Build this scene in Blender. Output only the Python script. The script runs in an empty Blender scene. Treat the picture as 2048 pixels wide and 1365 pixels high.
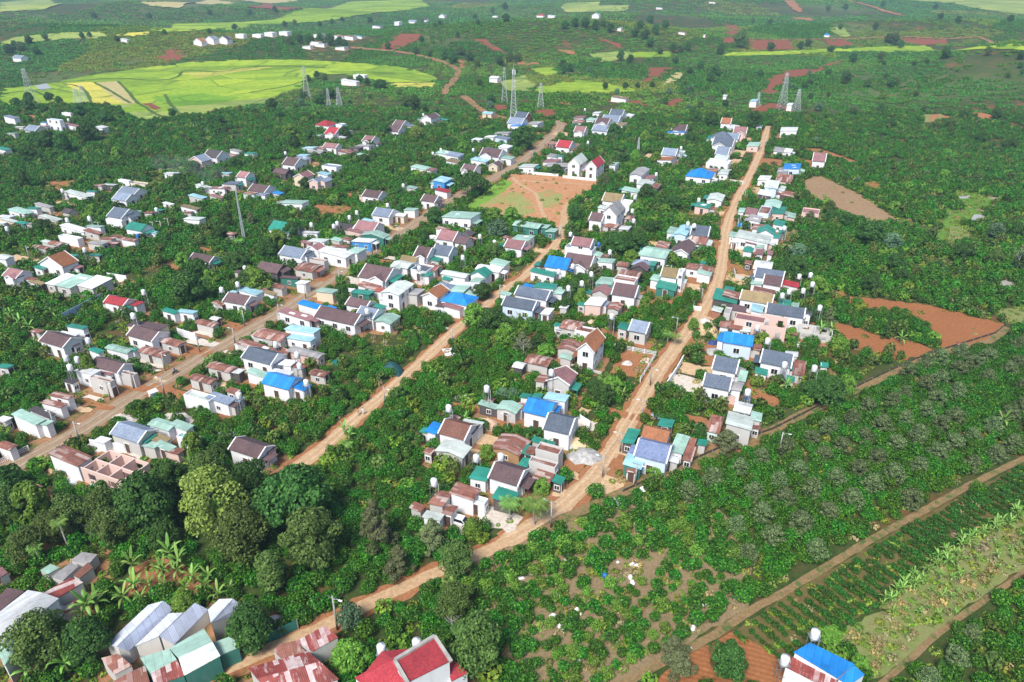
import bpy, bmesh, math, random
import numpy as np
from mathutils import Vector, Matrix
from mathutils.geometry import delaunay_2d_cdt
RNG = random.Random(7)
NR = np.random.default_rng(7)
SC = bpy.context.scene
C = SC.collection
# ---------------------------------------------------------------- camera and terrain
F, PITCH, CAMH = 1450.0, math.radians(27.5), 80.0
sP, cP = math.sin(PITCH), math.cos(PITCH)

def sstep(a, b, x):
    t = np.clip((x - a) / (b - a), 0, 1)
    return t * t * (3 - 2 * t)

DOMES = [(430, 590, 110, 105, 29), (300, 470, 120, 60, 5), (40, 850, 210, 105, 26), (-430, 800, 230, 85, 23), (-120, 980, 120, 60, 9),
         (420, 960, 160, 90, 15), (-650, 1350, 350, 120, 22), (250, 1500, 300, 140, 16), (-250, 420, 120, 45, 7), (-30, 520, 130, 40, 3), (310, 370, 105, 62, -9), (620, 900, 160, 120, 18), (150, 1150, 200, 90, 14), (-700, 1000, 200, 120, 16)]

def terr(x, y):
    """ground height, metres"""
    x = np.asarray(x, float); y = np.asarray(y, float)
    h = np.zeros(np.broadcast(x, y).shape)
    for cx, cy, sx, sy, a in DOMES:
        h = h + a * np.exp(-((x - cx) / sx) ** 2 - ((y - cy) / sy) ** 2)
    h = h + np.clip(y - 1000, 0, 3000) * 0.022 * sstep(50, 500, x)
    h = h + 0.8 * sstep(420, 600, y) * np.sin(x / 47.0 + 1.3 * np.sin(y / 83.0)) * np.sin(y / 61.0)
    return h

def ray(px, py):
    cx = (np.asarray(px, float) - 1024) / F; cy = -(np.asarray(py, float) - 682.5) / F
    return cx, cP + cy * sP, -sP + cy * cP

def hit(px, py, dz=0.0):
    """the point of the terrain (raised by dz) seen at a survey position"""
    dx, dy, dw = (float(v) for v in ray(px, py))
    t0 = 40.0; t = t0
    f = lambda t: CAMH + dw * t - float(terr(dx * t, dy * t)) - dz
    while f(t) > 0 and t < 6000:
        t0 = t; t *= 1.012
    a, b = t0, t
    for _ in range(24):
        m = .5 * (a + b)
        if f(m) > 0: a = m
        else: b = m
    t = .5 * (a + b)
    return Vector((dx * t, dy * t, CAMH + dw * t - dz))

def at_z(px, py, z):
    dx, dy, dw = (float(v) for v in ray(px, py)); t = (z - CAMH) / dw
    return Vector((dx * t, dy * t, z))

def proj(x, y, z):
    x = np.asarray(x, float); y = np.asarray(y, float); z = np.asarray(z, float) - CAMH
    d = y * cP - z * sP; up = y * sP + z * cP
    d = np.where(d < 1e-3, 1e-3, d)
    return 1024 + F * x / d, 682.5 - F * up / d

# ---------------------------------------------------------------- materials
def nt(m):
    m.use_nodes = True
    t = m.node_tree
    return t, t.nodes, t.links

def base_mat(name, rough=.8, spec=.3):
    m = bpy.data.materials.new(name); t, n, l = nt(m)
    b = n['Principled BSDF']; b.inputs['Roughness'].default_value = rough; b.inputs['Specular IOR Level'].default_value = spec
    return m, n, l, b

def tex(n, l, kind, vec, scale, **kw):
    x = n.new('ShaderNodeTex' + kind)
    x.inputs['Scale'].default_value = scale
    for k, v in kw.items():
        x.inputs[k].default_value = v
    if vec is not None: l.new(vec, x.inputs['Vector'])
    return x

def ramp(n, l, fac, stops):
    r = n.new('ShaderNodeValToRGB'); e = r.color_ramp.elements
    while len(e) < len(stops): e.new(.5)
    for q, (p, c) in zip(e, stops): q.position = p; q.color = (*c, 1)
    l.new(fac, r.inputs['Fac']); return r.outputs['Color']

def mix(n, l, fac, a, b, mode='MIX'):
    m = n.new('ShaderNodeMix'); m.data_type = 'RGBA'; m.blend_type = mode
    for s, v in ((m.inputs[0], fac), (m.inputs[6], a), (m.inputs[7], b)):
        if isinstance(v, (int, float)): s.default_value = v
        elif isinstance(v, tuple): s.default_value = (*v, 1)
        else: l.new(v, s)
    return m.outputs[2]

def math_(n, l, op, a, b=None):
    m = n.new('ShaderNodeMath'); m.operation = op
    for s, v in zip(m.inputs, (a, b)):
        if v is None: continue
        if isinstance(v, (int, float)): s.default_value = v
        else: l.new(v, s)
    return m.outputs[0]

def bump(n, l, b, height, strength, dist):
    x = n.new('ShaderNodeBump'); x.inputs['Strength'].default_value = strength; x.inputs['Distance'].default_value = dist
    l.new(height, x.inputs['Height']); l.new(x.outputs[0], b.inputs['Normal'])

def coords(n, l, rnd=True):
    """object coordinates shifted by a random amount per object, so that no two look alike"""
    c = n.new('ShaderNodeTexCoord'); o = n.new('ShaderNodeObjectInfo')
    v = n.new('ShaderNodeVectorMath'); v.operation = 'ADD'
    l.new(c.outputs['Object'], v.inputs[0])
    s = n.new('ShaderNodeVectorMath'); s.operation = 'SCALE'; s.inputs[0].default_value = (91, 57, 33)
    l.new(o.outputs['Random'], s.inputs['Scale']); l.new(s.outputs[0], v.inputs[1])
    return v.outputs[0], o.outputs['Random'], c.outputs['Object']

def world_pos(n):
    return n.new('ShaderNodeNewGeometry').outputs['Position']

def soil_mat(name, stops, scale=.35, fine=2.5, rough=.95, bmp=.3, rows=None, mixc=None, cells=None):
    """patchy earth, paint or crop in world coordinates; rows = (direction deg, spacing m, colour, sharpness)"""
    m, n, l, b = base_mat(name, rough, .15)
    p = world_pos(n)
    a = tex(n, l, 'Noise', p, scale, Detail=5.0, Roughness=.65)
    c = ramp(n, l, a.outputs['Fac'], stops)
    f = tex(n, l, 'Noise', p, fine, Detail=4.0, Roughness=.7)
    c = mix(n, l, .55, c, ramp(n, l, f.outputs['Fac'], [(.3, tuple(.62 * v for v in stops[0][1])), (.7, tuple(min(1, 1.25 * v) for v in stops[-1][1]))]))
    if rows:
        ang, sp, col, sh = rows
        mp = n.new('ShaderNodeMapping'); mp.inputs['Rotation'].default_value = (0, 0, math.radians(-ang)); l.new(p, mp.inputs[0])
        w = n.new('ShaderNodeTexWave'); w.bands_direction = 'Y'; w.inputs['Scale'].default_value = math.pi / (10 * sp) * 2
        w.inputs['Distortion'].default_value = 1.2; w.inputs['Detail'].default_value = 2; w.inputs['Detail Scale'].default_value = .8
        l.new(mp.outputs[0], w.inputs[0])
        c = mix(n, l, math_(n, l, 'MULTIPLY', w.outputs['Fac'], sh), c, col)
    if cells:    # plots of their own tone with narrow banks between them
        sc_ = n.new('ShaderNodeMapping'); sc_.inputs['Scale'].default_value = (.7, 1.3, 1); sc_.inputs['Rotation'].default_value = (0, 0, .4); l.new(p, sc_.inputs[0])
        v1 = tex(n, l, 'Voronoi', sc_.outputs[0], cells[0]); v2 = tex(n, l, 'Voronoi', sc_.outputs[0], cells[0]); v2.feature = 'DISTANCE_TO_EDGE'
        sx = n.new('ShaderNodeSeparateColor'); l.new(v1.outputs['Color'], sx.inputs[0])
        c = mix(n, l, cells[1], c, ramp(n, l, sx.outputs[0], [(0, (.55, .62, .6)), (.5, (1, 1, .9)), (1, (1.5, 1.25, 1.1))]), 'MULTIPLY')
        c = mix(n, l, ramp(n, l, v2.outputs['Distance'], [(.008, (1, 1, 1)), (.022, (0, 0, 0))]), c, mix(n, l, .6, c, (.06, .12, .02)))
    if mixc:
        q = tex(n, l, 'Noise', p, mixc[1], Detail=6.0, Roughness=.7)
        fq = ramp(n, l, q.outputs['Fac'], [(mixc[2] - .06, (0, 0, 0)), (mixc[2] + .06, (1, 1, 1))])
        c = mix(n, l, fq, c, mixc[0])
    l.new(c, b.inputs['Base Color'])
    bump(n, l, b, f.outputs['Fac'], bmp, .15)
    return m

def leaf_mat(name, c0, c1, c2, gloss=.45, spec=.35):
    """foliage: colour differs leaf by leaf (attribute leaf) and plant by plant"""
    m, n, l, b = base_mat(name, gloss, spec)
    a = n.new('ShaderNodeAttribute'); a.attribute_name = 'leaf'
    o = n.new('ShaderNodeObjectInfo')
    i = n.new('ShaderNodeAttribute'); i.attribute_type = 'INSTANCER'; i.attribute_name = 'tint'
    c = ramp(n, l, a.outputs['Fac'], [(0, c0), (.55, c1), (1, c2)])
    h = n.new('ShaderNodeHueSaturation')
    l.new(c, h.inputs['Color'])
    l.new(math_(n, l, 'ADD', math_(n, l, 'MULTIPLY', o.outputs['Random'], .035), .4825), h.inputs['Hue'])
    l.new(math_(n, l, 'ADD', math_(n, l, 'MULTIPLY', o.outputs['Random'], .5), .75), h.inputs['Value'])
    yel = mix(n, l, 1.0, h.outputs[0], (1.55, 1.18, .75), 'MULTIPLY')
    c = mix(n, l, i.outputs['Fac'], h.outputs[0], yel)
    l.new(c, b.inputs['Base Color'])
    b.inputs['Subsurface Weight'].default_value = 0
    return m

def tile_roof(name, c, var=.25):
    m, n, l, b = base_mat(name, .7, .35)
    v, r, o = coords(n, l)
    br = tex(n, l, 'Brick', o, 2.6)
    br.inputs['Color1'].default_value = (*(x * (1 - var) for x in c), 1); br.inputs['Color2'].default_value = (*(min(1, x * (1 + var)) for x in c), 1)
    br.inputs['Mortar'].default_value = (*(x * .55 for x in c), 1); br.inputs['Mortar Size'].default_value = .03
    q = tex(n, l, 'Noise', v, .5, Detail=5.0, Roughness=.7)
    d = ramp(n, l, q.outputs['Fac'], [(.35, (.74, .74, .76)), (.65, (1.12, 1.08, 1.05))])
    cc = mix(n, l, .8, br.outputs['Color'], d, 'MULTIPLY')
    hv = n.new('ShaderNodeHueSaturation'); l.new(cc, hv.inputs['Color']); l.new(math_(n, l, 'ADD', math_(n, l, 'MULTIPLY', r, .4), .8), hv.inputs['Value'])
    l.new(hv.outputs[0], b.inputs['Base Color'])
    bump(n, l, b, br.outputs['Fac'], .3, .03)
    return m

def sheet_roof(name, c, alt=None, amount=.0, dirt=.35, rough=.42, axis='X', spec=.5):
    """ribbed metal sheets; alt = colour of the odd sheets and amount how many of them"""
    m, n, l, b = base_mat(name, rough, spec)
    v, r, o = coords(n, l)
    mp = n.new('ShaderNodeMapping')
    if axis == 'X': mp.inputs['Rotation'].default_value = (0, 0, math.pi / 2)
    l.new(o, mp.inputs[0]); u = mp.outputs[0]
    w = n.new('ShaderNodeTexWave'); w.bands_direction = 'Y'; w.inputs['Scale'].default_value = 1.4; l.new(u, w.inputs[0])
    q = tex(n, l, 'Noise', v, .45, Detail=6.0, Roughness=.7)
    cc = ramp(n, l, q.outputs['Fac'], [(.33, tuple(x * (1 - dirt) for x in c)), (.5, c), (.68, tuple(min(1, x * 1.15) for x in c))])
    b2 = tex(n, l, 'Brick', u, 1.0); b2.offset = .5
    for k, x in (('Brick Width', 5.0), ('Row Height', .95), ('Mortar Size', .025)): b2.inputs[k].default_value = x
    b2.inputs['Color1'].default_value = (.80, .80, .80, 1); b2.inputs['Color2'].default_value = (1.08, 1.08, 1.08, 1); b2.inputs['Mortar'].default_value = (.62, .60, .58, 1)
    cc = mix(n, l, 1.0, cc, b2.outputs['Color'], 'MULTIPLY')
    if alt:
        uv = n.new('ShaderNodeVectorMath'); uv.operation = 'ADD'; l.new(u, uv.inputs[0])
        sc = n.new('ShaderNodeVectorMath'); sc.operation = 'SCALE'; sc.inputs[0].default_value = (17, 23, 0); l.new(r, sc.inputs['Scale']); l.new(sc.outputs[0], uv.inputs[1])
        br = tex(n, l, 'Brick', uv.outputs[0], 1.0); br.offset = .35
        for k, x in (('Brick Width', 3.4), ('Row Height', .62), ('Mortar Size', 0.0), ('Bias', amount)): br.inputs[k].default_value = x
        br.inputs['Color1'].default_value = (0, 0, 0, 1); br.inputs['Color2'].default_value = (1, 1, 1, 1)
        f = ramp(n, l, br.outputs['Color'], [(.62, (0, 0, 0)), (.8, (1, 1, 1))])
        st = tex(n, l, 'Noise', v, 1.7, Detail=4.0)
        mp2 = n.new('ShaderNodeMapping'); mp2.inputs['Scale'].default_value = (.22, 1.6, 1); l.new(u, mp2.inputs[0])
        sk = tex(n, l, 'Noise', mp2.outputs[0], 1.1, Detail=5.0, Roughness=.7)
        f2 = ramp(n, l, sk.outputs['Fac'], [(.54, (0, 0, 0)), (.74, (.8, .8, .8))])
        f3 = n.new('ShaderNodeMath'); f3.operation = 'MAXIMUM'; l.new(f2, f3.inputs[0]); l.new(math_(n, l, 'MULTIPLY', f, math_(n, l, 'ADD', st.outputs['Fac'], .15)), f3.inputs[1])
        cc = mix(n, l, f3.outputs[0], cc, alt)
    hv = n.new('ShaderNodeHueSaturation'); l.new(cc, hv.inputs['Color']); l.new(math_(n, l, 'ADD', math_(n, l, 'MULTIPLY', r, .3), .85), hv.inputs['Value'])
    l.new(hv.outputs[0], b.inputs['Base Color'])
    bump(n, l, b, w.outputs['Fac'], .35, .05)
    return m

def wall_mat(name, c, stain=(.40, .385, .36), amount=.5):
    m, n, l, b = base_mat(name, .85, .2)
    v, r, o = coords(n, l)
    mp = n.new('ShaderNodeMapping'); mp.inputs['Scale'].default_value = (1, 1, .25); l.new(v, mp.inputs[0])
    q = tex(n, l, 'Noise', mp.outputs[0], .9, Detail=6.0, Roughness=.75)
    f = ramp(n, l, q.outputs['Fac'], [(.5, (0, 0, 0)), (.85, (1, 1, 1))])
    l.new(mix(n, l, math_(n, l, 'MULTIPLY', f, amount), c, stain), b.inputs['Base Color'])
    return m

def plain(name, c, rough=.7, metal=0, spec=.4, var=.12):
    m, n, l, b = base_mat(name, rough, spec)
    v, r, o = coords(n, l)
    q = tex(n, l, 'Noise', v, 1.3, Detail=4.0)
    l.new(ramp(n, l, q.outputs['Fac'], [(.3, tuple(x * (1 - var) for x in c)), (.7, tuple(min(1, x * (1 + var)) for x in c))]), b.inputs['Base Color'])
    b.inputs['Metallic'].default_value = metal
    return m

ROOF = {}
def roofs():
    T = {'b': ('brown tiled', (.155, .10, .105)), 'd': ('slate grey', (.125, .16, .215)), 'n': ('blue grey', (.25, .315, .42)), 'l': ('lavender blue', (.25, .33, .55)), 'r': ('red', (.42, .045, .06)),
         'p': ('dusty pink', (.33, .17, .175)), 'o': ('orange tiled', (.36, .15, .07)), 'q': ('terracotta brown', (.235, .11, .08)), 'y': ('ochre', (.30, .23, .12)), 'k': ('dark grey', (.09, .08, .085))}
    for k, (d, c) in T.items(): ROOF[k] = (d, tile_roof('roof_tiles_' + d.replace(' ', '_'), c))
    S = {'t': ('teal green', (.03, .26, .19)), 'm': ('pale green', (.36, .55, .46)), 'M': ('off white', (.60, .67, .62)), 'B': ('bright blue', (.018, .24, .68)), 'c': ('pale cyan', (.36, .62, .72)),
         'w': ('white', (.76, .78, .80)), 'G': ('grey', (.36, .345, .345)), 'a': ('coral red', (.52, .12, .08))}
    for ax in 'XY':
        for k, (d, c) in S.items(): ROOF[k + ax] = (d, sheet_roof('roof_sheets_' + d.replace(' ', '_'), c, axis=ax, dirt=.22))
        ROOF['R' + ax] = ('rusty', sheet_roof('roof_rusty_sheets', (.27, .115, .085), (.55, .46, .42), -.08, .5, .75, ax, .2))
        ROOF['W' + ax] = ('rust and white striped', sheet_roof('roof_striped_sheets', (.27, .06, .05), (.70, .62, .61), -.02, .4, .6, ax, .3))

WALL = {}
def walls():
    for k, d, c, am in (('w', 'white', (.80, .81, .84), .45), ('b', 'pale blue', (.60, .72, .88), .15), ('p', 'pale pink', (.72, .53, .47), .25), ('c', 'cream', (.72, .62, .46), .3), ('g', 'grey', (.56, .55, .53), .55),
                        ('y', 'wooden', (.42, .25, .12), .3), ('v', 'dirty white', (.66, .64, .60), .6), ('t', 'green', (.05, .20, .16), .25), ('k', 'dark', (.10, .09, .09), .3), ('B', 'blue', (.06, .27, .62), .15), ('R', 'brick', (.34, .15, .10), .3), ('m', 'mint', (.52, .70, .64), .2)):
        WALL[k] = (d, wall_mat('wall_paint_' + d.replace(' ', '_'), c, amount=am))

# ---------------------------------------------------------------- meshes and objects
class MB:
    def __init__(s): s.v = []; s.f = []; s.m = []
    def face(s, pts, mi=0):
        k = len(s.v); s.v += [tuple(p) for p in pts]; s.f.append(tuple(range(k, k + len(pts)))); s.m.append(mi); return s
    def poly(s, v, f, mi=0):
        k = len(s.v); s.v += [tuple(p) for p in v]; s.f += [tuple(i + k for i in q) for q in f]; s.m += [mi] * len(f); return s
    def box(s, x0, y0, z0, x1, y1, z1, mi=0):
        return s.poly([(x0, y0, z0), (x1, y0, z0), (x1, y1, z0), (x0, y1, z0), (x0, y0, z1), (x1, y0, z1), (x1, y1, z1), (x0, y1, z1)],
                      [(3, 2, 1, 0), (4, 5, 6, 7), (0, 1, 5, 4), (1, 2, 6, 5), (2, 3, 7, 6), (3, 0, 4, 7)], mi)
    def slab(s, q, t, mi=0):
        """a plate t thick whose upper side is the polygon q"""
        n = len(q); top = [Vector(p) for p in q]; bot = [p - Vector((0, 0, t)) for p in top]
        return s.poly(top + bot, [tuple(range(n)), tuple(range(2 * n - 1, n - 1, -1))] + [(i, i + n, (i + 1) % n + n, (i + 1) % n) for i in range(n)], mi)
    def prism(s, q, z0, mi=0):
        """walls from z0 up to the polygon q, closed"""
        n = len(q); top = [Vector(p) for p in q]; bot = [Vector((p[0], p[1], z0)) for p in top]
        return s.poly(top + bot, [tuple(range(n)), tuple(range(2 * n - 1, n - 1, -1))] + [(i, i + n, (i + 1) % n + n, (i + 1) % n) for i in range(n)], mi)
    def bar(s, a, b, r, r2=None, k=5, mi=0):
        a = Vector(a); b = Vector(b); d = (b - a); r2 = r if r2 is None else r2
        x = d.orthogonal().normalized(); y = d.cross(x).normalized()
        v = [a + (x * math.cos(6.2832 * i / k) + y * math.sin(6.2832 * i / k)) * r for i in range(k)] + [b + (x * math.cos(6.2832 * i / k) + y * math.sin(6.2832 * i / k)) * r2 for i in range(k)]
        return s.poly(v, [(i, (i + 1) % k, (i + 1) % k + k, i + k) for i in range(k)] + [tuple(range(k - 1, -1, -1)), tuple(range(k, 2 * k))], mi)
    def path(s, pts, rad, k=6, mi=0):
        """one bent, tapering tube"""
        n = len(pts); P_ = [Vector(p) for p in pts]; v = []
        for i, p in enumerate(P_):
            d = (P_[min(i + 1, n - 1)] - P_[max(i - 1, 0)]).normalized()
            x = d.cross(Vector((.3, .2, .93)) if abs(d.z) < .9 else Vector((1, 0, 0))).normalized(); y = d.cross(x)
            v += [p + (x * math.cos(6.2832 * j / k) + y * math.sin(6.2832 * j / k)) * rad[i] for j in range(k)]
        f = [(i * k + j, i * k + (j + 1) % k, (i + 1) * k + (j + 1) % k, (i + 1) * k + j) for i in range(n - 1) for j in range(k)]
        return s.poly(v, f + [tuple(range(k - 1, -1, -1)), tuple(range((n - 1) * k, n * k))], mi)
    def lathe(s, prof, k=10, c=(0, 0), mi=0):
        v = [(c[0] + r * math.cos(6.2832 * j / k), c[1] + r * math.sin(6.2832 * j / k), z) for r, z in prof for j in range(k)]
        n = len(prof)
        return s.poly(v, [(i * k + j, i * k + (j + 1) % k, (i + 1) * k + (j + 1) % k, (i + 1) * k + j) for i in range(n - 1) for j in range(k)] + [tuple(range(k - 1, -1, -1)), tuple(range((n - 1) * k, n * k))], mi)
    def mesh(s, name, mats):
        me = bpy.data.meshes.new(name); me.from_pydata(s.v, [], s.f); me.update()
        for m in (mats if isinstance(mats, (list, tuple)) else [mats]): me.materials.append(m)
        if any(s.m): me.polygons.foreach_set('material_index', s.m)
        return me
    def build(s, name, mats, parent=None, smooth=False):
        me = s.mesh(name, mats)
        if smooth: me.polygons.foreach_set('use_smooth', [True] * len(me.polygons))
        return put(name, me, parent)

def put(name, data, parent=None):
    o = bpy.data.objects.new(name, data); C.objects.link(o)
    if parent: o.parent = parent
    return o

def thing(name, label, cat, loc, rz=0, group=None):
    o = bpy.data.objects.new(name, None); C.objects.link(o); o.location = loc; o.rotation_euler = (0, 0, rz)
    o.empty_display_size = .5
    tag(o, label, cat, group); return o

def tag(o, label=None, cat=None, group=None, kind=None):
    for k, v in (('label', label), ('category', cat), ('group', group), ('kind', kind)):
        if v: o[k] = v
    return o

def dup(root, loc, rz, label=None, group=None, scale=None):
    r = root.copy(); C.objects.link(r); r.location = loc; r.rotation_euler = (0, 0, rz)
    if scale: r.scale = (scale,) * 3 if isinstance(scale, (int, float)) else scale
    if label: r['label'] = label
    if group: r['group'] = group
    for ch in root.children:
        c = ch.copy(); C.objects.link(c); c.parent = r
        for g in ch.children:
            d = g.copy(); C.objects.link(d); d.parent = c
    return r

# ---------------------------------------------------------------- draped ground patches
def outline(px, jit, closed=True, step=None):
    """a survey outline on the ground, cut into short, slightly ragged steps"""
    P_ = [hit(*p) for p in px]; out = []
    n = len(P_)
    for i in range(n if closed else n - 1):
        a, b = P_[i], P_[(i + 1) % n]; d = (b - a).length
        st = step or max(1.2, .006 * a.length)
        k = max(1, min(80, int(d / st)))
        for j in range(k):
            p = a.lerp(b, j / k)
            s = max(1, .004 * p.length) * jit
            out.append((p.x + RNG.uniform(-s, s), p.y + RNG.uniform(-s, s)))
    return out

def drape(pts, off, mb, mi=0, grid=None):
    """fill a world outline with triangles that follow the terrain, off above it"""
    xs = [p[0] for p in pts]; ys = [p[1] for p in pts]
    v = [Vector(p) for p in pts]; n = len(v)
    far = min(ys)
    hz_ = terr(np.array(xs), np.array(ys))
    if max(ys) > 415 or hz_.max() - hz_.min() > .05 or abs(hz_).max() > .05:
        g = grid or max(4, far * .016)
        A = np.array(pts); gx, gy = np.meshgrid(np.arange(min(xs), max(xs), g), np.arange(min(ys), max(ys), g))
        q = np.stack([gx.ravel(), gy.ravel()], 1); q = q[inside(q[:, 0], q[:, 1], A)]
        v += [Vector(p) for p in q]
    r = delaunay_2d_cdt(v, [], [list(range(n))], 1, 1e-4)
    o = off + np.maximum(0, np.array([p.y for p in r[0]]) - 380) * .0011
    z = terr(np.array([p.x for p in r[0]]), np.array([p.y for p in r[0]])) + o
    f = []
    for q in r[2]:
        a, b, c = (r[0][i] for i in q[:3])
        f.append(tuple(q) if (b - a).cross(c - a) > 0 else tuple(reversed(q)))
    mb.poly([(p.x, p.y, float(h)) for p, h in zip(r[0], z)], f, mi)

def strip(px, width, off, mb, mi=0, jit=.12, world=False):
    """a road or track of the given width along a survey line"""
    P_ = [Vector((*p, 0)) for p in px] if world else [hit(*p) for p in px]
    Q = []
    n = len(P_)
    for i in range(n - 1):   # Catmull-Rom, so that bends are round
        p0, p1, p2, p3 = P_[max(i - 1, 0)], P_[i], P_[i + 1], P_[min(i + 2, n - 1)]
        k = max(2, int((p2 - p1).length / max(1.5, .012 * p1.length)))
        for j in range(k):
            t = j / k
            Q.append(.5 * ((2 * p1) + (p2 - p0) * t + (2 * p0 - 5 * p1 + 4 * p2 - p3) * t * t + (3 * p1 - p0 - 3 * p2 + p3) * t ** 3))
    Q.append(P_[-1])
    L, R = [], []
    w0 = width
    for i, p in enumerate(Q):
        d = (Q[min(i + 1, len(Q) - 1)] - Q[max(i - 1, 0)]); d.z = 0; d.normalize()
        nrm = Vector((-d.y, d.x, 0))
        for S_, sg in ((L, 1), (R, -1)):
            q = p + nrm * sg * (w0 / 2 + RNG.uniform(-jit, jit) * w0 * .5)
            o = off + max(0, q.y - 380) * .0011
            S_.append((q.x, q.y, float(terr(q.x, q.y)) + o))
    k = len(Q)
    mb.poly(L + R, [(i + k, i + 1 + k, i + 1, i) for i in range(k - 1)], mi)
    return [(q.x, q.y) for q in Q]

def inside(x, y, poly):
    A = np.asarray(poly, float); x = np.asarray(x); y = np.asarray(y); r = np.zeros(x.shape, bool)
    x1, y1 = A[-1]
    for x2, y2 in A:
        if y1 != y2:
            c = ((y1 > y) != (y2 > y)) & (x < (x2 - x1) * (y - y1) / (y2 - y1) + x1)
            r ^= c
        x1, y1 = x2, y2
    return r

def near_line(x, y, pts, d):
    A = np.asarray(pts, float); r = np.zeros(x.shape, bool)
    for (x1, y1), (x2, y2) in zip(A, A[1:]):
        bx = (x > min(x1, x2) - d) & (x < max(x1, x2) + d) & (y > min(y1, y2) - d) & (y < max(y1, y2) + d)
        if not bx.any(): continue
        X, Y = x[bx], y[bx]; dx, dy = x2 - x1, y2 - y1
        t = np.clip(((X - x1) * dx + (Y - y1) * dy) / max(dx * dx + dy * dy, 1e-9), 0, 1)
        r[bx] |= (X - x1 - t * dx) ** 2 + (Y - y1 - t * dy) ** 2 < d * d
    return r
HAZE, SKY, SUNE, EXPO, DENOISE = .00018, .08, 2.4, 1.0, True
# ---------------------------------------------------------------- survey tables
# view : (x0, y0, metres-per-unit scale) of the survey sheets the entries were read on
SHEET = {'A': (0, 400, .1953), 'B': (350, 400, .1953), 'C': (650, 400, .1953), 'D': (1000, 400, .1953), 'E': (1300, 400, .1953),
         'G': (0, 600, .1953), 'H': (300, 580, .1953), 'J': (950, 580, .1953), 'K': (1300, 560, .1953), 'L': (0, 800, .1953), 'M': (350, 780, .1953), 'I': (600, 600, .1953),
         'N': (780, 760, .2345), 'O': (1150, 780, .2198), 'P': (1548, 620, .2491), 'F': (1648, 400, .1953),
         'q': (0, 200, .2441), 'r': (400, 220, .2441), 's': (850, 200, .2441), 't': (1200, 200, .2441), 'u': (1548, 200, .2441),
         'x': (0, 0, .3418), 'y': (680, 0, .3418), 'z': (1348, 0, .3418),
         '1': (0, 1020, .2528), '2': (200, 1100, .2441), '3': (500, 1100, .2441), '4': (950, 1000, .2674), '5': (1400, 1000, .4818), '8': (1400, 1200, .2974), '0': (0, 0, 1)}
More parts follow.
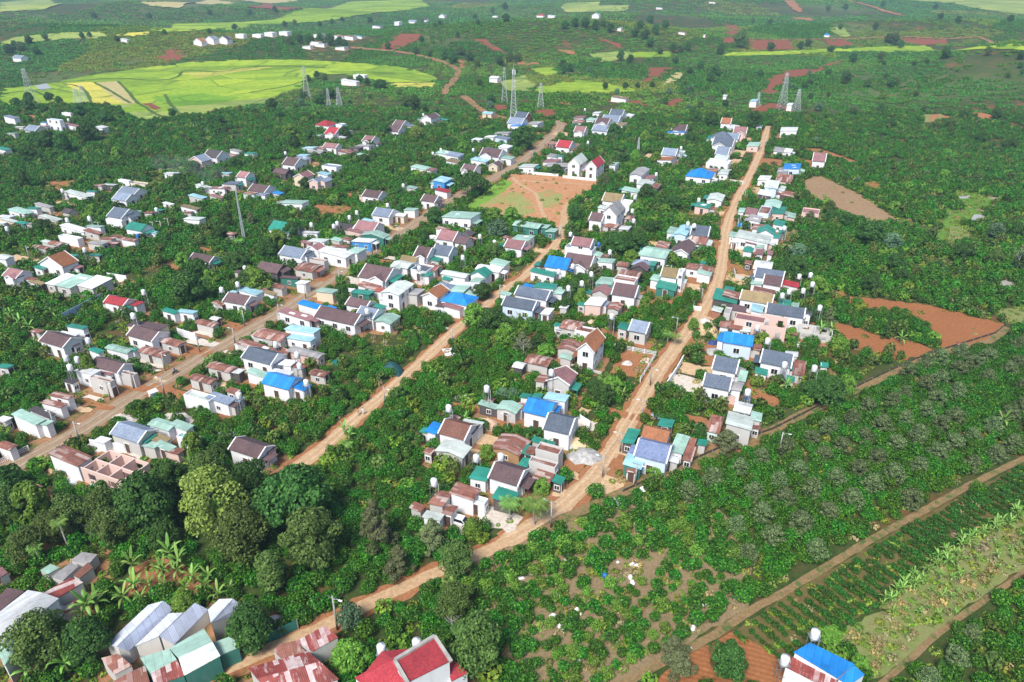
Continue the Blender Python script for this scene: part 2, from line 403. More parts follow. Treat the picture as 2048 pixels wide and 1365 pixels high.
# houses: x y along-length depth roof-shape roof-colour wall-colour wall-height
HOUSES = '''
A 210 110 170 110 s m w 3;A 345 85 120 70 s t w 3;A 60 170 150 80 s w c 2.8;A 95 208 140 60 s M c 2.8;A 22 235 90 60 s w g 2.6;A 225 235 90 60 S t t 2.8;A 300 245 90 50 s G g 2.6
A 450 55 200 60 s G g 3;A 520 182 220 70 s M g 3;A 430 158 80 40 s R g 2.8;A 685 110 80 60 g k g 2.6;A 1205 130 160 130 g d w 4;A 1180 200 180 60 f w w 3;A 1335 170 90 90 G d w 3.4
A 1390 120 100 40 s m g 2.6;A 1530 130 90 50 s R g 2.6;A 1630 105 90 50 s t k 2.8;A 1950 75 170 60 s y w 3;A 1930 128 90 40 s R g 2.6;A 1990 190 180 80 s M w 3
A 770 285 290 90 s w w 3;A 975 270 270 60 s m w 3.2;A 955 325 160 70 s R g 2.8;A 720 375 230 80 f w w 3.2;A 490 430 100 60 s M g 2.7;A 580 445 120 90 g R g 2.6;A 430 482 200 60 g R g 2.5
A 1105 395 130 70 s R g 2.8;A 1000 440 170 80 s G g 2.8;A 1220 378 110 50 s R g 2.6;A 1140 442 150 60 s R k 2.5;A 1330 405 150 60 g R w 3
A 1390 270 170 95 g t w 4;A 1530 320 190 60 s c w 2.8;A 980 565 110 55 s t g 2.5;A 740 570 110 34 s t g 2.5;A 45 585 120 110 g M w 4
A 125 750 150 110 x p w 4;A 300 805 160 60 s R w 2.8;A 380 845 130 75 s y w 2.8;A 600 635 250 190 G o w 4.2;A 755 672 150 80 s p w 2.8;A 420 690 90 90 s t w 3
A 620 815 100 250 S w g 3.2;A 765 832 150 280 S m g 3.8;A 970 842 170 240 S w g 3.8
A 1185 1030 210 95 g r w 3.6;A 1370 1060 150 110 s r w 3;A 1745 1140 140 70 s t w 3.2;A 1915 1145 190 70 s c w 3.2
B 1090 270 220 115 g t w 4;B 1240 292 120 60 s d w 3;B 1390 332 170 40 s w w 2.8;B 1295 305 70 50 s p w 2.6;B 585 345 80 50 g R k 2.4;B 1470 415 180 70 s M w 3;B 1345 435 100 45 s p p 2.6
B 1205 530 240 115 g n w 4;B 1350 560 80 90 G d w 4;B 1255 625 120 60 g w w 2.8;B 1440 500 160 110 G p w 4.2;B 1650 535 290 110 s w w 4.2;B 1690 475 180 50 s R w 3.2;B 1850 520 140 120 s m w 3.6
B 1935 415 210 80 s w B 3.2;B 1660 405 100 60 s m g 3;B 1765 400 90 50 s R w 3;B 1375 690 190 150 g R g 3;B 1470 610 170 60 f R g 3.4;B 270 590 220 85 g b w 3.6
B 960 690 230 110 g b k 3.6;B 1110 720 80 90 G b k 3.4;B 1180 795 230 44 s b t 3;B 1310 845 110 70 s w w 3.2;B 670 735 110 50 s b g 2.7;B 775 930 200 90 s c w 3.2
B 1045 880 160 75 g R g 2.8;B 970 952 130 50 s y w 2.6;B 880 920 90 90 s p g 2.8;B 630 1010 240 110 g b w 3.6;B 450 1060 110 50 s R g 2.6;B 330 1262 190 85 g R g 2.7;B 415 1215 80 40 g w k 2.5;B 600 945 80 40 s c g 2.6
B 1555 930 190 80 s m c 3.4;B 1650 962 60 50 s t g 2.8;B 1755 922 150 60 s w c 2.8;B 1925 945 200 75 s t t 3;B 1410 1080 270 75 s B w 3.5;B 1600 1105 90 50 s B w 3
B 1250 1172 330 90 s p w 3.5;B 1660 1182 430 130 g b w 3.6;B 1870 1052 220 95 g b w 3.4;B 1965 1150 190 115 g n w 3.6
C 590 125 180 95 g n w 3.6;C 780 152 110 60 g w c 3;C 420 262 210 105 g p w 3.6;C 340 317 190 60 s p p 3;C 200 272 180 70 g k g 2.8;C 510 362 250 80 G m t 3.4;C 445 208 110 40 s c w 2.8
C 1395 155 310 130 s m w 4.6;C 1250 360 180 110 g p w 3.6;C 1400 410 130 80 g b w 3.2;C 1500 402 80 60 s R g 2.8;C 1440 340 110 80 h k k 2.2;C 1210 296 130 50 s R w 2.8
C 1000 530 150 115 x b w 4.4;C 1200 512 190 110 g d w 4;C 1130 605 120 60 s t g 2.8;C 860 602 170 64 g y w 3.2;C 800 662 180 110 x M w 3.6;C 1000 692 180 120 f d w 3.6;C 1095 690 150 95 g R g 2.8;C 1040 762 110 75 s t w 2.8
C 520 742 290 160 x b w 3.6;C 685 800 150 90 s R w 2.8;C 745 905 190 200 G M w 6;C 900 940 180 110 s G g 4;C 1130 950 170 160 G o w 4.2;C 1345 1005 290 125 h B w 3.6;C 1190 1078 100 60 s b w 2.8;C 1320 1085 190 80 s p w 3
C 1335 760 260 70 g M w 3.4;C 1600 752 170 95 G t w 3.6;C 1690 702 250 80 g w w 3.4;C 1790 642 160 85 s m w 4.2;C 1430 862 320 60 s w w 3.2;C 1560 822 110 75 s m w 3.2;C 1245 890 190 95 s n w 3.4;C 1370 910 180 110 s m g 3.4;C 1495 955 140 60 s m w 2.8
C 560 922 100 70 s a w 2.8;C 455 880 200 80 s R w 2.8;C 640 1220 170 140 G m w 3;C 560 1092 110 60 s t w 2.8;C 1250 805 90 50 s t g 2.6
D 290 255 270 85 g m t 4;D 430 272 150 60 s m t 3.4;D 535 312 110 60 s m t 3;D 235 390 190 90 s m w 3.6;D 150 450 190 95 g p w 3.4;D 35 462 80 60 s t g 2.8;D 80 388 90 44 s R g 2.6
D 1160 110 170 120 G G w 7;D 990 170 140 85 g b w 4.6;D 1065 78 110 44 s M w 3.4;D 1140 262 140 60 h R g 2.6;D 1280 287 110 50 s w g 2.4;D 1330 180 90 60 h R g 2.5
D 840 428 210 95 g p w 6.2;D 825 480 300 70 f n w 4.6;D 800 620 290 140 x b w 3.8;D 590 640 230 125 g B w 4;D 415 655 110 60 s t k 2.8;D 450 742 260 60 s t w 2.8
D 1010 560 80 50 s m w 2.8;D 1090 622 170 54 s m w 3.6;D 1265 660 120 60 g R g 3;D 1080 572 90 44 s R g 2.6;D 465 880 220 75 s t w 3.6;D 290 882 100 50 s B w 3;D 610 930 120 95 s m w 3
D 330 950 340 105 g d w 4;D 195 1055 330 105 g d b 4;D 400 1122 120 80 s R t 2.8;D 485 1142 100 90 s w w 2.8;D 60 960 110 50 s m w 3
D 1340 760 220 95 g R k 2.9;D 1085 830 170 95 s m w 3.2;D 1290 802 240 75 f R w 4.2;D 1280 920 250 130 g b w 4;D 1045 935 180 85 G p g 3;D 910 942 90 50 s t c 2.8;D 1060 890 160 40 s t g 2.8
D 980 1042 180 105 s w p 3.6;D 845 1062 90 50 s t g 2.6;D 1080 1060 60 60 s n w 3;D 1180 1092 130 85 G R g 2.8;D 1600 540 270 120 g m w 4;D 1670 462 130 75 s R w 3;D 1890 490 160 140 G b w 3.6
D 1440 642 180 70 h n t 2.6;D 1440 692 170 60 G b k 2.6;D 1560 652 90 60 s t t 2.6;D 1740 742 180 105 g y w 4.4;D 1600 800 100 70 s m w 3;D 1710 880 210 85 s t t 2.8;D 1865 725 60 90 f w w 7;D 1480 490 90 44 s t g 2.6;D 660 1092 90 50 s w g 2.5
E 545 57 160 54 s t p 3;E 345 312 130 120 G c b 4.6;E 230 312 90 75 s m w 3.4;E 515 312 190 105 g d w 4;E 510 412 160 95 g R g 3;E 510 692 270 64 g R w 3;E 560 742 150 54 s m w 3;E 545 642 60 30 s t g 2.8
E 940 107 70 80 s m w 3;E 1040 117 120 70 s p c 3;E 1180 100 130 90 f R b 5;E 1260 45 170 75 G m t 3.4;E 1325 107 130 80 s t p 3.4;E 1450 160 90 50 s m p 2.6;E 1080 187 130 64 s G w 3.6;E 1205 190 100 50 s y w 2.8;E 1325 237 120 54 s t w 2.8
E 1110 277 120 54 s R w 2.8;E 1205 272 70 50 s k g 2.6;E 1190 322 190 60 G t w 3;E 1300 372 70 44 s t w 2.8;E 1350 330 70 34 s t g 2.6;E 1060 378 350 85 s M w 4;E 860 357 90 54 s m w 3;E 870 417 80 40 s w w 2.8;E 1040 424 120 55 s p w 3;E 1240 425 60 44 s w w 2.8
E 1005 502 105 60 h t w 3;E 1130 470 80 44 s m w 2.8;E 1125 535 90 60 s p w 2.6;E 1230 542 56 60 s p w 2.8;E 1415 475 130 30 s y k 2.5;E 1500 505 70 40 s R c 2.4;E 1650 112 190 60 f p p 3.4;E 1160 672 190 95 g w w 3.6;E 1010 642 80 40 s R k 2.5
E 1225 757 300 100 g d w 4.6;E 1260 822 200 100 g b w 4;E 1440 860 180 54 s r w 3;E 1100 832 130 75 s m w 3;E 780 985 260 120 s t k 3.3;E 835 967 170 70 s R k 3.9;E 1095 992 340 105 g y w 4;E 815 912 110 44 s t k 2.6;E 1170 932 230 54 s R g 2.7;E 1380 1052 130 60 s t R 2.7;E 1490 1077 80 44 s m g 2.7
E 1390 1130 400 105 g d w 4;E 1620 1140 90 120 G d w 4.4;E 1100 1112 130 75 s c w 3.2;E 910 1112 160 64 s b g 3
K 1030 385 330 80 f p p 5.6;K 835 462 240 75 g R w 2.8;K 980 502 110 64 s M g 2.8;K 800 312 90 80 f G g 4;K 690 302 110 54 s M R 2.6;K 905 602 310 115 g B b 4.2;K 735 590 44 90 s B w 3.4
K 775 862 260 145 g d w 4;K 690 1042 290 135 g d w 4.6;K 890 1092 120 90 s G w 4;K 950 985 80 120 S m g 2.8;K 1300 802 330 145 g d w 4;K 1450 760 140 50 s w w 3.4;K 1530 902 130 160 S R g 2.7;K 1140 937 140 64 s t w 2.8;K 1440 1012 60 54 s t g 2.5;K 1785 872 60 50 s t g 2.4;K 1480 547 80 40 s R k 2.5;K 1100 692 90 60 s R c 2.6
J 1000 362 210 115 g R g 3.2;J 1130 402 210 75 f R w 3.6;J 845 357 60 34 s t w 2.6;J 865 390 44 50 s w g 2.5;J 1190 545 190 200 G o w 6.4;J 965 572 200 115 G R g 3;J 940 682 130 64 s m g 2.4;J 660 720 250 115 g R g 2.7;J 455 772 110 75 g w k 2.4
J 890 892 250 150 G p g 5;J 690 907 110 95 s R g 4;J 1680 372 190 125 g n g 3.8;J 1525 372 110 75 s t g 3.2;J 835 1097 240 85 s c w 4;J 640 1087 100 60 s t w 3.4;J 520 1087 110 44 s t w 3;J 650 1202 280 155 g B w 4.2;J 825 1222 70 90 s B w 3.4
J 155 1182 230 64 s m k 2.6;J 350 1202 220 115 G m g 3;J 150 1130 80 50 G R w 2.6;J 470 1190 70 80 s R g 2.9
N 550 422 240 135 g q w 4;N 380 412 100 115 s B w 3;N 300 432 60 54 s t g 2.6;N 700 372 180 70 s M w 3;N 705 420 80 110 s b w 3.2;N 540 592 250 130 G M g 3;N 1030 552 260 165 G R y 3;N 1440 372 240 145 g d w 4.4
N 1360 582 230 95 f R g 4.4;N 1310 697 260 75 f R g 4;N 1150 707 90 95 s t g 3;N 1200 602 100 80 s R g 3;N 1310 530 200 44 s t g 2.8;N 1310 822 160 95 s R k 2.6;N 1440 852 95 75 s t k 2.6;N 990 802 270 145 g b w 4;N 1130 830 70 110 G b w 3.2;N 780 802 160 130 s t w 3
N 430 1012 140 150 s R g 3.4;N 640 952 220 120 s R w 4;N 740 1010 200 80 f M w 3.2;N 510 1112 100 100 s R w 3;N 985 987 190 120 s t k 3;N 235 1085 110 60 s R g 2.5;N 370 1160 170 64 s M w 2.8;N 545 330 90 60 G R g 2.6;N 335 610 80 60 s R g 2.4
O 510 422 120 150 s t k 3;O 730 405 240 115 g o w 4.4;O 705 552 310 160 g l b 4.2;O 540 652 180 115 s c t 3;O 520 732 110 44 s R g 2.4;O 955 492 130 160 S m w 3.2;O 1050 490 90 100 S R g 2.8;O 1040 580 90 130 S R g 2.6;O 905 637 80 60 s w g 2.5;O 830 302 140 75 s t k 2.8;O 1275 312 130 145 S R m 3;O 1500 282 250 120 s M g 5;O 1650 242 110 80 s m g 4;O 1650 325 90 64 s R g 2.6;O 1530 162 160 95 g w g 2.8;O 1160 480 60 60 s t g 2.4
G 790 275 310 75 s t w 4;G 700 350 230 70 s w w 3;G 560 402 260 135 g b w 3.8;G 725 442 140 80 s b w 3;G 1510 262 500 120 s b c 4.6;G 1460 342 270 130 g b w 4;G 1630 372 70 90 G b w 3.6;G 1770 432 200 105 g R g 2.8;G 1580 532 250 125 g R g 2.8;G 1225 502 240 95 g m w 3;G 1350 512 110 60 s t w 2.8;G 985 517 120 54 s t w 2.8
G 1090 662 310 115 g b w 4;G 900 727 220 100 s w w 4;G 1080 742 180 70 s p w 3;G 1040 802 300 80 f R g 4.2;G 1300 742 200 60 f R g 3.6;G 630 982 220 95 s R w 3;G 550 1062 270 85 s R w 2.9;G 430 1150 220 95 s k w 2.8;G 290 1202 260 130 s m w 4;G 425 1250 200 90 s m w 3.2;G 725 832 110 54 s k w 2.8;G 50 680 130 64 s t g 2.6;G 40 1222 110 70 s w g 2.8;G 380 320 110 34 s R g 2.4;G 1120 640 90 60 s t g 2.6
H 1250 462 300 150 g R g 3;H 1560 402 320 95 s c w 4.2;H 1545 492 270 80 s c w 3.4;H 1080 577 330 105 s R g 3;H 1120 672 320 135 g d w 3.8;H 1370 742 230 100 s w w 3;H 1340 617 170 80 s R g 2.9;H 1520 782 130 60 s R g 2.8;H 1600 642 330 95 g G p 2.8;H 740 792 250 110 g R g 3;H 890 832 120 85 s w k 2.8;H 545 912 240 100 g R g 2.8;H 1110 850 200 90 s m w 3;H 1355 842 220 60 s w w 3;H 1310 930 290 135 g B w 3.8;H 1540 982 170 110 s B w 3.4;H 1735 852 170 85 g R g 2.6;H 510 1080 290 130 f M w 3.9;H 725 1112 240 115 s n w 3.5;H 850 1172 100 60 s b g 2.6;H 905 1120 90 90 s n g 3;H 850 1035 110 50 s R g 2.5
L 1310 332 310 155 g n g 4;L 1520 392 70 150 S t g 3.4;L 1670 252 230 135 g m w 3;L 1860 262 190 110 s m w 3;L 1630 395 180 120 s y g 3.2;L 1550 462 150 80 s m g 3;L 1690 472 180 85 s m g 3;L 1790 522 150 85 s R p 2.8;L 1930 375 220 110 f c w 3.2;L 720 572 320 200 s R w 4.2;L 250 882 280 150 g R g 2.6;L 1050 412 130 54 s w w 2.5;L 70 470 150 110 g R w 3
M 735 592 330 145 g b w 3.8;M 965 612 90 110 G b w 3.2
q 95 140 90 54 s n w 5;q 550 105 120 30 f k w 3;q 450 160 145 44 f B w 7;q 362 185 50 34 s B w 4;q 262 230 90 64 g n g 3;q 340 215 130 44 s R g 2.8;q 590 205 130 40 s p w 3;q 165 222 100 34 s w g 2.6;q 835 222 60 60 s w w 3;q 95 275 90 44 s m g 2.6;q 30 400 80 60 s t w 3
q 1740 440 120 75 g k w 5;q 1640 490 110 90 G n p 5;q 1890 450 80 44 s R g 2.8;q 1935 415 80 40 s G w 3;q 1410 600 110 44 s w w 2.6;q 1020 655 110 34 f r w 4;q 1140 680 150 60 f G c 3;q 900 695 120 40 s M k 2.8;q 810 700 80 44 s R g 2.6;q 1050 742 140 75 g n w 3.4;q 995 792 120 75 g n w 3.4;q 640 768 190 70 s M w 3;q 750 750 80 34 s t w 2.8
q 1990 610 80 60 g p w 4.2;q 1680 710 140 40 s M w 2.8;q 1800 720 130 54 s p w 3;q 1620 790 120 50 s c g 2.8;q 1780 790 110 40 s p g 2.6;q 1380 850 80 30 s w w 2.8;q 1850 600 90 40 s c g 2.6
r 415 355 80 44 s t w 2.8;r 270 600 110 70 s d g 3;r 480 640 140 75 g b w 3.4;r 420 680 100 60 s R m 2.8;r 640 680 64 44 s B g 2.6;r 510 690 90 50 s n w 2.8;r 745 420 110 75 g b w 4;r 840 395 90 60 s n w 3.2;r 660 500 110 54 g b k 3;r 1080 455 130 60 f n w 4
r 900 310 100 50 s c w 3;r 960 345 110 60 g G k 2.8;r 1070 290 110 44 g p w 3.4;r 1000 310 64 50 s R g 2.8;r 850 370 90 40 s c w 3;r 1010 105 110 60 h r w 3.4;r 1080 170 90 70 x r w 5;r 1155 115 60 44 f n w 4;r 950 210 90 40 s m w 2.8;r 1150 212 110 50 s w w 3;r 1190 175 90 44 s G w 3;r 1050 210 110 34 s b k 2.8;r 1380 235 80 60 x p w 4.6;r 1350 290 120 54 s G w 3;r 1270 312 110 44 s b k 2.8;r 1200 340 100 54 s R g 2.8;r 1330 365 70 34 s m g 2.4;r 1440 270 70 40 s R w 2.8
r 1580 152 120 54 g b w 3.4;r 1630 105 80 54 g b w 4;r 1705 125 80 40 s n w 3;r 1890 60 84 80 G b w 4.6;r 1815 70 50 34 s t g 2.6;r 1985 75 90 24 s t k 2.6;r 850 540 100 85 G p c 5;r 1020 520 90 44 s c w 4;r 960 578 80 80 G n p 4.6;r 1025 578 60 70 G n p 4.6;r 1410 685 140 64 g b w 3.2;r 770 755 200 70 s m w 3
r 1990 570 100 80 s c B 5;r 1925 602 60 34 s c w 2.6;r 1810 470 130 54 s m w 3;r 1990 658 110 44 s r w 3.2;r 1880 722 120 64 g b w 3.6;r 1740 635 80 34 s m g 2.6;r 1730 815 100 44 s m w 3;r 1900 490 64 44 s p w 2.8
s 155 430 90 60 s m w 3.4;s 245 447 110 60 s n w 3.4;s 235 500 100 44 s y w 2.8;s 540 430 165 75 x b w 4.2;s 455 490 130 50 s c w 3.2;s 670 470 110 44 s m w 3.4;s 580 530 80 60 G b c 2.8;s 660 382 80 54 s w w 3.4;s 540 400 80 24 s d w 4;s 360 555 110 64 x b w 4;s 640 270 120 34 s G g 3;s 640 310 100 40 s n b 3.4;s 540 300 80 40 s w w 3;s 430 322 70 44 h w w 2.8
s 745 170 120 60 g n w 5;s 765 205 100 44 s B w 4;s 790 120 100 50 g d R 4;s 900 190 100 60 s G w 3;s 525 108 80 44 g c c 3;s 1140 360 115 64 g r w 4.2;s 1050 355 64 44 s R k 2.8;s 1235 370 60 44 s y w 2.6;s 1270 240 90 54 x p w 4.6;s 1455 170 110 54 x b w 5;s 1440 230 130 54 g n w 3.6;s 1525 150 140 60 g n w 4;s 1570 102 110 60 g d w 4.2;s 1370 160 70 40 s m w 3;s 1270 140 90 34 s p g 2.8;s 1260 175 80 40 s R g 2.8;s 1680 125 60 34 s w w 2.6;s 1412 105 60 30 s w w 3;s 1590 200 110 54 s y w 3
s 1250 505 105 80 G M w 6.3;s 1395 525 95 85 G r w 6.3;s 1100 535 230 54 s G k 3;s 1040 500 120 50 s p w 3;s 1055 458 90 40 s G w 3.2;s 1105 460 60 24 s t w 3.4;s 850 540 130 54 s M w 3.2;s 1550 525 60 44 s m w 4;s 1760 590 105 95 G G w 5;s 1845 632 90 44 s p w 3;s 1810 680 120 60 s M w 3.6;s 1890 705 70 54 s R t 2.8;s 1690 737 140 44 s m w 3;s 1540 798 160 74 g y w 4;s 1650 840 100 64 f w w 4.4;s 1600 880 90 40 s R w 3
t 570 425 120 64 g n w 4.2;t 535 475 150 60 s o w 3.2;t 660 430 60 54 f m w 4;t 650 225 120 54 g b w 3.6;t 630 257 150 30 s B w 2.8;t 1035 170 84 50 g o w 4.4;t 1150 245 110 54 x p p 4.2;t 1095 220 80 40 s w w 3;t 1000 285 170 64 h d w 4;t 1010 340 170 80 x d w 4.2;t 1090 295 100 50 g n w 3.6;t 910 310 60 50 s t g 2.8;t 1005 415 110 74 g n w 4.6;t 1000 465 110 54 s M w 4.4;t 975 505 190 60 f w w 3.6;t 920 580 90 40 s R g 2.6;t 1020 592 90 54 s M w 2.8
t 815 595 210 84 h B w 3.6;t 1260 365 100 54 s m p 3;t 1550 240 140 74 s w w 4.2;t 1485 412 120 44 s G w 3;t 1545 415 64 50 s w w 3.4;t 1800 465 110 84 g p w 4.6;t 1575 545 140 54 s B b 4;t 1500 577 90 44 s G g 2.8;t 1515 640 130 64 g R p 3;t 1350 640 100 44 s w w 2.8;t 1415 690 110 74 x M b 6;t 1485 725 70 44 s M w 3.4;t 1355 762 110 44 s w k 2.8;t 950 800 130 60 G M w 3;t 1540 770 110 44 s R k 2.5
x 1410 200 50 24 f w w 5;x 1170 243 60 34 G o w 4;x 1240 230 50 34 G n w 5;x 1320 230 50 40 G k w 5;x 1510 200 80 24 f R w 4;x 1582 190 50 30 f w w 5;x 1668 185 60 40 f n w 5;x 1870 200 70 24 s w w 4;x 1990 210 110 30 s R w 4;x 1850 243 90 30 s y w 4;x 1800 270 50 20 s w w 3;x 1880 258 70 24 s w w 3;x 2000 275 60 30 s m w 3;x 100 330 50 34 g n w 4;x 730 230 40 20 s w w 3
y 60 212 130 44 s R w 4;y 110 210 110 24 s t w 3;y 220 152 100 34 s n w 4;y 340 128 30 30 f w w 6;y 420 118 60 24 g n w 4;y 490 110 40 24 g k w 4;y 600 95 40 24 G n w 5;y 1170 83 50 24 h r w 4;y 1240 92 60 20 s w w 4;y 1500 90 50 34 G n w 6;y 910 455 50 30 g w w 4;y 60 472 100 24 s w w 4;y 120 438 70 24 f w w 4;y 1640 165 24 20 s w w 3;y 1870 45 60 20 s n w 4;y 1640 570 90 24 s y w 3;y 910 95 30 20 f w w 4
z 470 588 44 34 s c w 4;z 680 610 34 24 s w w 4;z 225 12 60 20 s p w 4;z 897 195 34 28 h B w 3;z 300 560 24 14 s w w 3;z 50 188 40 14 s p w 3;z 180 205 14 14 s w w 3;z 500 742 34 24 s w w 2.6
P 1505 290 56 60 g R w 2.6
'''
# water tanks: x y of the tank, stand height, w = on a white stand, b = blue tank
TANKS = '''A 915 195 4;A 685 205 3.5;A 865 512 4;A 1470 945 4.5;A 1360 1185 5.5;A 1600 100 3;B 640 865 4;B 475 920 4.5;B 1395 255 4;B 1660 240 4;B 1625 270 4;B 715 700 4;C 640 55 5;C 325 130 4;C 250 180 4;C 1585 375 3.5;C 1735 435 4;C 1410 590 4;C 965 700 4.6;C 430 1140 4.6
D 722 352 4;D 935 760 4;D 838 855 5;D 700 905 5;D 1145 1190 4;D 1925 245 6;D 1370 215 3;D 745 680 3.4;D 1125 535 4;D 600 735 3.5;D 1010 460b 3.5;E 1380 290 4;E 1530 785 3.5;E 1645 770 3.5;E 1665 865 4;E 1425 940 3.5;E 1355 980 4;E 1740 1105 4;E 455 265 5.5;E 1570 930 3
K 1205 625 5;K 1685 905 5;K 1000 1150 4;K 1380 870 4.5;K 1100 490 3.5;N 825 75 5;N 500 240 5;N 945 655 4;N 375 870 4.5;N 735 665 2.5;J 780 845 5.5;J 120 1010 4.5;J 1400 270 4.5;G 675 595 4.5;G 790 610 4.5;G 715 690 4.5;G 1365 165 6;G 900 415 4;H 1285 560 3.5;H 1505 665 4;H 1530 780 3.6;H 1600 950 4.4;H 910 1080 3.8
q 730 970 4;q 560 165 4;q 1660 685 4;r 1830 40 5;r 700 355 4;r 1665 620 4;s 1335 350 4;s 1895 610 4.5;s 1720 800 6;s 130 410 3;s 395 410 3;s 65 440 3;t 665 395 6;t 810 820 3;t 1510 1050 4;t 290 800 4.5;t 265 910 4;s 1310 80 4;q 510 745 3.6;O 1575 20 4;O 1570 60b 2.5;A 70 295 3.5;A 1410 370b 2.6'''
# yards: x y length depth colour (s sand, c concrete, r red earth, g grass)
YARDS = '''A 560 40 220 60 s;A 260 620 330 130 s;A 1230 845 170 90 c;A 1330 850 150 110 r;A 760 500 340 150 r;B 1270 215 200 50 s;B 900 345 130 50 s;B 1720 675 220 60 s;B 1500 790 160 160 r;B 1260 900 200 80 r;B 560 1290 240 90 r;B 60 700 260 100 r;B 300 510 120 60 r;B 1560 1010 280 60 s;C 640 240 220 70 r;C 690 290 200 60 s;C 640 650 200 80 r;C 690 600 140 50 c;C 280 830 220 110 c;C 1010 890 200 70 r;C 800 1090 500 90 s;C 1020 1110 200 60 s;C 1870 780 220 130 r;C 1060 410 170 100 s;C 1000 250 0 0 s
D 810 215 210 40 s;D 620 540 170 90 s;D 1680 940 330 120 r;D 1640 1060 220 80 r;D 1950 910 200 110 s;D 1570 470 150 90 s;D 1390 1080 220 80 r;D 400 520 120 60 s;E 690 145 120 60 s;E 640 470 130 100 r;E 900 510 130 120 s;E 960 190 100 60 r;E 910 710 260 90 r;E 920 800 260 80 s;E 920 870 280 50 s;E 410 910 170 100 s;E 420 830 130 70 r
K 610 440 200 120 s;K 590 560 240 50 s;K 560 690 330 90 r;K 560 820 170 110 r;K 470 930 330 110 s;K 340 1060 340 150 c;K 880 760 330 60 r;K 1080 850 170 70 r;K 1440 455 150 50 r;J 1330 440 180 90 r;J 1600 530 420 100 r;J 1620 760 330 280 r;J 1750 730 90 60 c;J 650 500 160 60 r;J 900 790 260 100 r;J 1480 1270 500 70 r;J 1120 1245 120 60 s;N 640 240 250 60 r;N 1000 380 330 90 r;N 820 520 180 100 s;N 1640 380 220 90 c;N 1620 440 150 60 s;N 1640 640 190 120 c;N 1570 720 160 150 r;N 1560 820 110 60 s;N 930 1190 330 170 c;N 700 640 180 90 s;N 620 1260 130 110 c;N 1440 960 110 80 s
O 450 540 130 130 s;O 380 680 130 90 r;O 290 870 280 170 s;O 640 225 200 60 r;O 1080 280 200 80 r;O 1740 110 170 110 r;G 1540 650 300 60 c;G 1500 700 270 50 c;G 1700 520 420 120 r;G 1990 440 170 80 c;G 960 1010 160 70 c;G 800 1110 250 90 s;G 1280 860 460 110 r;G 1000 1080 330 80 r;G 1700 940 360 150 r;G 560 1240 200 60 r;G 1640 820 140 40 s;G 360 440 160 100 s;H 560 450 200 70 c;H 560 540 260 90 c;H 460 620 330 110 r;H 850 720 160 60 s;H 830 650 160 60 c;H 920 940 420 90 r;H 740 980 130 60 c;H 150 1110 330 130 r;H 1700 960 170 120 r;H 800 350 170 70 r;L 1300 205 260 90 c;L 1830 190 280 60 c;L 960 500 170 90 c;L 1300 540 330 70 c;L 1160 870 200 70 c;L 650 770 330 60 s;L 1240 930 160 110 s;M 1080 740 170 80 r;M 860 420 560 190 e;M 330 240 420 80 e
q 60 190 140 50 r;q 220 130 260 40 r;q 1800 520 130 60 s;q 560 850 180 50 s;q 860 760 150 40 r;q 500 690 200 60 r;q 780 1190 230 70 r;q 560 960 200 50 r;r 900 440 180 60 r;r 970 440 110 30 s;r 740 610 200 44 s;r 1080 820 330 90 r;r 1250 700 130 40 r;r 980 470 170 34 s;r 1640 900 160 70 r;r 1180 380 150 60 r;s 900 280 130 60 r;s 960 470 140 50 r;s 1050 410 120 60 s;s 900 80 0 0 r;s 1120 280 130 50 s;s 470 140 160 34 r;s 1380 830 150 34 s;s 780 470 0 0 s;t 420 470 110 70 s;t 1130 440 110 60 s;t 1110 520 90 80 s;t 1180 330 120 50 s;t 1400 520 170 80 r;t 1440 810 160 40 s;t 1280 750 90 70 s;t 960 930 100 50 s;t 1080 670 220 34 c;t 940 880 0 0 s'''
roofs(); walls()
AX = math.radians(-23.5)     # the village grid: houses stand square to its three roads
U2, V2 = (math.cos(AX), math.sin(AX)), (-math.sin(AX), math.cos(AX))
M_TRIM = plain('white_trim_paint', (.78, .78, .78), .6)
M_GLASS, _n, _l, _b = base_mat('window_glass', .12, .6); _b.inputs['Base Color'].default_value = (.018, .022, .028, 1)
M_DOOR = plain('door_paint_brown', (.10, .065, .05), .55)
M_CONC = plain('concrete', (.36, .35, .33), .9, var=.2)
M_STEEL = plain('galvanised_steel', (.30, .31, .32), .5, .6)
M_TANKW = plain('tank_white', (.80, .82, .84), .35, spec=.5)
M_TANKB = plain('tank_blue', (.02, .16, .50), .35)
M_BARK = plain('bark', (.14, .11, .085), .9, var=.3)
M_BARKP = plain('bark_pale', (.36, .34, .31), .9, var=.25)

def window_mesh(name, w, h, slim=.07):
    m = MB(); m.box(-w / 2, -.05, 0, w / 2, .02, h, 1)
    for x0, x1, z0, z1 in ((-w / 2 - slim, -w / 2 + .03, -slim, h + slim), (w / 2 - .03, w / 2 + slim, -slim, h + slim), (-w / 2 + .03, w / 2 - .03, -slim, .03), (-w / 2 + .03, w / 2 - .03, h - .03, h + slim), (-.035, .035, .03, h - .03)):
        m.box(x0, -.09, z0, x1, .02, z1, 0)
    return m.mesh(name, [M_TRIM, M_GLASS])
WIN = window_mesh('window', 1.3, 1.25); WINS = window_mesh('window', .9, .9)
dm = MB(); dm.box(-.55, -.06, 0, .55, .02, 2.15, 1); dm.box(-.65, -.09, 0, -.55, .02, 2.25); dm.box(.55, -.09, 0, .65, .02, 2.25); dm.box(-.55, -.09, 2.15, .55, .02, 2.25)
DOOR = dm.mesh('door', [M_TRIM, M_DOOR])
METAL = set('tmMBcwGaRW')
SMOOTHTILE = set('bdnlrpoqyk')
FOOT = []      # footprints: x, y, half-length, half-depth, rotation
SPOTS = []     # what a label has to tell apart: [object, first words, survey x, survey y]
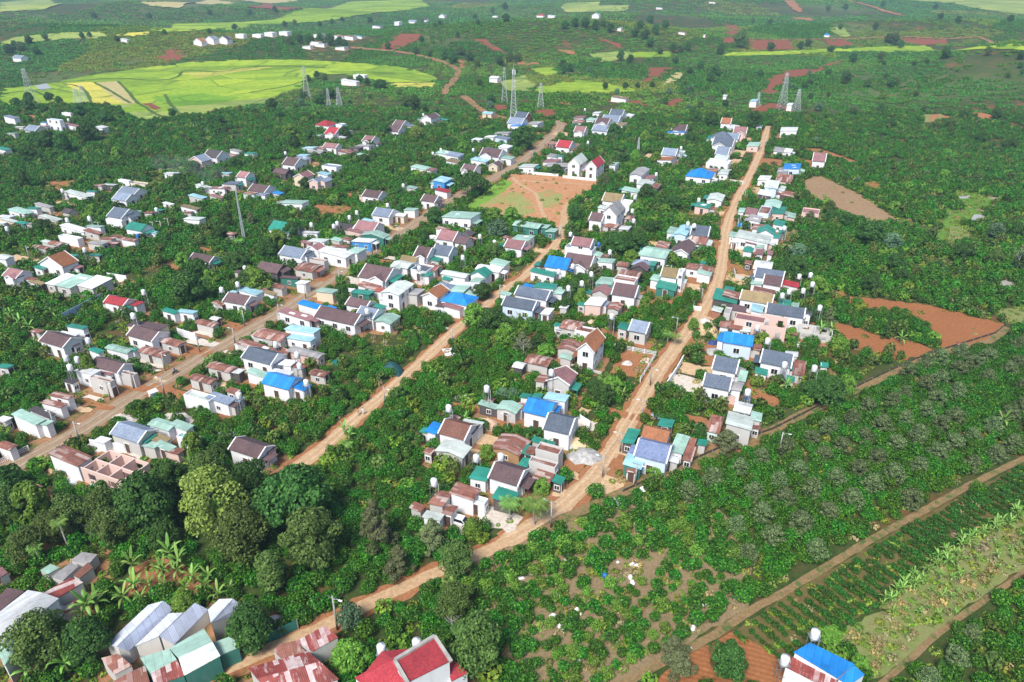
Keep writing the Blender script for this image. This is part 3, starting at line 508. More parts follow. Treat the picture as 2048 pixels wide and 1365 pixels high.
LANDMARK = [('the red football ground', 1085, 400), ('the tall lattice mast', 1027, 236), ('the umbrella shaped tree', 945, 360), ('the thin guyed mast', 487, 470), ('the roofless pink house', 230, 930),
            ('the long pink block', 1500, 632), ('the orange gabled house', 1182, 700), ('the coconut palms', 1062, 1020), ('the blue sheet fence', 165, 620), ('the pale greenhouses', 345, 1260),
            ('the white hut on the trail', 1922, 700), ('the blue hipped roof', 1399, 347), ('the dark net tent', 783, 742), ("the far road bend", 1120, 248), ("the far dirt road end", 1538, 258),
            ('the motorbike rider', 351, 745), ('the white kiosk', 309, 792), ('the smoke', 445, 365), ('the walled concrete yard', 1375, 770), ('the white picket fence', 1265, 712), ('the bright rice field', 480, 170),
            ('the square red field', 820, 85), ('the winding far road', 890, 165), ('the long red field', 1600, 155), ('the muddy pond', 1952, 440), ('the big red roof', 815, 1320), ('the blue roofed shed', 1650, 1320),
            ("the near lane end", 585, 940), ("the yellow grove tree", 440, 985), ('the brown half field', 1720, 400), ('the tea rows', 1700, 1110), ('the blue roofed tall house', 110, 238)]

def rot2(x, y, a): return x * math.cos(a) - y * math.sin(a), x * math.sin(a) + y * math.cos(a)

def spot(o, words, px, py): SPOTS.append([o, words, px, py])

def house(px, py, l, w, shape, rc, wc, h, dev=0.0):
    a = AX + dev
    h = h * .88 if h < 5 else h * .82
    steep = rc in SMOOTHTILE or rc in 'Btra'
    tilt = math.tan(math.radians(28 if steep else 13))
    front = steep and shape in 'gxh'      # then only the near slope shows: the entry is that slope's middle and depth
    W = 7.0
    for _ in range(6 if front else 1):
        P_ = hit(px, py, h + (W / 4 * tilt if front else 0))
        X, Y, Z = P_.x, P_.y, P_.z
        if not front: break
        X -= math.sin(a) * W / 4; Y += math.cos(a) * W / 4
        e, g = (X + math.sin(a) * W / 2, Y - math.cos(a) * W / 2), (X, Y)
        q0, q1 = proj([e[0], g[0]], [e[1], g[1]], [Z + h, Z + h + W / 2 * tilt])
        W = max(2.5, min(15, W * w / math.hypot(q0[1] - q0[0], q1[1] - q1[0])))
    def ppm(d):
        p, q = proj([X - d[0], X + d[0]], [Y - d[1], Y + d[1]], [Z + h] * 2)
        return math.hypot(p[1] - p[0], q[1] - q[0]) / 2
    L = max(1.8, min(34, l / ppm((math.cos(a), math.sin(a)))))
    if not front: W = max(1.8, min(30, w / ppm((-math.sin(a), math.cos(a)))))
    far = math.hypot(X, Y)
    if far > 330: L, W = min(L, 14), min(W, 10)
    if far > 600: L, W = min(L, 11), min(W, 7.5)
    W = min(W, L * 2.4); L = min(L, W * 3.6)
    two = h > 4.3
    small = L * W < 26 or wc == 'k'
    FOOT.append((X, Y, L / 2, W / 2, a))
    ax = {'g': 'X', 'x': 'X', 'S': 'X', 'h': 'X', 'G': 'Y', 's': 'Y', 'f': 'Y'}[shape]
    rd, rm = ROOF[rc] if rc in ROOF else ROOF[rc + ax]
    wd, wm = WALL[wc]
    kind = 'shed' if small else 'house'
    root = thing(kind, 'x', kind, (X, Y, Z), a)
    lw, ww = L / 2 - .3, W / 2 - .3
    if h > 5.1 and shape == 'G': tilt = 1.0
    wl, rf, trs = MB(), MB(), []
    t = .12; ov = .3
    rib = rc in SMOOTHTILE and not small
    def gable(x0, x1, y0, y1, z, along, wb=None, ends=True):
        """walls with gables and two roof slopes over a rectangle"""
        if along == 'X': A, B_, K, S_ = x0, x1, (y0 + y1) / 2, (y1 - y0) / 2
        else: A, B_, K, S_ = y0, y1, (x0 + x1) / 2, (x1 - x0) / 2
        r = S_ * tilt
        pt = (lambda p, q, zz: (p, q, zz)) if along == 'X' else (lambda p, q, zz: (q, p, zz))
        e = [pt(A, K - S_, -1.2), pt(A, K + S_, -1.2), pt(A, K + S_, z), pt(A, K, z + r), pt(A, K - S_, z)]
        g = [pt(B_, *(K - S_, -1.2)), pt(B_, K + S_, -1.2), pt(B_, K + S_, z), pt(B_, K, z + r), pt(B_, K - S_, z)]
        fl = (lambda q: q) if along == 'X' else (lambda q: tuple(reversed(q)))
        wl.poly(e + g, [fl(q) for q in ((0, 1, 2, 3, 4)[::-1], (5, 6, 7, 8, 9), (0, 5, 9, 4), (1, 2, 7, 6), (0, 1, 6, 5)[::-1])])
        o = ov * tilt
        te = [MB(), MB()]; trs.extend(te)
        for sg in (-1, 1):
            q = [pt(A - ov, K + sg * (S_ + ov), z - o + t), pt(B_ + ov, K + sg * (S_ + ov), z - o + t), pt(B_ + ov, K, z + r + t), pt(A - ov, K, z + r + t)]
            if (sg == 1) == (along == 'X'): q.reverse()
            rf.slab(q, t)
            if rib and ends:
                for tr, c, d in ((te[0], A - ov - .02, .24), (te[1], B_ + ov - .22, .24)):
                    q = [pt(c, K + sg * (S_ + ov + .03), z - o + t + .07), pt(c + d, K + sg * (S_ + ov + .03), z - o + t + .07), pt(c + d, K, z + r + t + .07), pt(c, K, z + r + t + .07)]
                    if (sg == 1) == (along == 'X'): q.reverse()
                    tr.slab(q, .26)
        return r
    if shape == 'g': gable(-lw, lw, -ww, ww, h, 'X')
    elif shape == 'G': gable(-lw, lw, -ww, ww, h, 'Y')
    elif shape == 'x':
        gable(-lw, lw, -ww, ww, h, 'X')
        c = L * RNG.choice((-.12, .1, .18)); s = min(L * .24, ww * .95)
        gable(c - s, c + s, -ww - .9, 0, h - .02, 'Y')
    elif shape == 'h':
        r = min(lw, ww) * tilt; o = ov * tilt; e = [(-lw - ov, -ww - ov, h - o + t), (lw + ov, -ww - ov, h - o + t), (lw + ov, ww + ov, h - o + t), (-lw - ov, ww + ov, h - o + t)]
        if lw >= ww: k0, k1 = (-lw + ww, 0, h + r + t), (lw - ww, 0, h + r + t); fs = ((0, 1, 5, 4), (1, 2, 5), (2, 3, 4, 5), (3, 0, 4))
        else: k0, k1 = (0, -ww + lw, h + r + t), (0, ww - lw, h + r + t); fs = ((0, 1, 4), (1, 2, 5, 4), (2, 3, 5), (3, 0, 4, 5))
        rf.poly(e + [k0, k1], list(fs) + [(3, 2, 1, 0)]); wl.box(-lw, -ww, -1.2, lw, ww, h - o)
    elif shape == 'f':
        z = h - .5
        wl.box(-lw, -ww, -1.2, lw, ww, z); p = .16
        for q in ((-lw, -ww, z, lw, -ww + p, h), (-lw, ww - p, z, lw, ww, h), (-lw, -ww + p, z, -lw + p, ww - p, h), (lw - p, -ww + p, z, lw, ww - p, h)): wl.box(*q)
        rf.box(-lw + p + .01, -ww + p + .01, z + .004, lw - p - .01, ww - p - .01, z + .14)
    else:
        d = RNG.choice((-1, 1)) if shape == 's' else -1
        s = .085 * (1 if rc not in 'kd' else .6); span = lw if shape == 's' else ww
        zz = lambda x, y: h + d * (x if shape == 's' else -y) * s
        wl.prism([(x, y, zz(x, y) - .02) for x, y in ((-lw, -ww), (lw, -ww), (lw, ww), (-lw, ww))], -1.2)
        e = .25
        rf.slab([(x, y, zz(x, y) + .1) for x, y in ((-lw - e, -ww - e), (lw + e, -ww - e), (lw + e, ww + e), (-lw - e, ww + e))], .11)
        if not small and RNG.random() < .3:      # a few light sheets let into the roof
            for i in range(RNG.randint(1, 2)):
                x = RNG.uniform(-.6, .6) * lw; y = RNG.uniform(-.6, .6) * ww
                tr = MB(); trs.append(tr); tr.slab([(p, q, zz(p, q) + .125) for p, q in ((x - .8, y - .45), (x + .8, y - .45), (x + .8, y + .45), (x - .8, y + .45))], .02)
    wl.build('wall', wm, root); rf.build('roof', rm, root)
    for tr in trs:
        if tr.v: tr.build('gable_trim' if shape in 'gGx' else 'light_sheet', M_TRIM, root)
    # openings on the three sides that can be seen
    if far < 460 and not (small and RNG.random() < .5):
        wm_ = WINS if small or h < 3 else WIN
        ns = max(1, min(4, int(2 * lw / 3.4))); ne = max(1, min(2, int(2 * ww / 3.6)))
        zz = max(.7, h * .32) if not two else 1.0
        front_y = -ww
        def opening(me, nm, x, y, z, r):
            o = put(nm, me, root); o.location = (x, y, z); o.rotation_euler = (0, 0, r)
        dside = RNG.choice('frr') if X < 15 else RNG.choice('fll')
        for fl in ((0,) if not two else (0, 1)):
            z = zz + fl * 3.1
            if z + 1.2 > h - .25: z = max(.5, h - 1.6)
            for i in range(ns):
                x = -lw + (i + .5) * 2 * lw / ns
                if shape == 'x' and abs(x) < L * .3: continue
                if dside == 'f' and i == ns // 2 and fl == 0: opening(DOOR, 'door', x, front_y, 0, 0)
                else: opening(wm_, 'window', x, front_y, z, 0)
            for sg, ch in ((1, 'r'), (-1, 'l')):
                for i in range(ne):
                    y = -ww + (i + .5) * 2 * ww / ne
                    if dside == ch and i == 0 and fl == 0: opening(DOOR, 'door', sg * lw, y, 0, sg * math.pi / 2)
                    elif RNG.random() < .8: opening(wm_, 'window', sg * lw, y, z, sg * math.pi / 2)
        if not small and h > 2.6 and far < 330 and RNG.random() < .45 and shape in 'gGxs':   # a porch roof towards the road
            sg = 1 if X < 15 else -1
            pr = MB(); y0, y1 = -ww * .7, ww * .6; x0, x1 = sg * lw, sg * (lw + 1.7)
            q = [(x0, y0, 2.75), (x1, y0, 2.55), (x1, y1, 2.55), (x0, y1, 2.75)]
            if sg < 0: q.reverse()
            pr.slab(q, .08)
            for y in (y0 + .15, y1 - .15): pr.bar((sg * (lw + 1.55), y, -.1), (sg * (lw + 1.55), y, 2.5), .06)
            pr.build('porch_roof', rm if RNG.random() < .6 else ROOF['tY'][1], root)
        if not small and far < 380 and RNG.random() < .4 and h > 2.5:     # a low lean-to against the end or the near side
            lt = MB(); sg = -1 if X < 15 else 1; k = RNG.uniform(.35, .8); y1 = ww * k; x0, x1 = sg * lw, sg * (lw + RNG.uniform(1.4, 2.6)); z0 = min(h - .25, 2.5)
            q = [(x0, -y1, z0), (x1, -y1, z0 - .45), (x1, y1, z0 - .45), (x0, y1, z0)]
            if sg < 0: q.reverse()
            lt.slab(q, .08, 0); xa, xb = sorted((x0, x1 - sg * .15)); lt.prism([(xa, -y1 + .12, z0 - .6), (xb, -y1 + .12, z0 - .6), (xb, y1 - .12, z0 - .6), (xa, y1 - .12, z0 - .6)], -1.2, 1)
            lt.build('lean_to', [ROOF[RNG.choice(('RX', 'tX', 'mX', 'GX', 'wX', 'RX', 'MX'))][1], WALL[RNG.choice('gwgp')][1]], root)
    size = 'tall ' if two else ('long ' if max(L, W) > 2.3 * min(L, W) and not small else '')
    form = {'g': 'gabled', 'G': 'gabled', 'x': 'cross gabled', 'h': 'hipped', 's': 'low', 'S': 'low', 'f': 'flat'}[shape]
    rd2 = rd
    spot(root, f"{size}{'open ' if wc == 'k' and small else ''}{wd if wc != 'k' else 'dark'} {kind} with {rd2} {form} roof", px, py)
    return root

def P(code, x, y):
    x0, y0, s = SHEET[code]; return x0 + x * s, y0 + y * s

for ln in HOUSES.replace('\n', ';').split(';'):
    q = ln.split()
    if len(q) < 9: continue
    s = SHEET[q[0]][2]; x, y = P(q[0], float(q[1]), float(q[2]))
    house(x, y, float(q[3]) * s, float(q[4]) * s, q[5], q[6], q[7], float(q[8]), math.radians(RNG.uniform(-2.2, 2.2)))

# ---------------------------------------------------------------- buildings with their own plan, near the camera
def built(name, label, cat, planes, code, wall, rot=AX, extra=None, base=None):
    """planes: (roof key, axis, [(x, y, height)...]); walls drop from the rim of each roof plate"""
    pts = [[at_z(*P(code, x, y), z) for x, y, z in q] for _, _, q in planes]
    c = sum((p for q in pts for p in q), Vector()) / sum(len(q) for q in pts)
    root = thing(name, label, cat, (c.x, c.y, 0), rot); M_ = Matrix.Rotation(-rot, 3, 'Z'); c0 = Vector((c.x, c.y, 0))
    wl = MB()
    for (rc, ax, _), q in zip(planes, pts):
        q = [M_ @ (p - c0) for p in q]
        if (q[1] - q[0]).cross(q[2] - q[0]).z < 0: q.reverse()
        rf = MB(); k = sum(q, Vector()) / len(q)
        rf.slab([k + (p - k) * 1.012 + Vector((0, 0, .1)) for p in q], .1)
        rf.build('roof', ROOF[rc][1] if rc in ROOF else ROOF[rc + ax][1], root)
        wl.prism([k + (p - k) * .97 - Vector((0, 0, .03)) for p in q], -1.2)
        w = [root.matrix_basis @ p for p in q]
        FOOT.append((sum(p.x for p in w) / len(w), sum(p.y for p in w) / len(w), max(abs((p - k).x) for p in q), max(abs((p - k).y) for p in q), rot))
    wl.build('wall', WALL[wall][1], root)
    return root, lambda x, y, z: M_ @ (at_z(*P(code, x, y), z) - c0)

def openings(root, items):
    for me, nm, p, r in items:
        o = put(nm, me, root); o.location = p; o.rotation_euler = (0, 0, r)

A30 = math.radians(30)
b1, L1 = built('house', 'large house with bright red roofs and a tilted upper roof framed in grey, at the bottom edge', 'house',
     [('r', 'X', [(1195, 905, 7.6), (1512, 716, 7.6), (1640, 915, 6.6), (1300, 1085, 6.6)]), ('r', 'X', [(1080, 838, 5.2), (1290, 815, 5.4), (1310, 830, 5.4), (1180, 905, 5.6), (950, 1003, 4.2)]),
      ('r', 'X', [(950, 1003, 4.2), (1180, 905, 5.6), (1290, 1110, 5.4), (1000, 1180, 4.0), (860, 1052, 4.0)]), ('r', 'X', [(1640, 880, 4.4), (1782, 1010, 3.8), (1650, 1082, 3.8), (1600, 930, 4.4)])], '3', 'w', A30)
fr = MB()
for a, b in (((1185, 905, 7.75), (1512, 708, 7.75)), ((1512, 708, 7.75), (1650, 918, 6.75)), ((1185, 905, 7.75), (1295, 1095, 6.75))):
    fr.bar(L1(*a), L1(*b), .28, k=4)
fr.build('parapet', M_CONC, b1)
b2, _ = built('shed', 'rusty striped tin sheds around a dark red roof beside the bottom path', 'shed',
     [('W', 'X', [(1220, 970, 3.4), (1700, 835, 3.6), (1800, 920, 4.4), (1290, 1060, 4.3)]), ('W', 'X', [(1290, 1060, 4.3), (1800, 920, 4.4), (1955, 1065, 3.2), (1440, 1210, 3.1)]),
      ('R', 'X', [(1420, 830, 3.0), (1480, 775, 3.3), (1605, 748, 3.4), (1695, 850, 3.0), (1530, 935, 2.8)]), ('W', 'X', [(1605, 755, 3.5), (1845, 625, 3.7), (1950, 720, 3.4), (1745, 835, 3.2)])], '2', 'g', A30)
b3, _ = built('warehouse', 'mint and cream metal roofed store with green walls along the bottom path', 'warehouse',
     [('m', 'Y', [(570, 812, 3.7), (850, 650, 3.9), (920, 758, 4.5), (645, 890, 4.3)]), ('M', 'Y', [(645, 890, 4.3), (920, 758, 4.5), (985, 872, 3.4), (692, 1032, 3.2)]), ('m', 'X', [(330, 888, 3.7), (565, 816, 4.0), (630, 905, 4.0), (418, 1015, 3.6)]),
      ('W', 'X', [(418, 1015, 3.6), (630, 905, 4.0), (692, 1032, 3.2), (450, 1120, 3.0)]), ('m', 'Y', [(925, 765, 3.3), (1080, 710, 3.3), (1140, 802, 2.6), (985, 868, 2.6)])], '2', 't', A30)
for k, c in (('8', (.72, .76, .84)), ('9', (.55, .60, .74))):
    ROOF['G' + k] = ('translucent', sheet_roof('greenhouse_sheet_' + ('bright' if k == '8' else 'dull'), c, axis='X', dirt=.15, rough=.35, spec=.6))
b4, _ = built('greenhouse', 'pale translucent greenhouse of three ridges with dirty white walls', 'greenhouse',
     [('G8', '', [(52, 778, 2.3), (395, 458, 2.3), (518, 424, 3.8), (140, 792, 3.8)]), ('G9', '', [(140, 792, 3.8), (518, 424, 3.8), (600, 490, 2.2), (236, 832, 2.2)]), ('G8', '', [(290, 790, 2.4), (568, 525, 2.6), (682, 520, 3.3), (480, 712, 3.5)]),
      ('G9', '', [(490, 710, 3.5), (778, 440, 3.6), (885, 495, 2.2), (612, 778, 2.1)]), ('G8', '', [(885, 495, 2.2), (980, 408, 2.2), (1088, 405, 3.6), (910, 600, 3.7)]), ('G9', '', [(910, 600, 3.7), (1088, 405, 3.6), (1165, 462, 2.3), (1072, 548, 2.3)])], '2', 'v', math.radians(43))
b5, _ = built('warehouse', 'long white metal roofed hall with a mint side roof by the bottom corner', 'warehouse',
     [('w', 'Y', [(-120, 905, 4.5), (220, 640, 4.5), (340, 662, 6.0), (-80, 962, 6.0)]), ('w', 'Y', [(-80, 962, 6.0), (340, 662, 6.0), (465, 706, 4.6), (0, 1078, 4.6)]), ('m', 'Y', [(-40, 1092, 4.2), (150, 962, 4.2), (195, 1012, 3.6), (40, 1236, 3.6)])], '1', 'w', math.radians(47))
S_ = [('shed', 'narrow rusty striped lean-to along the white hall', [('W', 'Y', [(330, 832, 2.3), (610, 712, 2.3), (632, 735, 1.8), (460, 862, 1.8)])], 'g'), ('shed', 'ribbed grey and pink metal shed with bare cement walls', [('W', 'Y', [(350, 660, 2.9), (560, 540, 2.9), (658, 577, 2.5), (462, 697, 2.5)])], 'g'),
      ('shed', 'weathered grey tin shed above the white hall', [('G', 'Y', [(410, 532, 2.3), (560, 422, 2.3), (622, 452, 1.9), (500, 562, 1.9)])], 'g'), ('shed', 'dull grey low shed roof next to bare orange earth', [('G', 'Y', [(560, 402, 2.1), (650, 337, 2.1), (772, 357, 1.8), (700, 432, 1.8)])], 'g'),
      ('shed', 'tan brown low shed roof beside bananas', [('q', 'Y', [(580, 522, 1.9), (700, 417, 1.9), (737, 462, 1.7), (630, 547, 1.7)])], 'g'), ('house', 'brown metal roofed house cut by the edge beside a dark wall', [('b', 'X', [(-60, 740, 2.7), (60, 620, 2.9), (192, 647, 2.5), (0, 802, 2.3)])], 'g'),
      ('shed', 'small mint lean-to behind the brown roofed house', [('m', 'Y', [(320, 482, 1.8), (400, 432, 1.8), (472, 462, 1.6), (380, 512, 1.6)])], 'g'), ('shed', 'grey pink hut at the edge below the red yard', [('p', 'X', [(-30, 465, 2.3), (20, 455, 2.3), (62, 500, 2.1), (0, 540, 2.1)])], 'g')]
for nm, lb, pl, wc in S_: built(nm, lb, nm, pl, '1', wc, math.radians(40))
built('shed', 'rusty shed with a white patched sheet beside the greenhouses', 'shed', [('R', 'X', [(12, 892, 2.6), (150, 856, 2.9), (262, 952, 2.7), (120, 1025, 2.4)])], '2', 'g', A30)
built('shed', 'dark red tin roof below the mint roofed store', 'shed', [('R', 'X', [(60, 1110, 2.6), (250, 1005, 2.8), (372, 952, 2.8), (410, 1100, 2.6)])], '2', 'g', A30)
b6, L6 = built('shed', 'bright blue roofed shed beside rusty sheets at the field corner', 'shed', [('B', 'X', [(632, 356, 4.4), (740, 291, 4.4), (1036, 436, 4.0), (922, 530, 4.0)]), ('B', 'X', [(932, 536, 3.8), (1036, 446, 3.8), (1105, 506, 3.2), (1000, 580, 3.2)]),
     ('W', 'X', [(570, 452, 3.2), (640, 372, 3.6), (925, 545, 3.6), (840, 590, 3.0)])], '8', 'w', math.radians(-30))

# roofless pink house under construction
def shell(px, py, l, w, h, cols, rows, label, wc='p', missing=()):
    p = hit(px, py, h); X, Y = p.x, p.y; lw, ww = l / 2, w / 2
    root = thing('house', label, 'house', (X, Y, p.z), AX); FOOT.append((X, Y, lw, ww, AX))
    m = MB(); t = .22
    xs = [-lw + 2 * lw * i / cols for i in range(cols + 1)]; ys = [-ww + 2 * ww * i / rows for i in range(rows + 1)]
    def wallrun(a, b, fixed, horiz, hh, holes):
        """a wall with square openings: piers, sills and lintels butted together"""
        n = max(1, int((b - a) / 3.2)); e = (b - a) / n
        bx = lambda q0, q1, z0, z1: m.box(q0, fixed - t / 2, z0, q1, fixed + t / 2, z1) if horiz else m.box(fixed - t / 2, q0, z0, fixed + t / 2, q1, z1)
        for i in range(n):
            q = a + i * e
            if holes:
                bx(q, q + e * .32, -1.2, hh); bx(q + e * .68, q + e, -1.2, hh); bx(q + e * .32, q + e * .68, -1.2, hh * .32); bx(q + e * .32, q + e * .68, hh * .75, hh)
            else: bx(q, q + e, -1.2, hh)
    for i, y in enumerate(ys): wallrun(-lw, lw, y, True, h * RNG.uniform(.93, 1.0), True)
    for i, x in enumerate(xs):
        for y0, y1 in zip(ys, ys[1:]): wallrun(y0 + t / 2 + .003, y1 - t / 2 - .003, x + (t / 2 if i == 0 else -t / 2 if i == cols else 0), False, h * RNG.uniform(.9, .99), i in (0, cols))
    m.build('wall', WALL[wc][1], root)
    f = MB(); f.box(-lw + .1, -ww + .1, -.2, lw - .1, ww - .1, .05); f.build('floor_slab', M_CONC, root)
    return root
shell(*P('L', 1175, 665), 9.6, 5.6, 3.2, 3, 2, 'roofless pink house of bare walls and open rooms beside the paved road')
shell(*P('K', 1262, 420), 6.5, 6.5, 4.2, 1, 1, 'open pink walled box still without a roof, behind the pink block')
shell(*P('K', 1690, 510), 8, 4.5, 2.0, 2, 1, 'low unfinished grey block walls beside the long slate roofed house', 'g')

# ---------------------------------------------------------------- water tanks
def tank_proto(h, mat):
    r = thing('water_tank', 'x', 'water tank', (0, 0, -50))
    b = MB(); b.lathe([(.52, h), (.56, h + .06), (.56, h + 1.0), (.50, h + 1.18), (.18, h + 1.3), (.17, h + 1.38)], 12); b.build('barrel', mat, r, True)
    s = MB()
    for x, y in ((-.5, -.5), (.5, -.5), (.5, .5), (-.5, .5)): s.bar((x * 1.25, y * 1.25, -.2), (x, y, h), .055, k=4)
    for z in (h * .45, h - .08):
        for a, q in (((-.55, -.55), (.55, -.55)), ((.55, -.55), (.55, .55)), ((.55, .55), (-.55, .55)), ((-.55, .55), (-.55, -.55))): s.bar((*a, z), (*q, z), .04, k=4)
    s.box(-.62, -.62, h - .06, .62, .62, h); s.build('stand', M_STEEL, r)
    pp = MB(); pp.path([(.6, 0, h + .5), (.75, 0, h + .3), (.75, 0, .1)], [.03] * 3, 4); pp.build('pipe', M_TANKW, r)
    return r
TP = {}
for ln in TANKS.replace('\n', ';').split(';'):
    q = ln.split()
    if len(q) < 4: continue
    blue = q[2].endswith('b'); x, y = P(q[0], float(q[1]), float(q[2].rstrip('b'))); h = float(q[3]); h = round(h * 2) / 2
    p = hit(x, y, h + .6); key = (h, blue)
    if key not in TP: TP[key] = o = tank_proto(h, M_TANKB if blue else M_TANKW); o.location = p; o.rotation_euler[2] = AX
    else: o = dup(TP[key], p, AX + RNG.uniform(-1.2, .3))
    o['group'] = 'water tanks on steel stands'
    spot(o, ('blue' if blue else 'white') + (' water tank on a tall steel stand' if h >= 4.5 else ' water tank on a steel stand'), x, y)
for code, x, y, z0, hh in (('8', 775, 228, 0, 5.2), ('8', 572, 404, 0, 3.4), ('3', 1075, 808, 0, 4.6), ('3', 1365, 765, 0, 6.4)):
    xx, yy = P(code, x, y); p = at_z(xx, yy, hh + .6); p.z = z0
    o = tank_proto(hh, M_TANKW); o.location = p; o['group'] = 'water tanks on steel stands'
    spot(o, 'white water tank on a tall steel stand', xx, yy)
# ---------------------------------------------------------------- ground sheet, roads, fields
G_ = {
 'base': soil_mat('undergrowth', [(.35, (.022, .06, .010)), (.5, (.035, .085, .015)), (.64, (.08, .075, .028))], .12, 1.3, mixc=((.17, .075, .035), .05, .60)),
 'road': soil_mat('road_worn_asphalt', [(.3, (.27, .185, .115)), (.7, (.36, .26, .17))], .5, 3, bmp=.1),
 'verge': soil_mat('red_verge', [(.3, (.27, .125, .06)), (.7, (.36, .20, .11))], .4, 2, mixc=((.06, .12, .025), .25, .56)),
 'sand': soil_mat('sandy_lane', [(.3, (.43, .275, .15)), (.7, (.54, .37, .22))], .22, 1.6, bmp=.2),
 'rut': soil_mat('lane_ruts', [(.3, (.50, .34, .20)), (.7, (.60, .43, .28))], .15, 1.2),
 'rutr': soil_mat('road_ruts', [(.3, (.33, .25, .17)), (.7, (.42, .33, .24))], .12, 1.2),
 'trail': soil_mat('earth_trail', [(.3, (.20, .13, .06)), (.7, (.29, .20, .10))], .5, 2.5, mixc=((.07, .12, .03), .4, .57)),
 'r': soil_mat('red_earth', [(.3, (.28, .11, .045)), (.7, (.38, .18, .085))], .3, 2.2, mixc=((.07, .10, .03), .2, .66)),
 's': soil_mat('pale_sand_yard', [(.3, (.50, .33, .18)), (.7, (.62, .45, .28))], .35, 2.0, mixc=((.32, .15, .07), .15, .64)),
 'c': soil_mat('concrete_yard', [(.3, (.52, .45, .38)), (.7, (.68, .61, .53))], .4, 2.0, mixc=((.38, .22, .12), .2, .68)),
 'e': soil_mat('planted_red_earth', [(.3, (.19, .085, .04)), (.7, (.26, .12, .055))], .3, 2.2),
 'R': soil_mat('ploughed_red_field', [(.3, (.235, .075, .04)), (.7, (.30, .105, .055))], .06, .9, rows=(20, 2.5, (.16, .05, .03), .8)),
 'O': soil_mat('ploughed_orange_field', [(.3, (.30, .115, .045)), (.7, (.37, .16, .065))], .1, 1.6, rows=(-20, 1.5, (.20, .075, .03), .5)),
 'L': soil_mat('rice_lime', [(.3, (.14, .29, .018)), (.5, (.21, .37, .026)), (.72, (.31, .41, .04))], .022, .12, bmp=.05, cells=(.022, .8)),
 'K': soil_mat('rice_bright', [(.3, (.20, .37, .022)), (.7, (.32, .43, .04))], .02, .3, bmp=.05, cells=(.03, .6)),
 'D': soil_mat('rice_deep', [(.3, (.11, .27, .018)), (.7, (.18, .34, .03))], .02, .3, bmp=.05, cells=(.03, .6)),
 'Y': soil_mat('rice_ripe', [(.3, (.42, .44, .06)), (.7, (.50, .47, .10))], .03, .3, bmp=.05, cells=(.03, .6)),
 'T': soil_mat('rice_stubble', [(.3, (.40, .33, .13)), (.7, (.48, .42, .20))], .03, .3, bmp=.05),
 'P': soil_mat('pale_meadow', [(.3, (.20, .29, .06)), (.7, (.30, .37, .10))], .02, .25, bmp=.05, cells=(.03, .6)),
 'B': soil_mat('bund', [(.3, (.06, .12, .02)), (.7, (.09, .15, .03))], .1, 1),
 'W': None,
 'g': soil_mat('pitch_grass', [(.3, (.22, .27, .07)), (.7, (.33, .32, .12))], .08, .8, mixc=((.42, .22, .10), .12, .56)),
 'h': soil_mat('bright_grass', [(.3, (.12, .27, .03)), (.7, (.20, .36, .05))], .15, 1.2),
 'f': soil_mat('trodden_pitch', [(.3, (.44, .17, .075)), (.6, (.50, .23, .11)), (.75, (.48, .31, .17))], .06, .7),
 'd': soil_mat('dry_grass', [(.3, (.20, .21, .075)), (.5, (.28, .26, .12)), (.7, (.15, .21, .05))], .25, 1.8, mixc=((.10, .20, .03), .3, .6)),
 'v': soil_mat('valley_grass', [(.3, (.06, .15, .02)), (.7, (.15, .27, .04))], .07, .7),
 'H': soil_mat('half_moon_field', [(.3, (.28, .17, .09)), (.7, (.36, .27, .16))], .05, .8, rows=(-38, 1.6, (.24, .13, .065), .6)),
 'te': soil_mat('row_soil', [(.3, (.12, .085, .035)), (.6, (.19, .125, .055)), (.75, (.10, .12, .03))], .1, 1.5),
 'q': soil_mat('plot_litter_soil', [(.3, (.20, .14, .075)), (.7, (.29, .22, .125))], .4, 2.2, mixc=((.07, .13, .03), .3, .6)),
}
m, n, l, b = base_mat('pond_water', .08, .6); b.inputs['Base Color'].default_value = (.40, .37, .34, 1)
w_ = tex(n, l, 'Noise', world_pos(n), .6, Detail=3.0); bump(n, l, b, w_.outputs['Fac'], .08, .05); G_['W'] = m

m = G_['base']; n, l = m.node_tree.nodes, m.node_tree.links; b = n['Principled BSDF']; c0 = b.inputs['Base Color'].links[0].from_socket   # broad pale clearings
w_ = tex(n, l, 'Noise', world_pos(n), .0045, Detail=3.0); l.new(mix(n, l, ramp(n, l, w_.outputs['Fac'], [(.5, (0, 0, 0)), (.6, (1, 1, 1))]), c0, mix(n, l, .5, c0, (.13, .19, .06))), b.inputs['Base Color'])
# one polar sheet out to the horizon
mb = MB()
th = np.concatenate([np.radians(np.linspace(-60, 60, 360, endpoint=False)), np.radians(np.linspace(60, 300, 60, endpoint=False))])
rr = np.concatenate([[0.0], np.geomspace(12, 9000, 210)])
X = np.outer(rr, np.sin(th)); Y = np.outer(rr, np.cos(th)); Z = terr(X, Y)
nt_ = len(th); mb.v = list(map(tuple, np.stack([X.ravel(), Y.ravel(), Z.ravel()], 1)))
mb.f = [(i * nt_ + (j + 1) % nt_, i * nt_ + j, (i + 1) * nt_ + j, (i + 1) * nt_ + (j + 1) % nt_) for i in range(len(rr) - 1) for j in range(nt_)]
mb.m = [0] * len(mb.f)
tag(mb.build('ground', G_['base'], smooth=True), kind='structure')

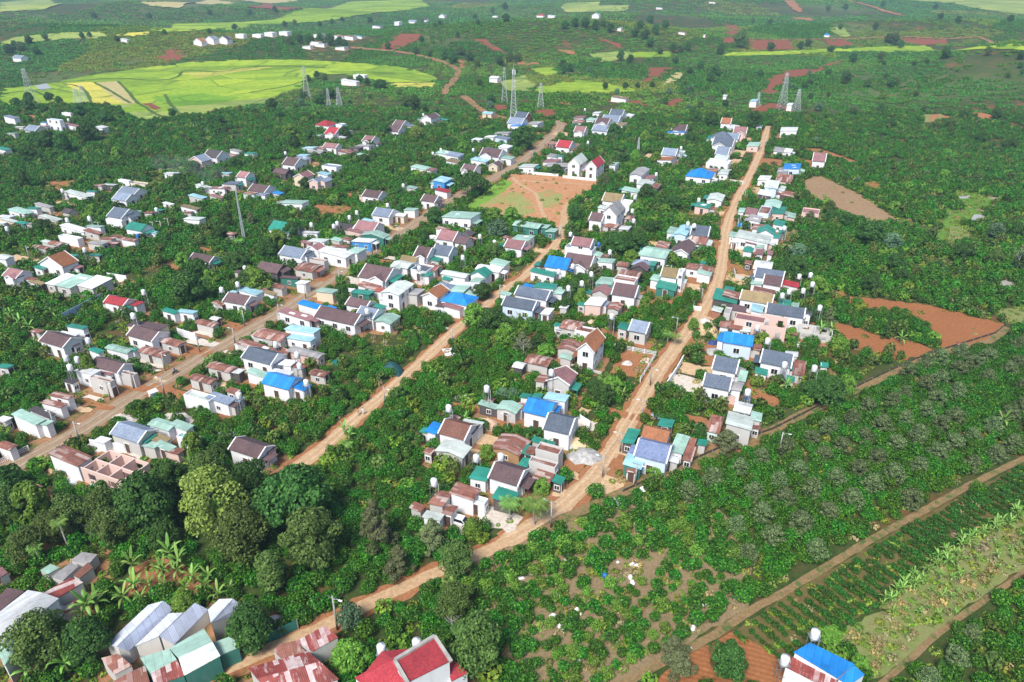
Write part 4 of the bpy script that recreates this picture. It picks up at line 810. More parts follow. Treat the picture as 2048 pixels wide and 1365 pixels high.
ROADS = {
 'paved_road': ('road', 4.7, [(-60, 978), (60, 916), (150, 868), (250, 806), (350, 748), (450, 689), (560, 627), (640, 573), (730, 512), (820, 455), (900, 402), (960, 370), (1010, 344), (1050, 318), (1085, 290), (1114, 263), (1122, 250), (1112, 242)]),
 'sandy_lane': ('sand', 3.0, [(574, 946), (640, 902), (720, 830), (770, 788), (820, 745), (870, 700), (912, 660), (945, 634), (985, 600), (1020, 573), (1060, 543), (1090, 513), (1112, 488), (1124, 464), (1128, 440)]),
 'bottom_path': ('sand', 2.2, [(340, 1392), (400, 1362), (480, 1325), (600, 1276), (680, 1238), (740, 1207), (830, 1165), (900, 1135), (980, 1100), (1042, 1066)]),
 'dirt_road': ('sand', 3.3, [(1010, 1084), (1050, 1062), (1100, 1032), (1150, 990), (1190, 950), (1225, 900), (1255, 850), (1290, 790), (1320, 740), (1360, 685), (1400, 630), (1425, 590), (1440, 545), (1447, 500), (1455, 450), (1475, 400), (1500, 350), (1520, 305), (1537, 253)]),
 'earth_trail': ('trail', 2.1, [(1085, 1058), (1150, 1028), (1230, 992), (1290, 966), (1370, 932), (1450, 897), (1530, 868), (1600, 832), (1680, 796), (1760, 757), (1830, 726), (1900, 702), (1980, 682), (2012, 655)]),
 'field_track': ('trail', 1.25, [(1220, 1385), (1330, 1322), (1430, 1270), (1500, 1222), (1560, 1190), (1650, 1136), (1750, 1076), (1850, 1021), (1950, 966), (2060, 912)]),
 'lower_track': ('trail', .85, [(1745, 1385), (1830, 1310), (1880, 1265), (1950, 1215), (2060, 1138)]),
 'hill_road': ('verge', 6, [(700, 96), (760, 101), (800, 105), (850, 115), (885, 125), (912, 138), (916, 150), (904, 165), (893, 178), (885, 190)]),
 'valley_road': ('verge', 5, [(925, 192), (940, 203), (955, 216), (990, 232), (1050, 245), (1100, 242)]),
 'slope_road': ('verge', 5, [(1452, 73), (1500, 79), (1600, 80), (1720, 78), (1800, 75), (1900, 79), (1980, 84), (2060, 88)]),
 'hilltop_path': ('trail', 2.2, [(60, 250), (80, 235), (98, 222)]),
}
LINES = []
def normals(q):
    out = []
    for i, p in enumerate(q[::3]):
        a, b = q[max(3 * i - 3, 0)], q[min(3 * i + 3, len(q) - 1)]; d = math.hypot(b[0] - a[0], b[1] - a[1]) or 1
        out.append((*p, -(b[1] - a[1]) / d, (b[0] - a[0]) / d))
    return out
for ri, (k, (mt, w, px)) in enumerate(ROADS.items()):
    mb = MB()
    if mt in ('road',): 
        vb = MB(); strip(px, w + 3.4, .0235, vb, jit=.16); tag(vb.build('road_verge', G_['verge']), kind='structure')
    elif mt == 'sand':
        vb = MB(); strip(px, w + 1.8, .0215 + .001 * ri, vb, jit=.2); tag(vb.build('road_verge', G_['r']), kind='structure')
    q = strip(px, w, .062 + .006 * ri, mb, jit=.13)
    if mt in ('road', 'sand') and w > 2.9:
        for sg in (-1, 1):
            rb = MB(); strip([(x + nx * sg * w * .21, y + ny * sg * w * .21) for x, y, nx, ny in normals(q)], .55, .10 + .006 * ri, rb, jit=.5, world=True); tag(rb.build('wheel_rut', G_['rut' if mt == 'sand' else 'rutr']), kind='structure')
    LINES.append((q, w / 2 + (1.5 if mt == 'road' else .9 if mt == 'sand' else .8)))
    tag(mb.build(k, G_[mt]), kind='structure')

# fields: material, ragged edge, keeps plants off, outline
FIELDS = [
 ('rice_field', 'L', 1, '0 178 55 174 109 166 191 150 294 135 376 126 478 121 581 120 700 126 765 130 823 138 871 154 876 164 790 166 740 160 690 149 640 150 612 166 600 180 562 190 532 207 470 214 430 228 345 238 280 242 245 225 215 212 150 212 60 212 0 216'),
 ('rice_field', 'K', 1, '380 160 480 145 600 138 690 138 640 148 610 162 590 178 500 186 400 200 330 190'), ('rice_field', 'D', 1, '300 195 400 188 480 196 420 212 345 214'), ('rice_field', 'Y', 1, '125 168 188 165 262 207 180 210 172 188'), ('rice_field', 'T', 1, '192 166 236 164 276 207 247 209'),
 ('rice_field', 'P', 1, '330 215 470 202 540 196 530 208 470 214 430 226 350 234'), ('red_field', 'R', 1, '284 208 302 206 325 217 306 221'), ('rice_field', 'P', 1, '240 226 330 222 345 237 280 241'), ('rice_field', 'Y', 1, '772 167 871 166 878 176 823 178 779 176'), ('rice_field', 'Y', 1, '360 148 500 137 560 134 470 146 400 156'),
 ('rice_field', 'P', 1, '0 85 50 73 130 66 215 65 210 78 120 80 40 88 0 95'), ('rice_field', 'Y', 1, '235 70 300 64 298 71 235 76'), ('rice_field', 'L', 1, '300 61 350 49 480 46 550 40 600 22 700 5 840 0 862 15 780 25 700 35 640 45 500 52 400 62 340 67'), ('meadow', 'P', 1, '0 6 100 0 130 8 90 20 0 26'), ('meadow', 'T', 1, '280 7 420 0 470 7 360 18 300 13'), ('red_field', 'R', 1, '490 15 530 8 610 18 570 22'), ('red_field', 'T', 1, '480 3 560 0 600 4 540 9'),
 ('rice_field', 'K', 1, '1063 137 1117 135 1111 150 1090 155 1070 147'), ('rice_field', 'L', 1, '1076 174 1124 164 1158 161 1213 167 1261 176 1278 183 1227 188 1158 186 1090 188 1066 185'), ('meadow', 'P', 1, '1000 165 1050 150 1075 168 1062 184 1010 182'), ('rice_field', 'L', 1, '1261 106 1343 104 1340 115 1261 117'), ('meadow', 'P', 1, '1180 108 1260 104 1270 118 1200 126'),
 ('rice_field', 'K', 1, '1444 107 1560 103 1660 99 1750 95 1850 92 2060 95 2060 105 1900 104 1740 104 1650 107 1560 111 1450 113'), ('meadow', 'P', 1, '1790 0 2060 0 2060 32 1960 20 1900 8'), ('meadow', 'P', 1, '1650 55 1690 58 1705 76 1680 74'), ('meadow', 'P', 1, '1130 8 1200 5 1200 18 1120 20'), ('rice_field', 'P', 1, '1120 14 1260 12 1250 24 1130 26'),
 ('red_field', 'R', 1, '803 68 846 70 830 85 789 102 757 96'), ('red_field', 'R', 1, '947 80 970 80 1016 109 988 103'), ('red_field', 'R', 1, '1184 72 1240 89 1242 98 1203 82'), ('red_field', 'R', 1, '1295 135 1343 137 1312 160 1288 176 1275 173 1295 154'), ('dry_field', 'T', 1, '1350 145 1370 147 1329 179 1309 179'), ('red_field', 'R', 1, '1447 48 1481 53 1487 73 1452 72'), ('red_field', 'R', 1, '1443 75 1470 76 1466 87 1446 86'), ('red_field', 'R', 1, '1495 81 1580 82 1591 99 1532 102 1502 101'), ('red_field', 'R', 1, '1645 81 1703 80 1727 94 1659 94'), ('red_field', 'R', 1, '1789 78 1895 80 1895 90 1830 92'),
 ('red_field', 'R', 1, '1676 123 1690 121 1639 147 1608 155 1580 157 1560 178 1550 190 1519 188 1539 164 1533 157 1567 140 1618 140'), ('red_field', 'R', 1, '1539 207 1584 212 1580 219 1553 217 1512 229 1485 229'), ('red_field', 'r', 1, '1567 3 1587 2 1604 20 1601 27 1584 20'), ('red_field', 'r', 1, '1700 2 1809 32 1803 34 1693 3'), ('red_field', 'r', 1, '1580 36 1620 37 1632 44 1590 41'), ('red_field', 'R', 1, '1070 219 1118 219 1118 237 1068 237'), ('red_field', 'R', 1, '985 211 1012 211 1015 224 994 224'), ('red_field', 'R', 1, '1244 200 1288 200 1295 212 1261 212'), ('red_field', 'R', 1, '1331 198 1367 198 1350 215 1329 214'), ('red_field', 'r', 1, '1110 202 1140 206 1140 216 1125 213'),
 ('red_field', 'R', 1, '338 99 355 97 373 116 342 126 308 118'), ('red_field', 'r', 1, '1115 100 1150 103 1152 110 1130 108'), ('red_field', 'r', 1, '918 120 935 125 932 138 920 137'), ('red_field', 'r', 1, '1030 120 1080 127 1075 132 1035 131'), ('red_field', 'r', 1, '945 238 990 232 1012 236 985 246 950 244'), ('dry_field', 'd', 1, '1830 232 1880 228 1900 236 1850 246'), ('red_field', 'r', 1, '1860 229 1905 234 1885 247 1860 243'), ('red_field', 'r', 1, '1940 222 2000 234 1990 246 1950 236'),
 ('football_ground', 'f', .6, '1018 349 1100 351 1187 359 1214 368 1187 377 1165 393 1140 412 1140 434 1122 458 1090 446 1035 441 948 426 928 415 1012 372'), ('pitch_grass', 'g', .8, '940 420 965 402 1030 382 1062 402 1070 424 1050 432 975 424'), ('pitch_grass', 'g', .8, '1074 386 1104 380 1126 391 1116 414 1078 416'), ('grass_bank', 'h', .6, '928 415 1006 359 1026 366 1008 384 960 412 948 424'),
 ('red_field', 'O', 1.1, '1690 592 1740 596 1800 604 1860 611 2012 650 1992 680 1900 702 1868 690 1858 652 1790 628 1690 606'), ('red_field', 'O', 1.1, '1650 640 1700 652 1760 672 1850 690 1868 702 1810 722 1740 708 1690 690'), ('red_field', 'H', 1.1, '1602 362 1640 352 1720 390 1797 442 1752 456 1690 422 1604 390'), ('red_earth', 'r', .6, '1655 580 1690 585 1700 600 1668 602'), ('red_earth', 'r', .5, '1590 296 1640 298 1722 326 1700 330 1640 312 1592 306'), ('red_earth', 'r', .5, '1585 315 1625 322 1640 336 1620 334'), ('red_earth', 'r', .6, '1730 366 1765 364 1760 384 1722 386'),
 ('red_earth', 'r', .5, '100 368 150 360 165 366 120 384 80 384'), ('red_earth', 'r', .6, '630 412 690 412 720 420 690 436 640 432'), ('red_earth', 'r', .5, '545 270 570 270 565 276 545 277'), ('red_earth', 'r', .5, '1480 760 1560 800 1560 830 1520 820'), ('red_earth', 'r', .5, '960 640 985 650 975 668 950 660'), ('red_earth', 'r', .5, '1065 690 1090 700 1085 720 1060 712'), ('red_earth', 'r', .5, '790 738 815 736 805 750 785 755'), ('red_earth', 'r', .5, '860 712 885 695 920 700 900 725 868 728'),
 ('soil_field', 'O', .3, '1360 1318 1470 1263 1562 1318 1570 1380 1290 1380'), ('dry_grass', 'd', .6, '1690 1255 1760 1220 1820 1235 1862 1268 1832 1305 1745 1362 1715 1318 1660 1290'), ('dry_grass', 'd', .6, '1760 1215 1830 1148 1960 1060 2060 1015 2060 1128 1960 1196 1880 1256 1830 1238'),
 ('tea_soil', 'te', .4, '1470 1262 1560 1200 1650 1146 1750 1086 1850 1030 1960 974 2090 905 2090 1005 1960 1052 1830 1142 1750 1212 1690 1250 1640 1300 1560 1318'), ('dry_grass', 'd', .6, '1815 1232 1885 1254 1940 1212 1900 1245 1835 1308 1822 1300'), ('red_yard', 'r', .5, '40 1095 105 1048 152 1058 132 1090 62 1132 24 1140'), ('red_earth', 'r', .8, '270 1130 320 1110 380 1135 440 1180 400 1200 330 1180 250 1210 230 1190'), ('plot_soil', 'q', .5, '960 1100 1150 1040 1300 1000 1420 1000 1500 1080 1500 1210 1330 1318 1200 1385 1030 1385 985 1250 920 1190'),
 ('valley_grass', 'v', .8, '1905 380 1945 382 1975 396 2002 401 1990 418 1962 420 1970 440 1952 458 1936 463 1916 452 1906 480 1880 503 1866 482 1884 455 1860 442 1848 428 1880 415 1900 400'), ('red_earth', 'd', .6, '1902 452 1942 456 1936 482 1900 500 1888 492'), ('dry_grass', 'd', .6, '1985 620 2060 612 2060 655 2020 648'),
 ('pond', 'W', .4, '1948 430 1964 430 1968 437 1950 454 1936 449'), ('pond', 'W', .5, '1990 562 2022 561 2034 584 2002 577'), ('pond', 'W', .5, '1918 393 1940 391 1934 397 1918 398'), ('pond', 'W', .5, '1975 394 2000 396 1982 404 1972 400'), ('pond', 'W', .5, '1962 410 1982 406 1974 414 1962 414'), ('pond', 'W', .4, '386 275 420 274 421 281 384 280'), ('pond', 'W', .4, '221 214 258 211 262 213 228 217'), ('pond', 'W', .4, '324 226 341 226 341 230 328 230'), ('pond', 'W', .4, '382 244 418 242 414 248 386 248'),
 ('pond', 'W', .5, '70 172 92 168 104 178 80 182'), ('pond', 'W', .4, '402 262 424 261 424 265 404 266'), ('pond', 'W', .5, '1852 436 1868 432 1862 444 1850 444'), ('meadow', 'P', .8, '290 345 380 332 375 342 300 352'),
]
KEEP = []
grp = {}
for i, (nm, mk, jit, s) in enumerate(FIELDS):
    v = list(map(float, s.split())); px = list(zip(v[::2], v[1::2]))
    o = outline(px, jit * .55)
    KEEP.append((np.array(px), mk))
    mb = MB(); drape(o, .0262 + .004 * (i % 8) + (.0321 if mk in list('KDYTPgh') else 0), mb)
    tag(mb.build(nm, G_[mk]), kind='structure')
mb = MB()
for s in ('109 166 180 161 240 158 320 162 355 155 372 142 440 145 500 135 600 134 660 138', '188 166 225 185 262 207', '236 164 258 186 276 207', '125 168 160 175 178 195 182 211', '276 207 300 222 330 236', '0 190 40 184 110 178', '500 186 560 176 620 160', '330 190 345 214 360 232', '60 180 110 200 140 212'):
    v = list(map(float, s.split())); strip(list(zip(v[::2], v[1::2])), 2.2, .16, mb, jit=.3)
tag(mb.build('field_bank', G_['B']), kind='structure')
mb = MB()
for s, w in (('1020 352 1040 370 1068 386 1078 402 1084 424 1092 444', 1.6), ('1040 362 1100 366 1180 370', 1.3), ('1130 456 1128 430 1136 410 1160 392', 2.4)):
    v = list(map(float, s.split())); strip(list(zip(v[::2], v[1::2])), w, .09, mb, jit=.3)
tag(mb.build('trodden_path', G_['sand']), kind='structure')

# yards and the bare earth round the houses
YB = {k: MB() for k in 'scre'}
YARDP = []
yi = 0
def ragged(X, Y, a, hl, hw, jit, st=1.1):
    out = []
    cs = [(-hl, -hw), (hl, -hw), (hl, hw), (-hl, hw)]
    for (x0, y0), (x1, y1) in zip(cs, cs[1:] + cs[:1]):
        k = max(2, int(math.hypot(x1 - x0, y1 - y0) / st))
        for j in range(k):
            x, y = rot2(x0 + (x1 - x0) * j / k + RNG.uniform(-jit, jit), y0 + (y1 - y0) * j / k + RNG.uniform(-jit, jit), a); out.append((X + x, Y + y))
    return out
for ln in YARDS.replace('\n', ';').split(';'):
    q = ln.split()
    if len(q) < 6 or float(q[3]) == 0: continue
    s = SHEET[q[0]][2]; x, y = P(q[0], float(q[1]), float(q[2])); p = hit(x, y)
    def ppm(d):
        a, b = proj([p.x - d[0], p.x + d[0]], [p.y - d[1], p.y + d[1]], [p.z] * 2); return math.hypot(a[1] - a[0], b[1] - b[0]) / 2
    hl = float(q[3]) * s / ppm(U2) / 2; hw = float(q[4]) * s / ppm(V2) / 2
    drape(ragged(p.x, p.y, AX, hl, hw, .35), .075 + .004 * (yi % 12), YB[q[5]]); yi += 1
    YARDP.append((p.x, p.y, hl, hw, AX, q[5]))
for k, nm in (('s', 'sand_yard'), ('c', 'concrete_yard'), ('r', 'earth_yard'), ('e', 'garden_soil')):
    tag(YB[k].build(nm, G_[k]), kind='structure')
mb = MB()
for i, (X, Y, hl, hw, a) in enumerate(FOOT):
    e = RNG.uniform(.9, 2.2)
    drape(ragged(X + RNG.uniform(-.4, .4), Y + RNG.uniform(-.4, .4), a, hl + e, hw + e, .5), .002 + .0007 * (i % 30), mb)
tag(mb.build('bare_earth', G_['verge']), kind='structure')
# ---------------------------------------------------------------- plants
LF = {'coffee': leaf_mat('coffee_leaves', (.008, .045, .004), (.030, .130, .009), (.105, .29, .022), .5, .2),
      'dark': leaf_mat('dark_tree_leaves', (.018, .056, .012), (.040, .105, .02), (.085, .185, .036), .6, .15),
      'olive': leaf_mat('olive_tree_leaves', (.042, .078, .016), (.08, .14, .03), (.15, .225, .055), .6, .15),
      'pale': leaf_mat('grey_green_leaves', (.068, .092, .036), (.12, .15, .062), (.19, .22, .105), .6, .15),
      'light': leaf_mat('light_green_leaves', (.055, .13, .015), (.11, .23, .025), (.20, .34, .045), .55, .2),
      'yellow': leaf_mat('yellow_green_leaves', (.10, .15, .025), (.19, .26, .045), (.30, .37, .085), .55, .2),
      'durian': leaf_mat('durian_leaves', (.045, .08, .027), (.105, .158, .058), (.21, .275, .12), .6, .15),
      'banana': leaf_mat('banana_leaves', (.08, .19, .03), (.16, .31, .05), (.27, .42, .10), .45, .25),
      'bluish': leaf_mat('blue_green_leaves', (.045, .11, .055), (.09, .18, .09), (.16, .27, .14), .6, .15),
      'tea': leaf_mat('young_bush_leaves', (.010, .05, .006), (.026, .105, .010), (.07, .20, .022), .5, .2),
      'weed': leaf_mat('weed_leaves', (.065, .125, .02), (.13, .22, .035), (.24, .31, .07), .6, .15),
      'straw': leaf_mat('dry_leaves', (.20, .18, .10), (.30, .27, .16), (.17, .22, .07), .7, .1)}
LF['far'] = leaf_mat('far_crop_leaves', (.016, .07, .012), (.055, .185, .026), (.14, .33, .05), .55, .15)
LF['flower'] = leaf_mat('violet_blossom', (.16, .05, .18), (.28, .09, .30), (.06, .10, .03), .6, .1)

def quads(c, nrm, size, r, asp=.6):
    """leaf sprays: one small plate at every centre c, facing nrm"""
    n = len(c); nrm = nrm / np.linalg.norm(nrm, axis=1, keepdims=True)
    t = np.cross(nrm, r.normal(size=(n, 3))); t /= np.linalg.norm(t, axis=1, keepdims=True) + 1e-9; b = np.cross(nrm, t)
    s = size[:, None]; v = np.stack([c - t * s, c - b * s * asp + t * s * .15, c + t * s, c + b * s * asp + t * s * .15], 1)
    v[:, 1] += nrm * s * .18; v[:, 3] -= nrm * s * .12
    return v.reshape(-1, 3)

def shellpts(n, r, c, rad, lo=-.35, thick=.3):
    d = r.normal(size=(n * 3, 3)); d /= np.linalg.norm(d, axis=1, keepdims=True); d = d[d[:, 2] > lo][:n]
    k = 1 - thick * r.random(len(d)) ** 1.6
    return np.array(c) + d * np.array(rad) * k[:, None], d

def leafmesh(name, parts, mat, seed, fit=None):
    """parts: (count, centre, radii, leaf size, lowest) clumps of leaves"""
    r = np.random.default_rng(seed); V = []; A = []
    for cnt, c, rad, sz, lo in parts:
        p, d = shellpts(cnt, r, c, rad, lo)
        nn = d * .9 + r.normal(size=d.shape) * .45 + np.array([0, 0, .45])
        V.append(quads(p, nn, sz * r.uniform(.6, 1.25, len(p)), r)); A.append(np.clip(r.normal(.5, .27, len(p)), 0, 1))
    V = np.concatenate(V); A = np.concatenate(A)
    if fit:      # bring the crown to its nominal radius, foot and height
        R, z0, H = fit; V[:, :2] *= R / np.percentile(np.hypot(V[:, 0], V[:, 1]), 97)
        lo, hi = np.percentile(V[:, 2], (2, 99.5)); V[:, 2] = z0 + (V[:, 2] - lo) * H / (hi - lo)
    return rawmesh(name, V, A, mat)

def rawmesh(name, V, A, mat):
    n = len(V) // 4
    me = bpy.data.meshes.new(name); me.vertices.add(len(V)); me.vertices.foreach_set('co', V.astype(np.float32).ravel())
    me.loops.add(len(V)); me.loops.foreach_set('vertex_index', np.arange(len(V), dtype=np.int32))
    me.polygons.add(n); me.polygons.foreach_set('loop_start', np.arange(0, len(V), 4, dtype=np.int32)); me.polygons.foreach_set('loop_total', np.full(n, 4, dtype=np.int32))
    me.update(calc_edges=True)
    me.attributes.new('leaf', 'FLOAT', 'FACE').data.foreach_set('value', A.astype(np.float32))
    me.materials.append(mat); return me

def bush_parts(R, H, n, sz, seed):
    q = random.Random(seed); out = [(int(n * .45), (0, 0, H * .42), (R * .82, R * .82, H * .58), sz, -.5)]
    k = 6
    for i in range(k):
        a = 6.28 * i / k + q.uniform(-.4, .4); d = R * q.uniform(.4, .68); s = q.uniform(.34, .5)
        out.append((int(n * .55 / k), (d * math.cos(a), d * math.sin(a), H * q.uniform(.38, .72)), (R * s, R * s, H * s * .72), sz, -.4))
    return out

def crown_parts(R, H, z0, n, sz, seed, form='round'):
    """clumps spread through a crown of radius R, height H, starting z0 above the ground"""
    q = random.Random(seed); out = []; k = 28
    for i in range(k):
        t = (i + .5) / k; a = i * 2.4 + q.uniform(-.5, .5)
        if form == 'cone': w = (1 - t) ** .75 * .78; z = z0 + H * (t * .86 + .06)
        elif form == 'flat': w = math.sqrt(t) * .86; z = z0 + H * (.72 - .45 * t * t + q.uniform(-.06, .06))
        elif form == 'tall': w = math.sin(math.pi * (t * .85 + .12)) ** .7 * .62; z = z0 + H * t * .9
        else: w = math.sin(math.pi * (t * .8 + .14)) * .70; z = z0 + H * (t * .84 + .06)
        w *= q.uniform(.45, 1.25)
        s = R * q.uniform(.18, .46) * (1.0 if form != 'cone' else 1.15 - .7 * t)
        out.append((max(8, int(n / k)), (R * w * math.cos(a), R * w * math.sin(a), z), (s, s, s * (.75 if form != 'flat' else .42)), sz, -.45))
    return out

def trunk_mb(h, r, seed, limbs=4, spread=1.6, top=None):
    q = random.Random(seed); m = MB(); x = y = 0; pts = [(0, 0, -.3)]
    for i in range(1, 5): x += q.uniform(-.18, .18) * r * 3; y += q.uniform(-.18, .18) * r * 3; pts.append((x, y, h * i / 4))
    m.path(pts, [r * 1.25, r, r * .8, r * .6, r * .35], 6)
    for i in range(limbs):
        a = 6.28 * i / limbs + q.uniform(-.5, .5); z = h * q.uniform(.4, .8); s = spread * q.uniform(.7, 1.1)
        m.path([(0, 0, z), (s * .5 * math.cos(a), s * .5 * math.sin(a), z + s * .45), (s * math.cos(a), s * math.sin(a), z + s * 1.1)], [r * .5, r * .32, r * .12], 5)
    return m

TREES = {}
def tree_kind(key, name, lm, R, H, z0, n, sz, form, bark=M_BARK, tr=.16, variants=2):
    """unit trees; they are scaled where they stand"""
    TREES[key] = []
    for v in range(variants):
        sd = abs(hash(key)) % 1 + ord(key[0]) * 31 + v * 7
        crown = leafmesh(name + '_crown', crown_parts(R, H, z0, n, sz, sd, form), LF[lm], sd, (R, z0, H))
        tm = trunk_mb(z0 + H * .62, tr, sd, 5, R * .55); trunk = tm.mesh(name + '_trunk', bark)
        TREES[key].append((name, crown, trunk, R, z0 + H))
tree_kind('T', 'broadleaf_tree', 'dark', 3.0, 4.6, 1.5, 7500, .19, 'round', variants=3)
tree_kind('O', 'broadleaf_tree', 'olive', 3.0, 5.0, 1.8, 7500, .17, 'round', variants=2)
tree_kind('P', 'silver_tree', 'pale', 2.4, 5.6, 1.3, 5500, .15, 'cone', M_BARKP)
tree_kind('Y', 'yellow_tree', 'yellow', 3.2, 6.0, 2.4, 5500, .17, 'round', M_BARKP, variants=1)
tree_kind('E', 'slender_tree', 'olive', 1.9, 5.6, 2.2, 3400, .15, 'tall', M_BARKP)
tree_kind('N', 'fruit_tree', 'light', 2.2, 3.2, .6, 4200, .19, 'round', variants=2)
tree_kind('U', 'umbrella_tree', 'dark', 5.2, 3.4, 2.6, 3400, .36, 'flat', variants=1)
tree_kind('D', 'durian_tree', 'durian', 1.75, 3.5, .4, 3000, .135, 'round', variants=3)
tree_kind('G', 'bluish_tree', 'bluish', 2.0, 3.4, .6, 3200, .18, 'round', variants=1)
tree_kind('C', 'conifer', 'dark', 1.2, 6.5, .5, 1300, .24, 'cone', variants=1)
TREEWORD = {'T': 'dark round tree', 'O': 'olive green tree', 'P': 'pale grey green tree', 'Y': 'yellow green airy tree', 'E': 'slender pale trunked tree', 'N': 'light green bushy tree', 'U': 'wide umbrella shaped tree', 'D': 'grey green durian tree', 'G': 'bluish green round tree', 'C': 'narrow dark conifer'}
FIRST = {}
def plant(kind, loc, rz, sc, nm, parts):
    """the first of a kind is built, the others are copies"""
    if kind in FIRST: return dup(FIRST[kind], loc, rz, scale=sc)
    r = thing(nm, 'x', 'tree', loc, rz); r.scale = sc if not isinstance(sc, (int, float)) else (sc,) * 3
    for pn, me in parts: put(pn, me, r)
    FIRST[kind] = r; return r
TREEPOS = []
def tree(k, px, py, w, h=None, label=None, group=None, world=None):
    """a tree standing at a survey position, w wide there and h high"""
    p = Vector((world[0], world[1], float(terr(*world)))) if world else hit(px, py)
    sc_ = F / ((p - Vector((0, 0, CAMH))).length)
    v = RNG.randrange(len(TREES[k])); nm, cr, tr, R, H = TREES[k][v]
    a = w / sc_ / (2 * R * 1.06)
    b = a if not h else max(.55 * a, min(2.0 * a, h / sc_ / (H * .97)))
    o = plant((k, v), p, RNG.uniform(0, 6.28), (a, a, b), nm, (('trunk', tr), ('crown', cr)))
    o['category'] = 'tree'; TREEPOS.append((p.x, p.y, R * a))
    if group: o['group'] = group
    elif 'group' in o: del o['group']
    if label: o['label'] = label
    else: spot(o, ('large ' if a * R > 3.4 and k != 'U' else 'small ' if a * R < 1.5 else '') + TREEWORD[k], *( (px, py - (h or w) * .6) if not world else world_px(p)))
    return o
def world_px(p):
    a, b = proj(p.x, p.y, p.z + 2); return float(a), float(b)

# the trees that stand out, one by one: kind, foot, width, height
for s in '''Y 442 1078 118 150;O 492 1122 104 112;T 305 1066 104 118;T 356 1014 76 92;O 425 972 56 74;T 505 1010 84 92;T 606 1062 132 136;T 552 1072 92 104;O 630 1132 112 122;P 755 1102 72 118;P 800 1152 62 72;E 548 1192 60 96;O 912 1152 72 78;P 866 1102 62 76;O 910 1237 72 82;O 950 1342 104 128;T 508 1296 90 92;O 98 1330 96 100;N 75 1040 64 71;O 150 1062 66 71;O 212 1050 57 69;O 28 1052 60 69;O 232 1088 66 71;O 62 1122 62 62;O 118 1086 60 62;N 370 1228 60 42;N 702 1340 74 62;T 1454 1352 78 72;P 1352 1345 64 50;P 1345 1310 58 44;N 1658 1282 40 30;N 1714 1352 36 44;G 702 1258 46 60;O 405 1008 60 70;T 335 1100 56 60
N 135 1290 44 50;T 185 1320 80 84;T 20 1000 60 60;T 440 925 40 40;N 392 914 40 50;N 185 762 34 48;N 1045 618 10 10;U 945 392 64 46;T 870 452 38 36;N 990 442 34 26;N 1022 444 36 28;T 1045 300 46 44;T 1150 448 30 38;T 505 585 62 44;N 517 586 64 50;T 385 610 70 62;N 370 540 30 34;T 540 520 50 44;N 560 500 42 38;T 585 480 40 36;T 480 545 52 40;N 425 575 36 34;T 400 560 44 40;P 505 455 22 30;T 690 620 34 48;N 735 470 34 26;N 790 640 32 22;T 730 620 24 22;N 905 430 14 10
T 965 600 40 34;N 950 655 50 50;G 995 480 46 40;T 1045 470 30 26;P 795 665 20 26;T 1230 515 60 46;T 1270 505 50 44;N 1260 530 36 30;T 1100 545 40 34;T 1150 600 50 40;N 1160 615 30 40;T 1130 625 30 34;P 1190 560 40 34;T 1285 565 24 22;N 1340 530 34 26;N 1290 620 26 28;T 985 660 60 44;P 1045 710 44 50;N 1010 690 46 44;T 1075 700 34 36;N 1090 720 40 36;T 1105 745 34 24;T 1205 810 56 46;N 1225 790 46 40;T 1190 790 40 30;N 1125 795 26 14;G 1025 800 26 26;G 1005 800 26 26;T 1060 880 30 28;N 975 920 34 34;N 945 1076 40 42;P 1008 966 22 34;N 1085 985 38 30
T 1605 650 34 40;N 1580 680 30 24;T 1560 660 26 26;N 1690 790 34 40;T 1650 810 70 56;T 1620 800 44 40;N 1675 700 40 26;C 1770 678 16 56;T 1440 660 30 26;N 1385 660 22 24;T 1340 850 30 24;N 1360 870 36 26;P 1450 900 60 40;N 1310 950 36 22;N 1370 900 26 24;T 1400 880 30 30;T 1585 560 60 44;N 1630 590 46 36;T 1560 560 36 34;G 1595 520 36 30;T 1640 520 46 36;T 1740 490 60 40;G 1780 500 36 30;T 1690 455 30 26;P 1655 650 22 36
T 1505 262 32 34;T 1420 258 30 30;T 1390 250 26 26;T 1545 390 24 26;T 1610 405 28 22;N 1400 355 18 14;T 1660 445 24 22;P 1618 446 24 22;N 1290 285 24 22;T 1228 275 26 26;T 1380 288 24 20;N 1345 270 26 20;T 1345 420 34 26;T 1300 470 40 30;N 1270 430 30 26;T 1290 400 34 30;N 1310 330 26 24;T 1245 330 26 22;P 1220 345 26 24;T 1185 330 24 20;T 1110 350 30 20;N 1270 322 22 20
T 180 288 34 36;T 130 310 30 34;T 95 300 30 26;T 58 322 28 24;T 72 292 26 22;T 160 235 24 20;T 215 250 26 22;T 52 382 24 34;N 240 325 24 26;T 360 380 26 28;T 390 350 30 24;T 60 225 24 22;T 35 215 18 14;N 187 440 28 26;T 88 470 26 26;T 460 460 24 36;T 440 480 30 26;T 470 340 26 22;N 580 275 30 24;T 590 300 26 26;T 620 285 22 24;T 690 282 26 26;Y 834 280 30 26;T 770 275 24 26;T 730 330 20 20;T 890 300 24 22;N 925 305 22 20;T 740 300 22 18;T 575 195 12 20;T 545 220 22 20;T 660 200 30 20;T 640 210 26 18;T 760 180 30 18;T 830 220 24 26'''.replace('\n', ';').split(';'):
    k, a, b, w, h = s.split()
    if float(w) > 14: tree(k, float(a), float(b), float(w), float(h))
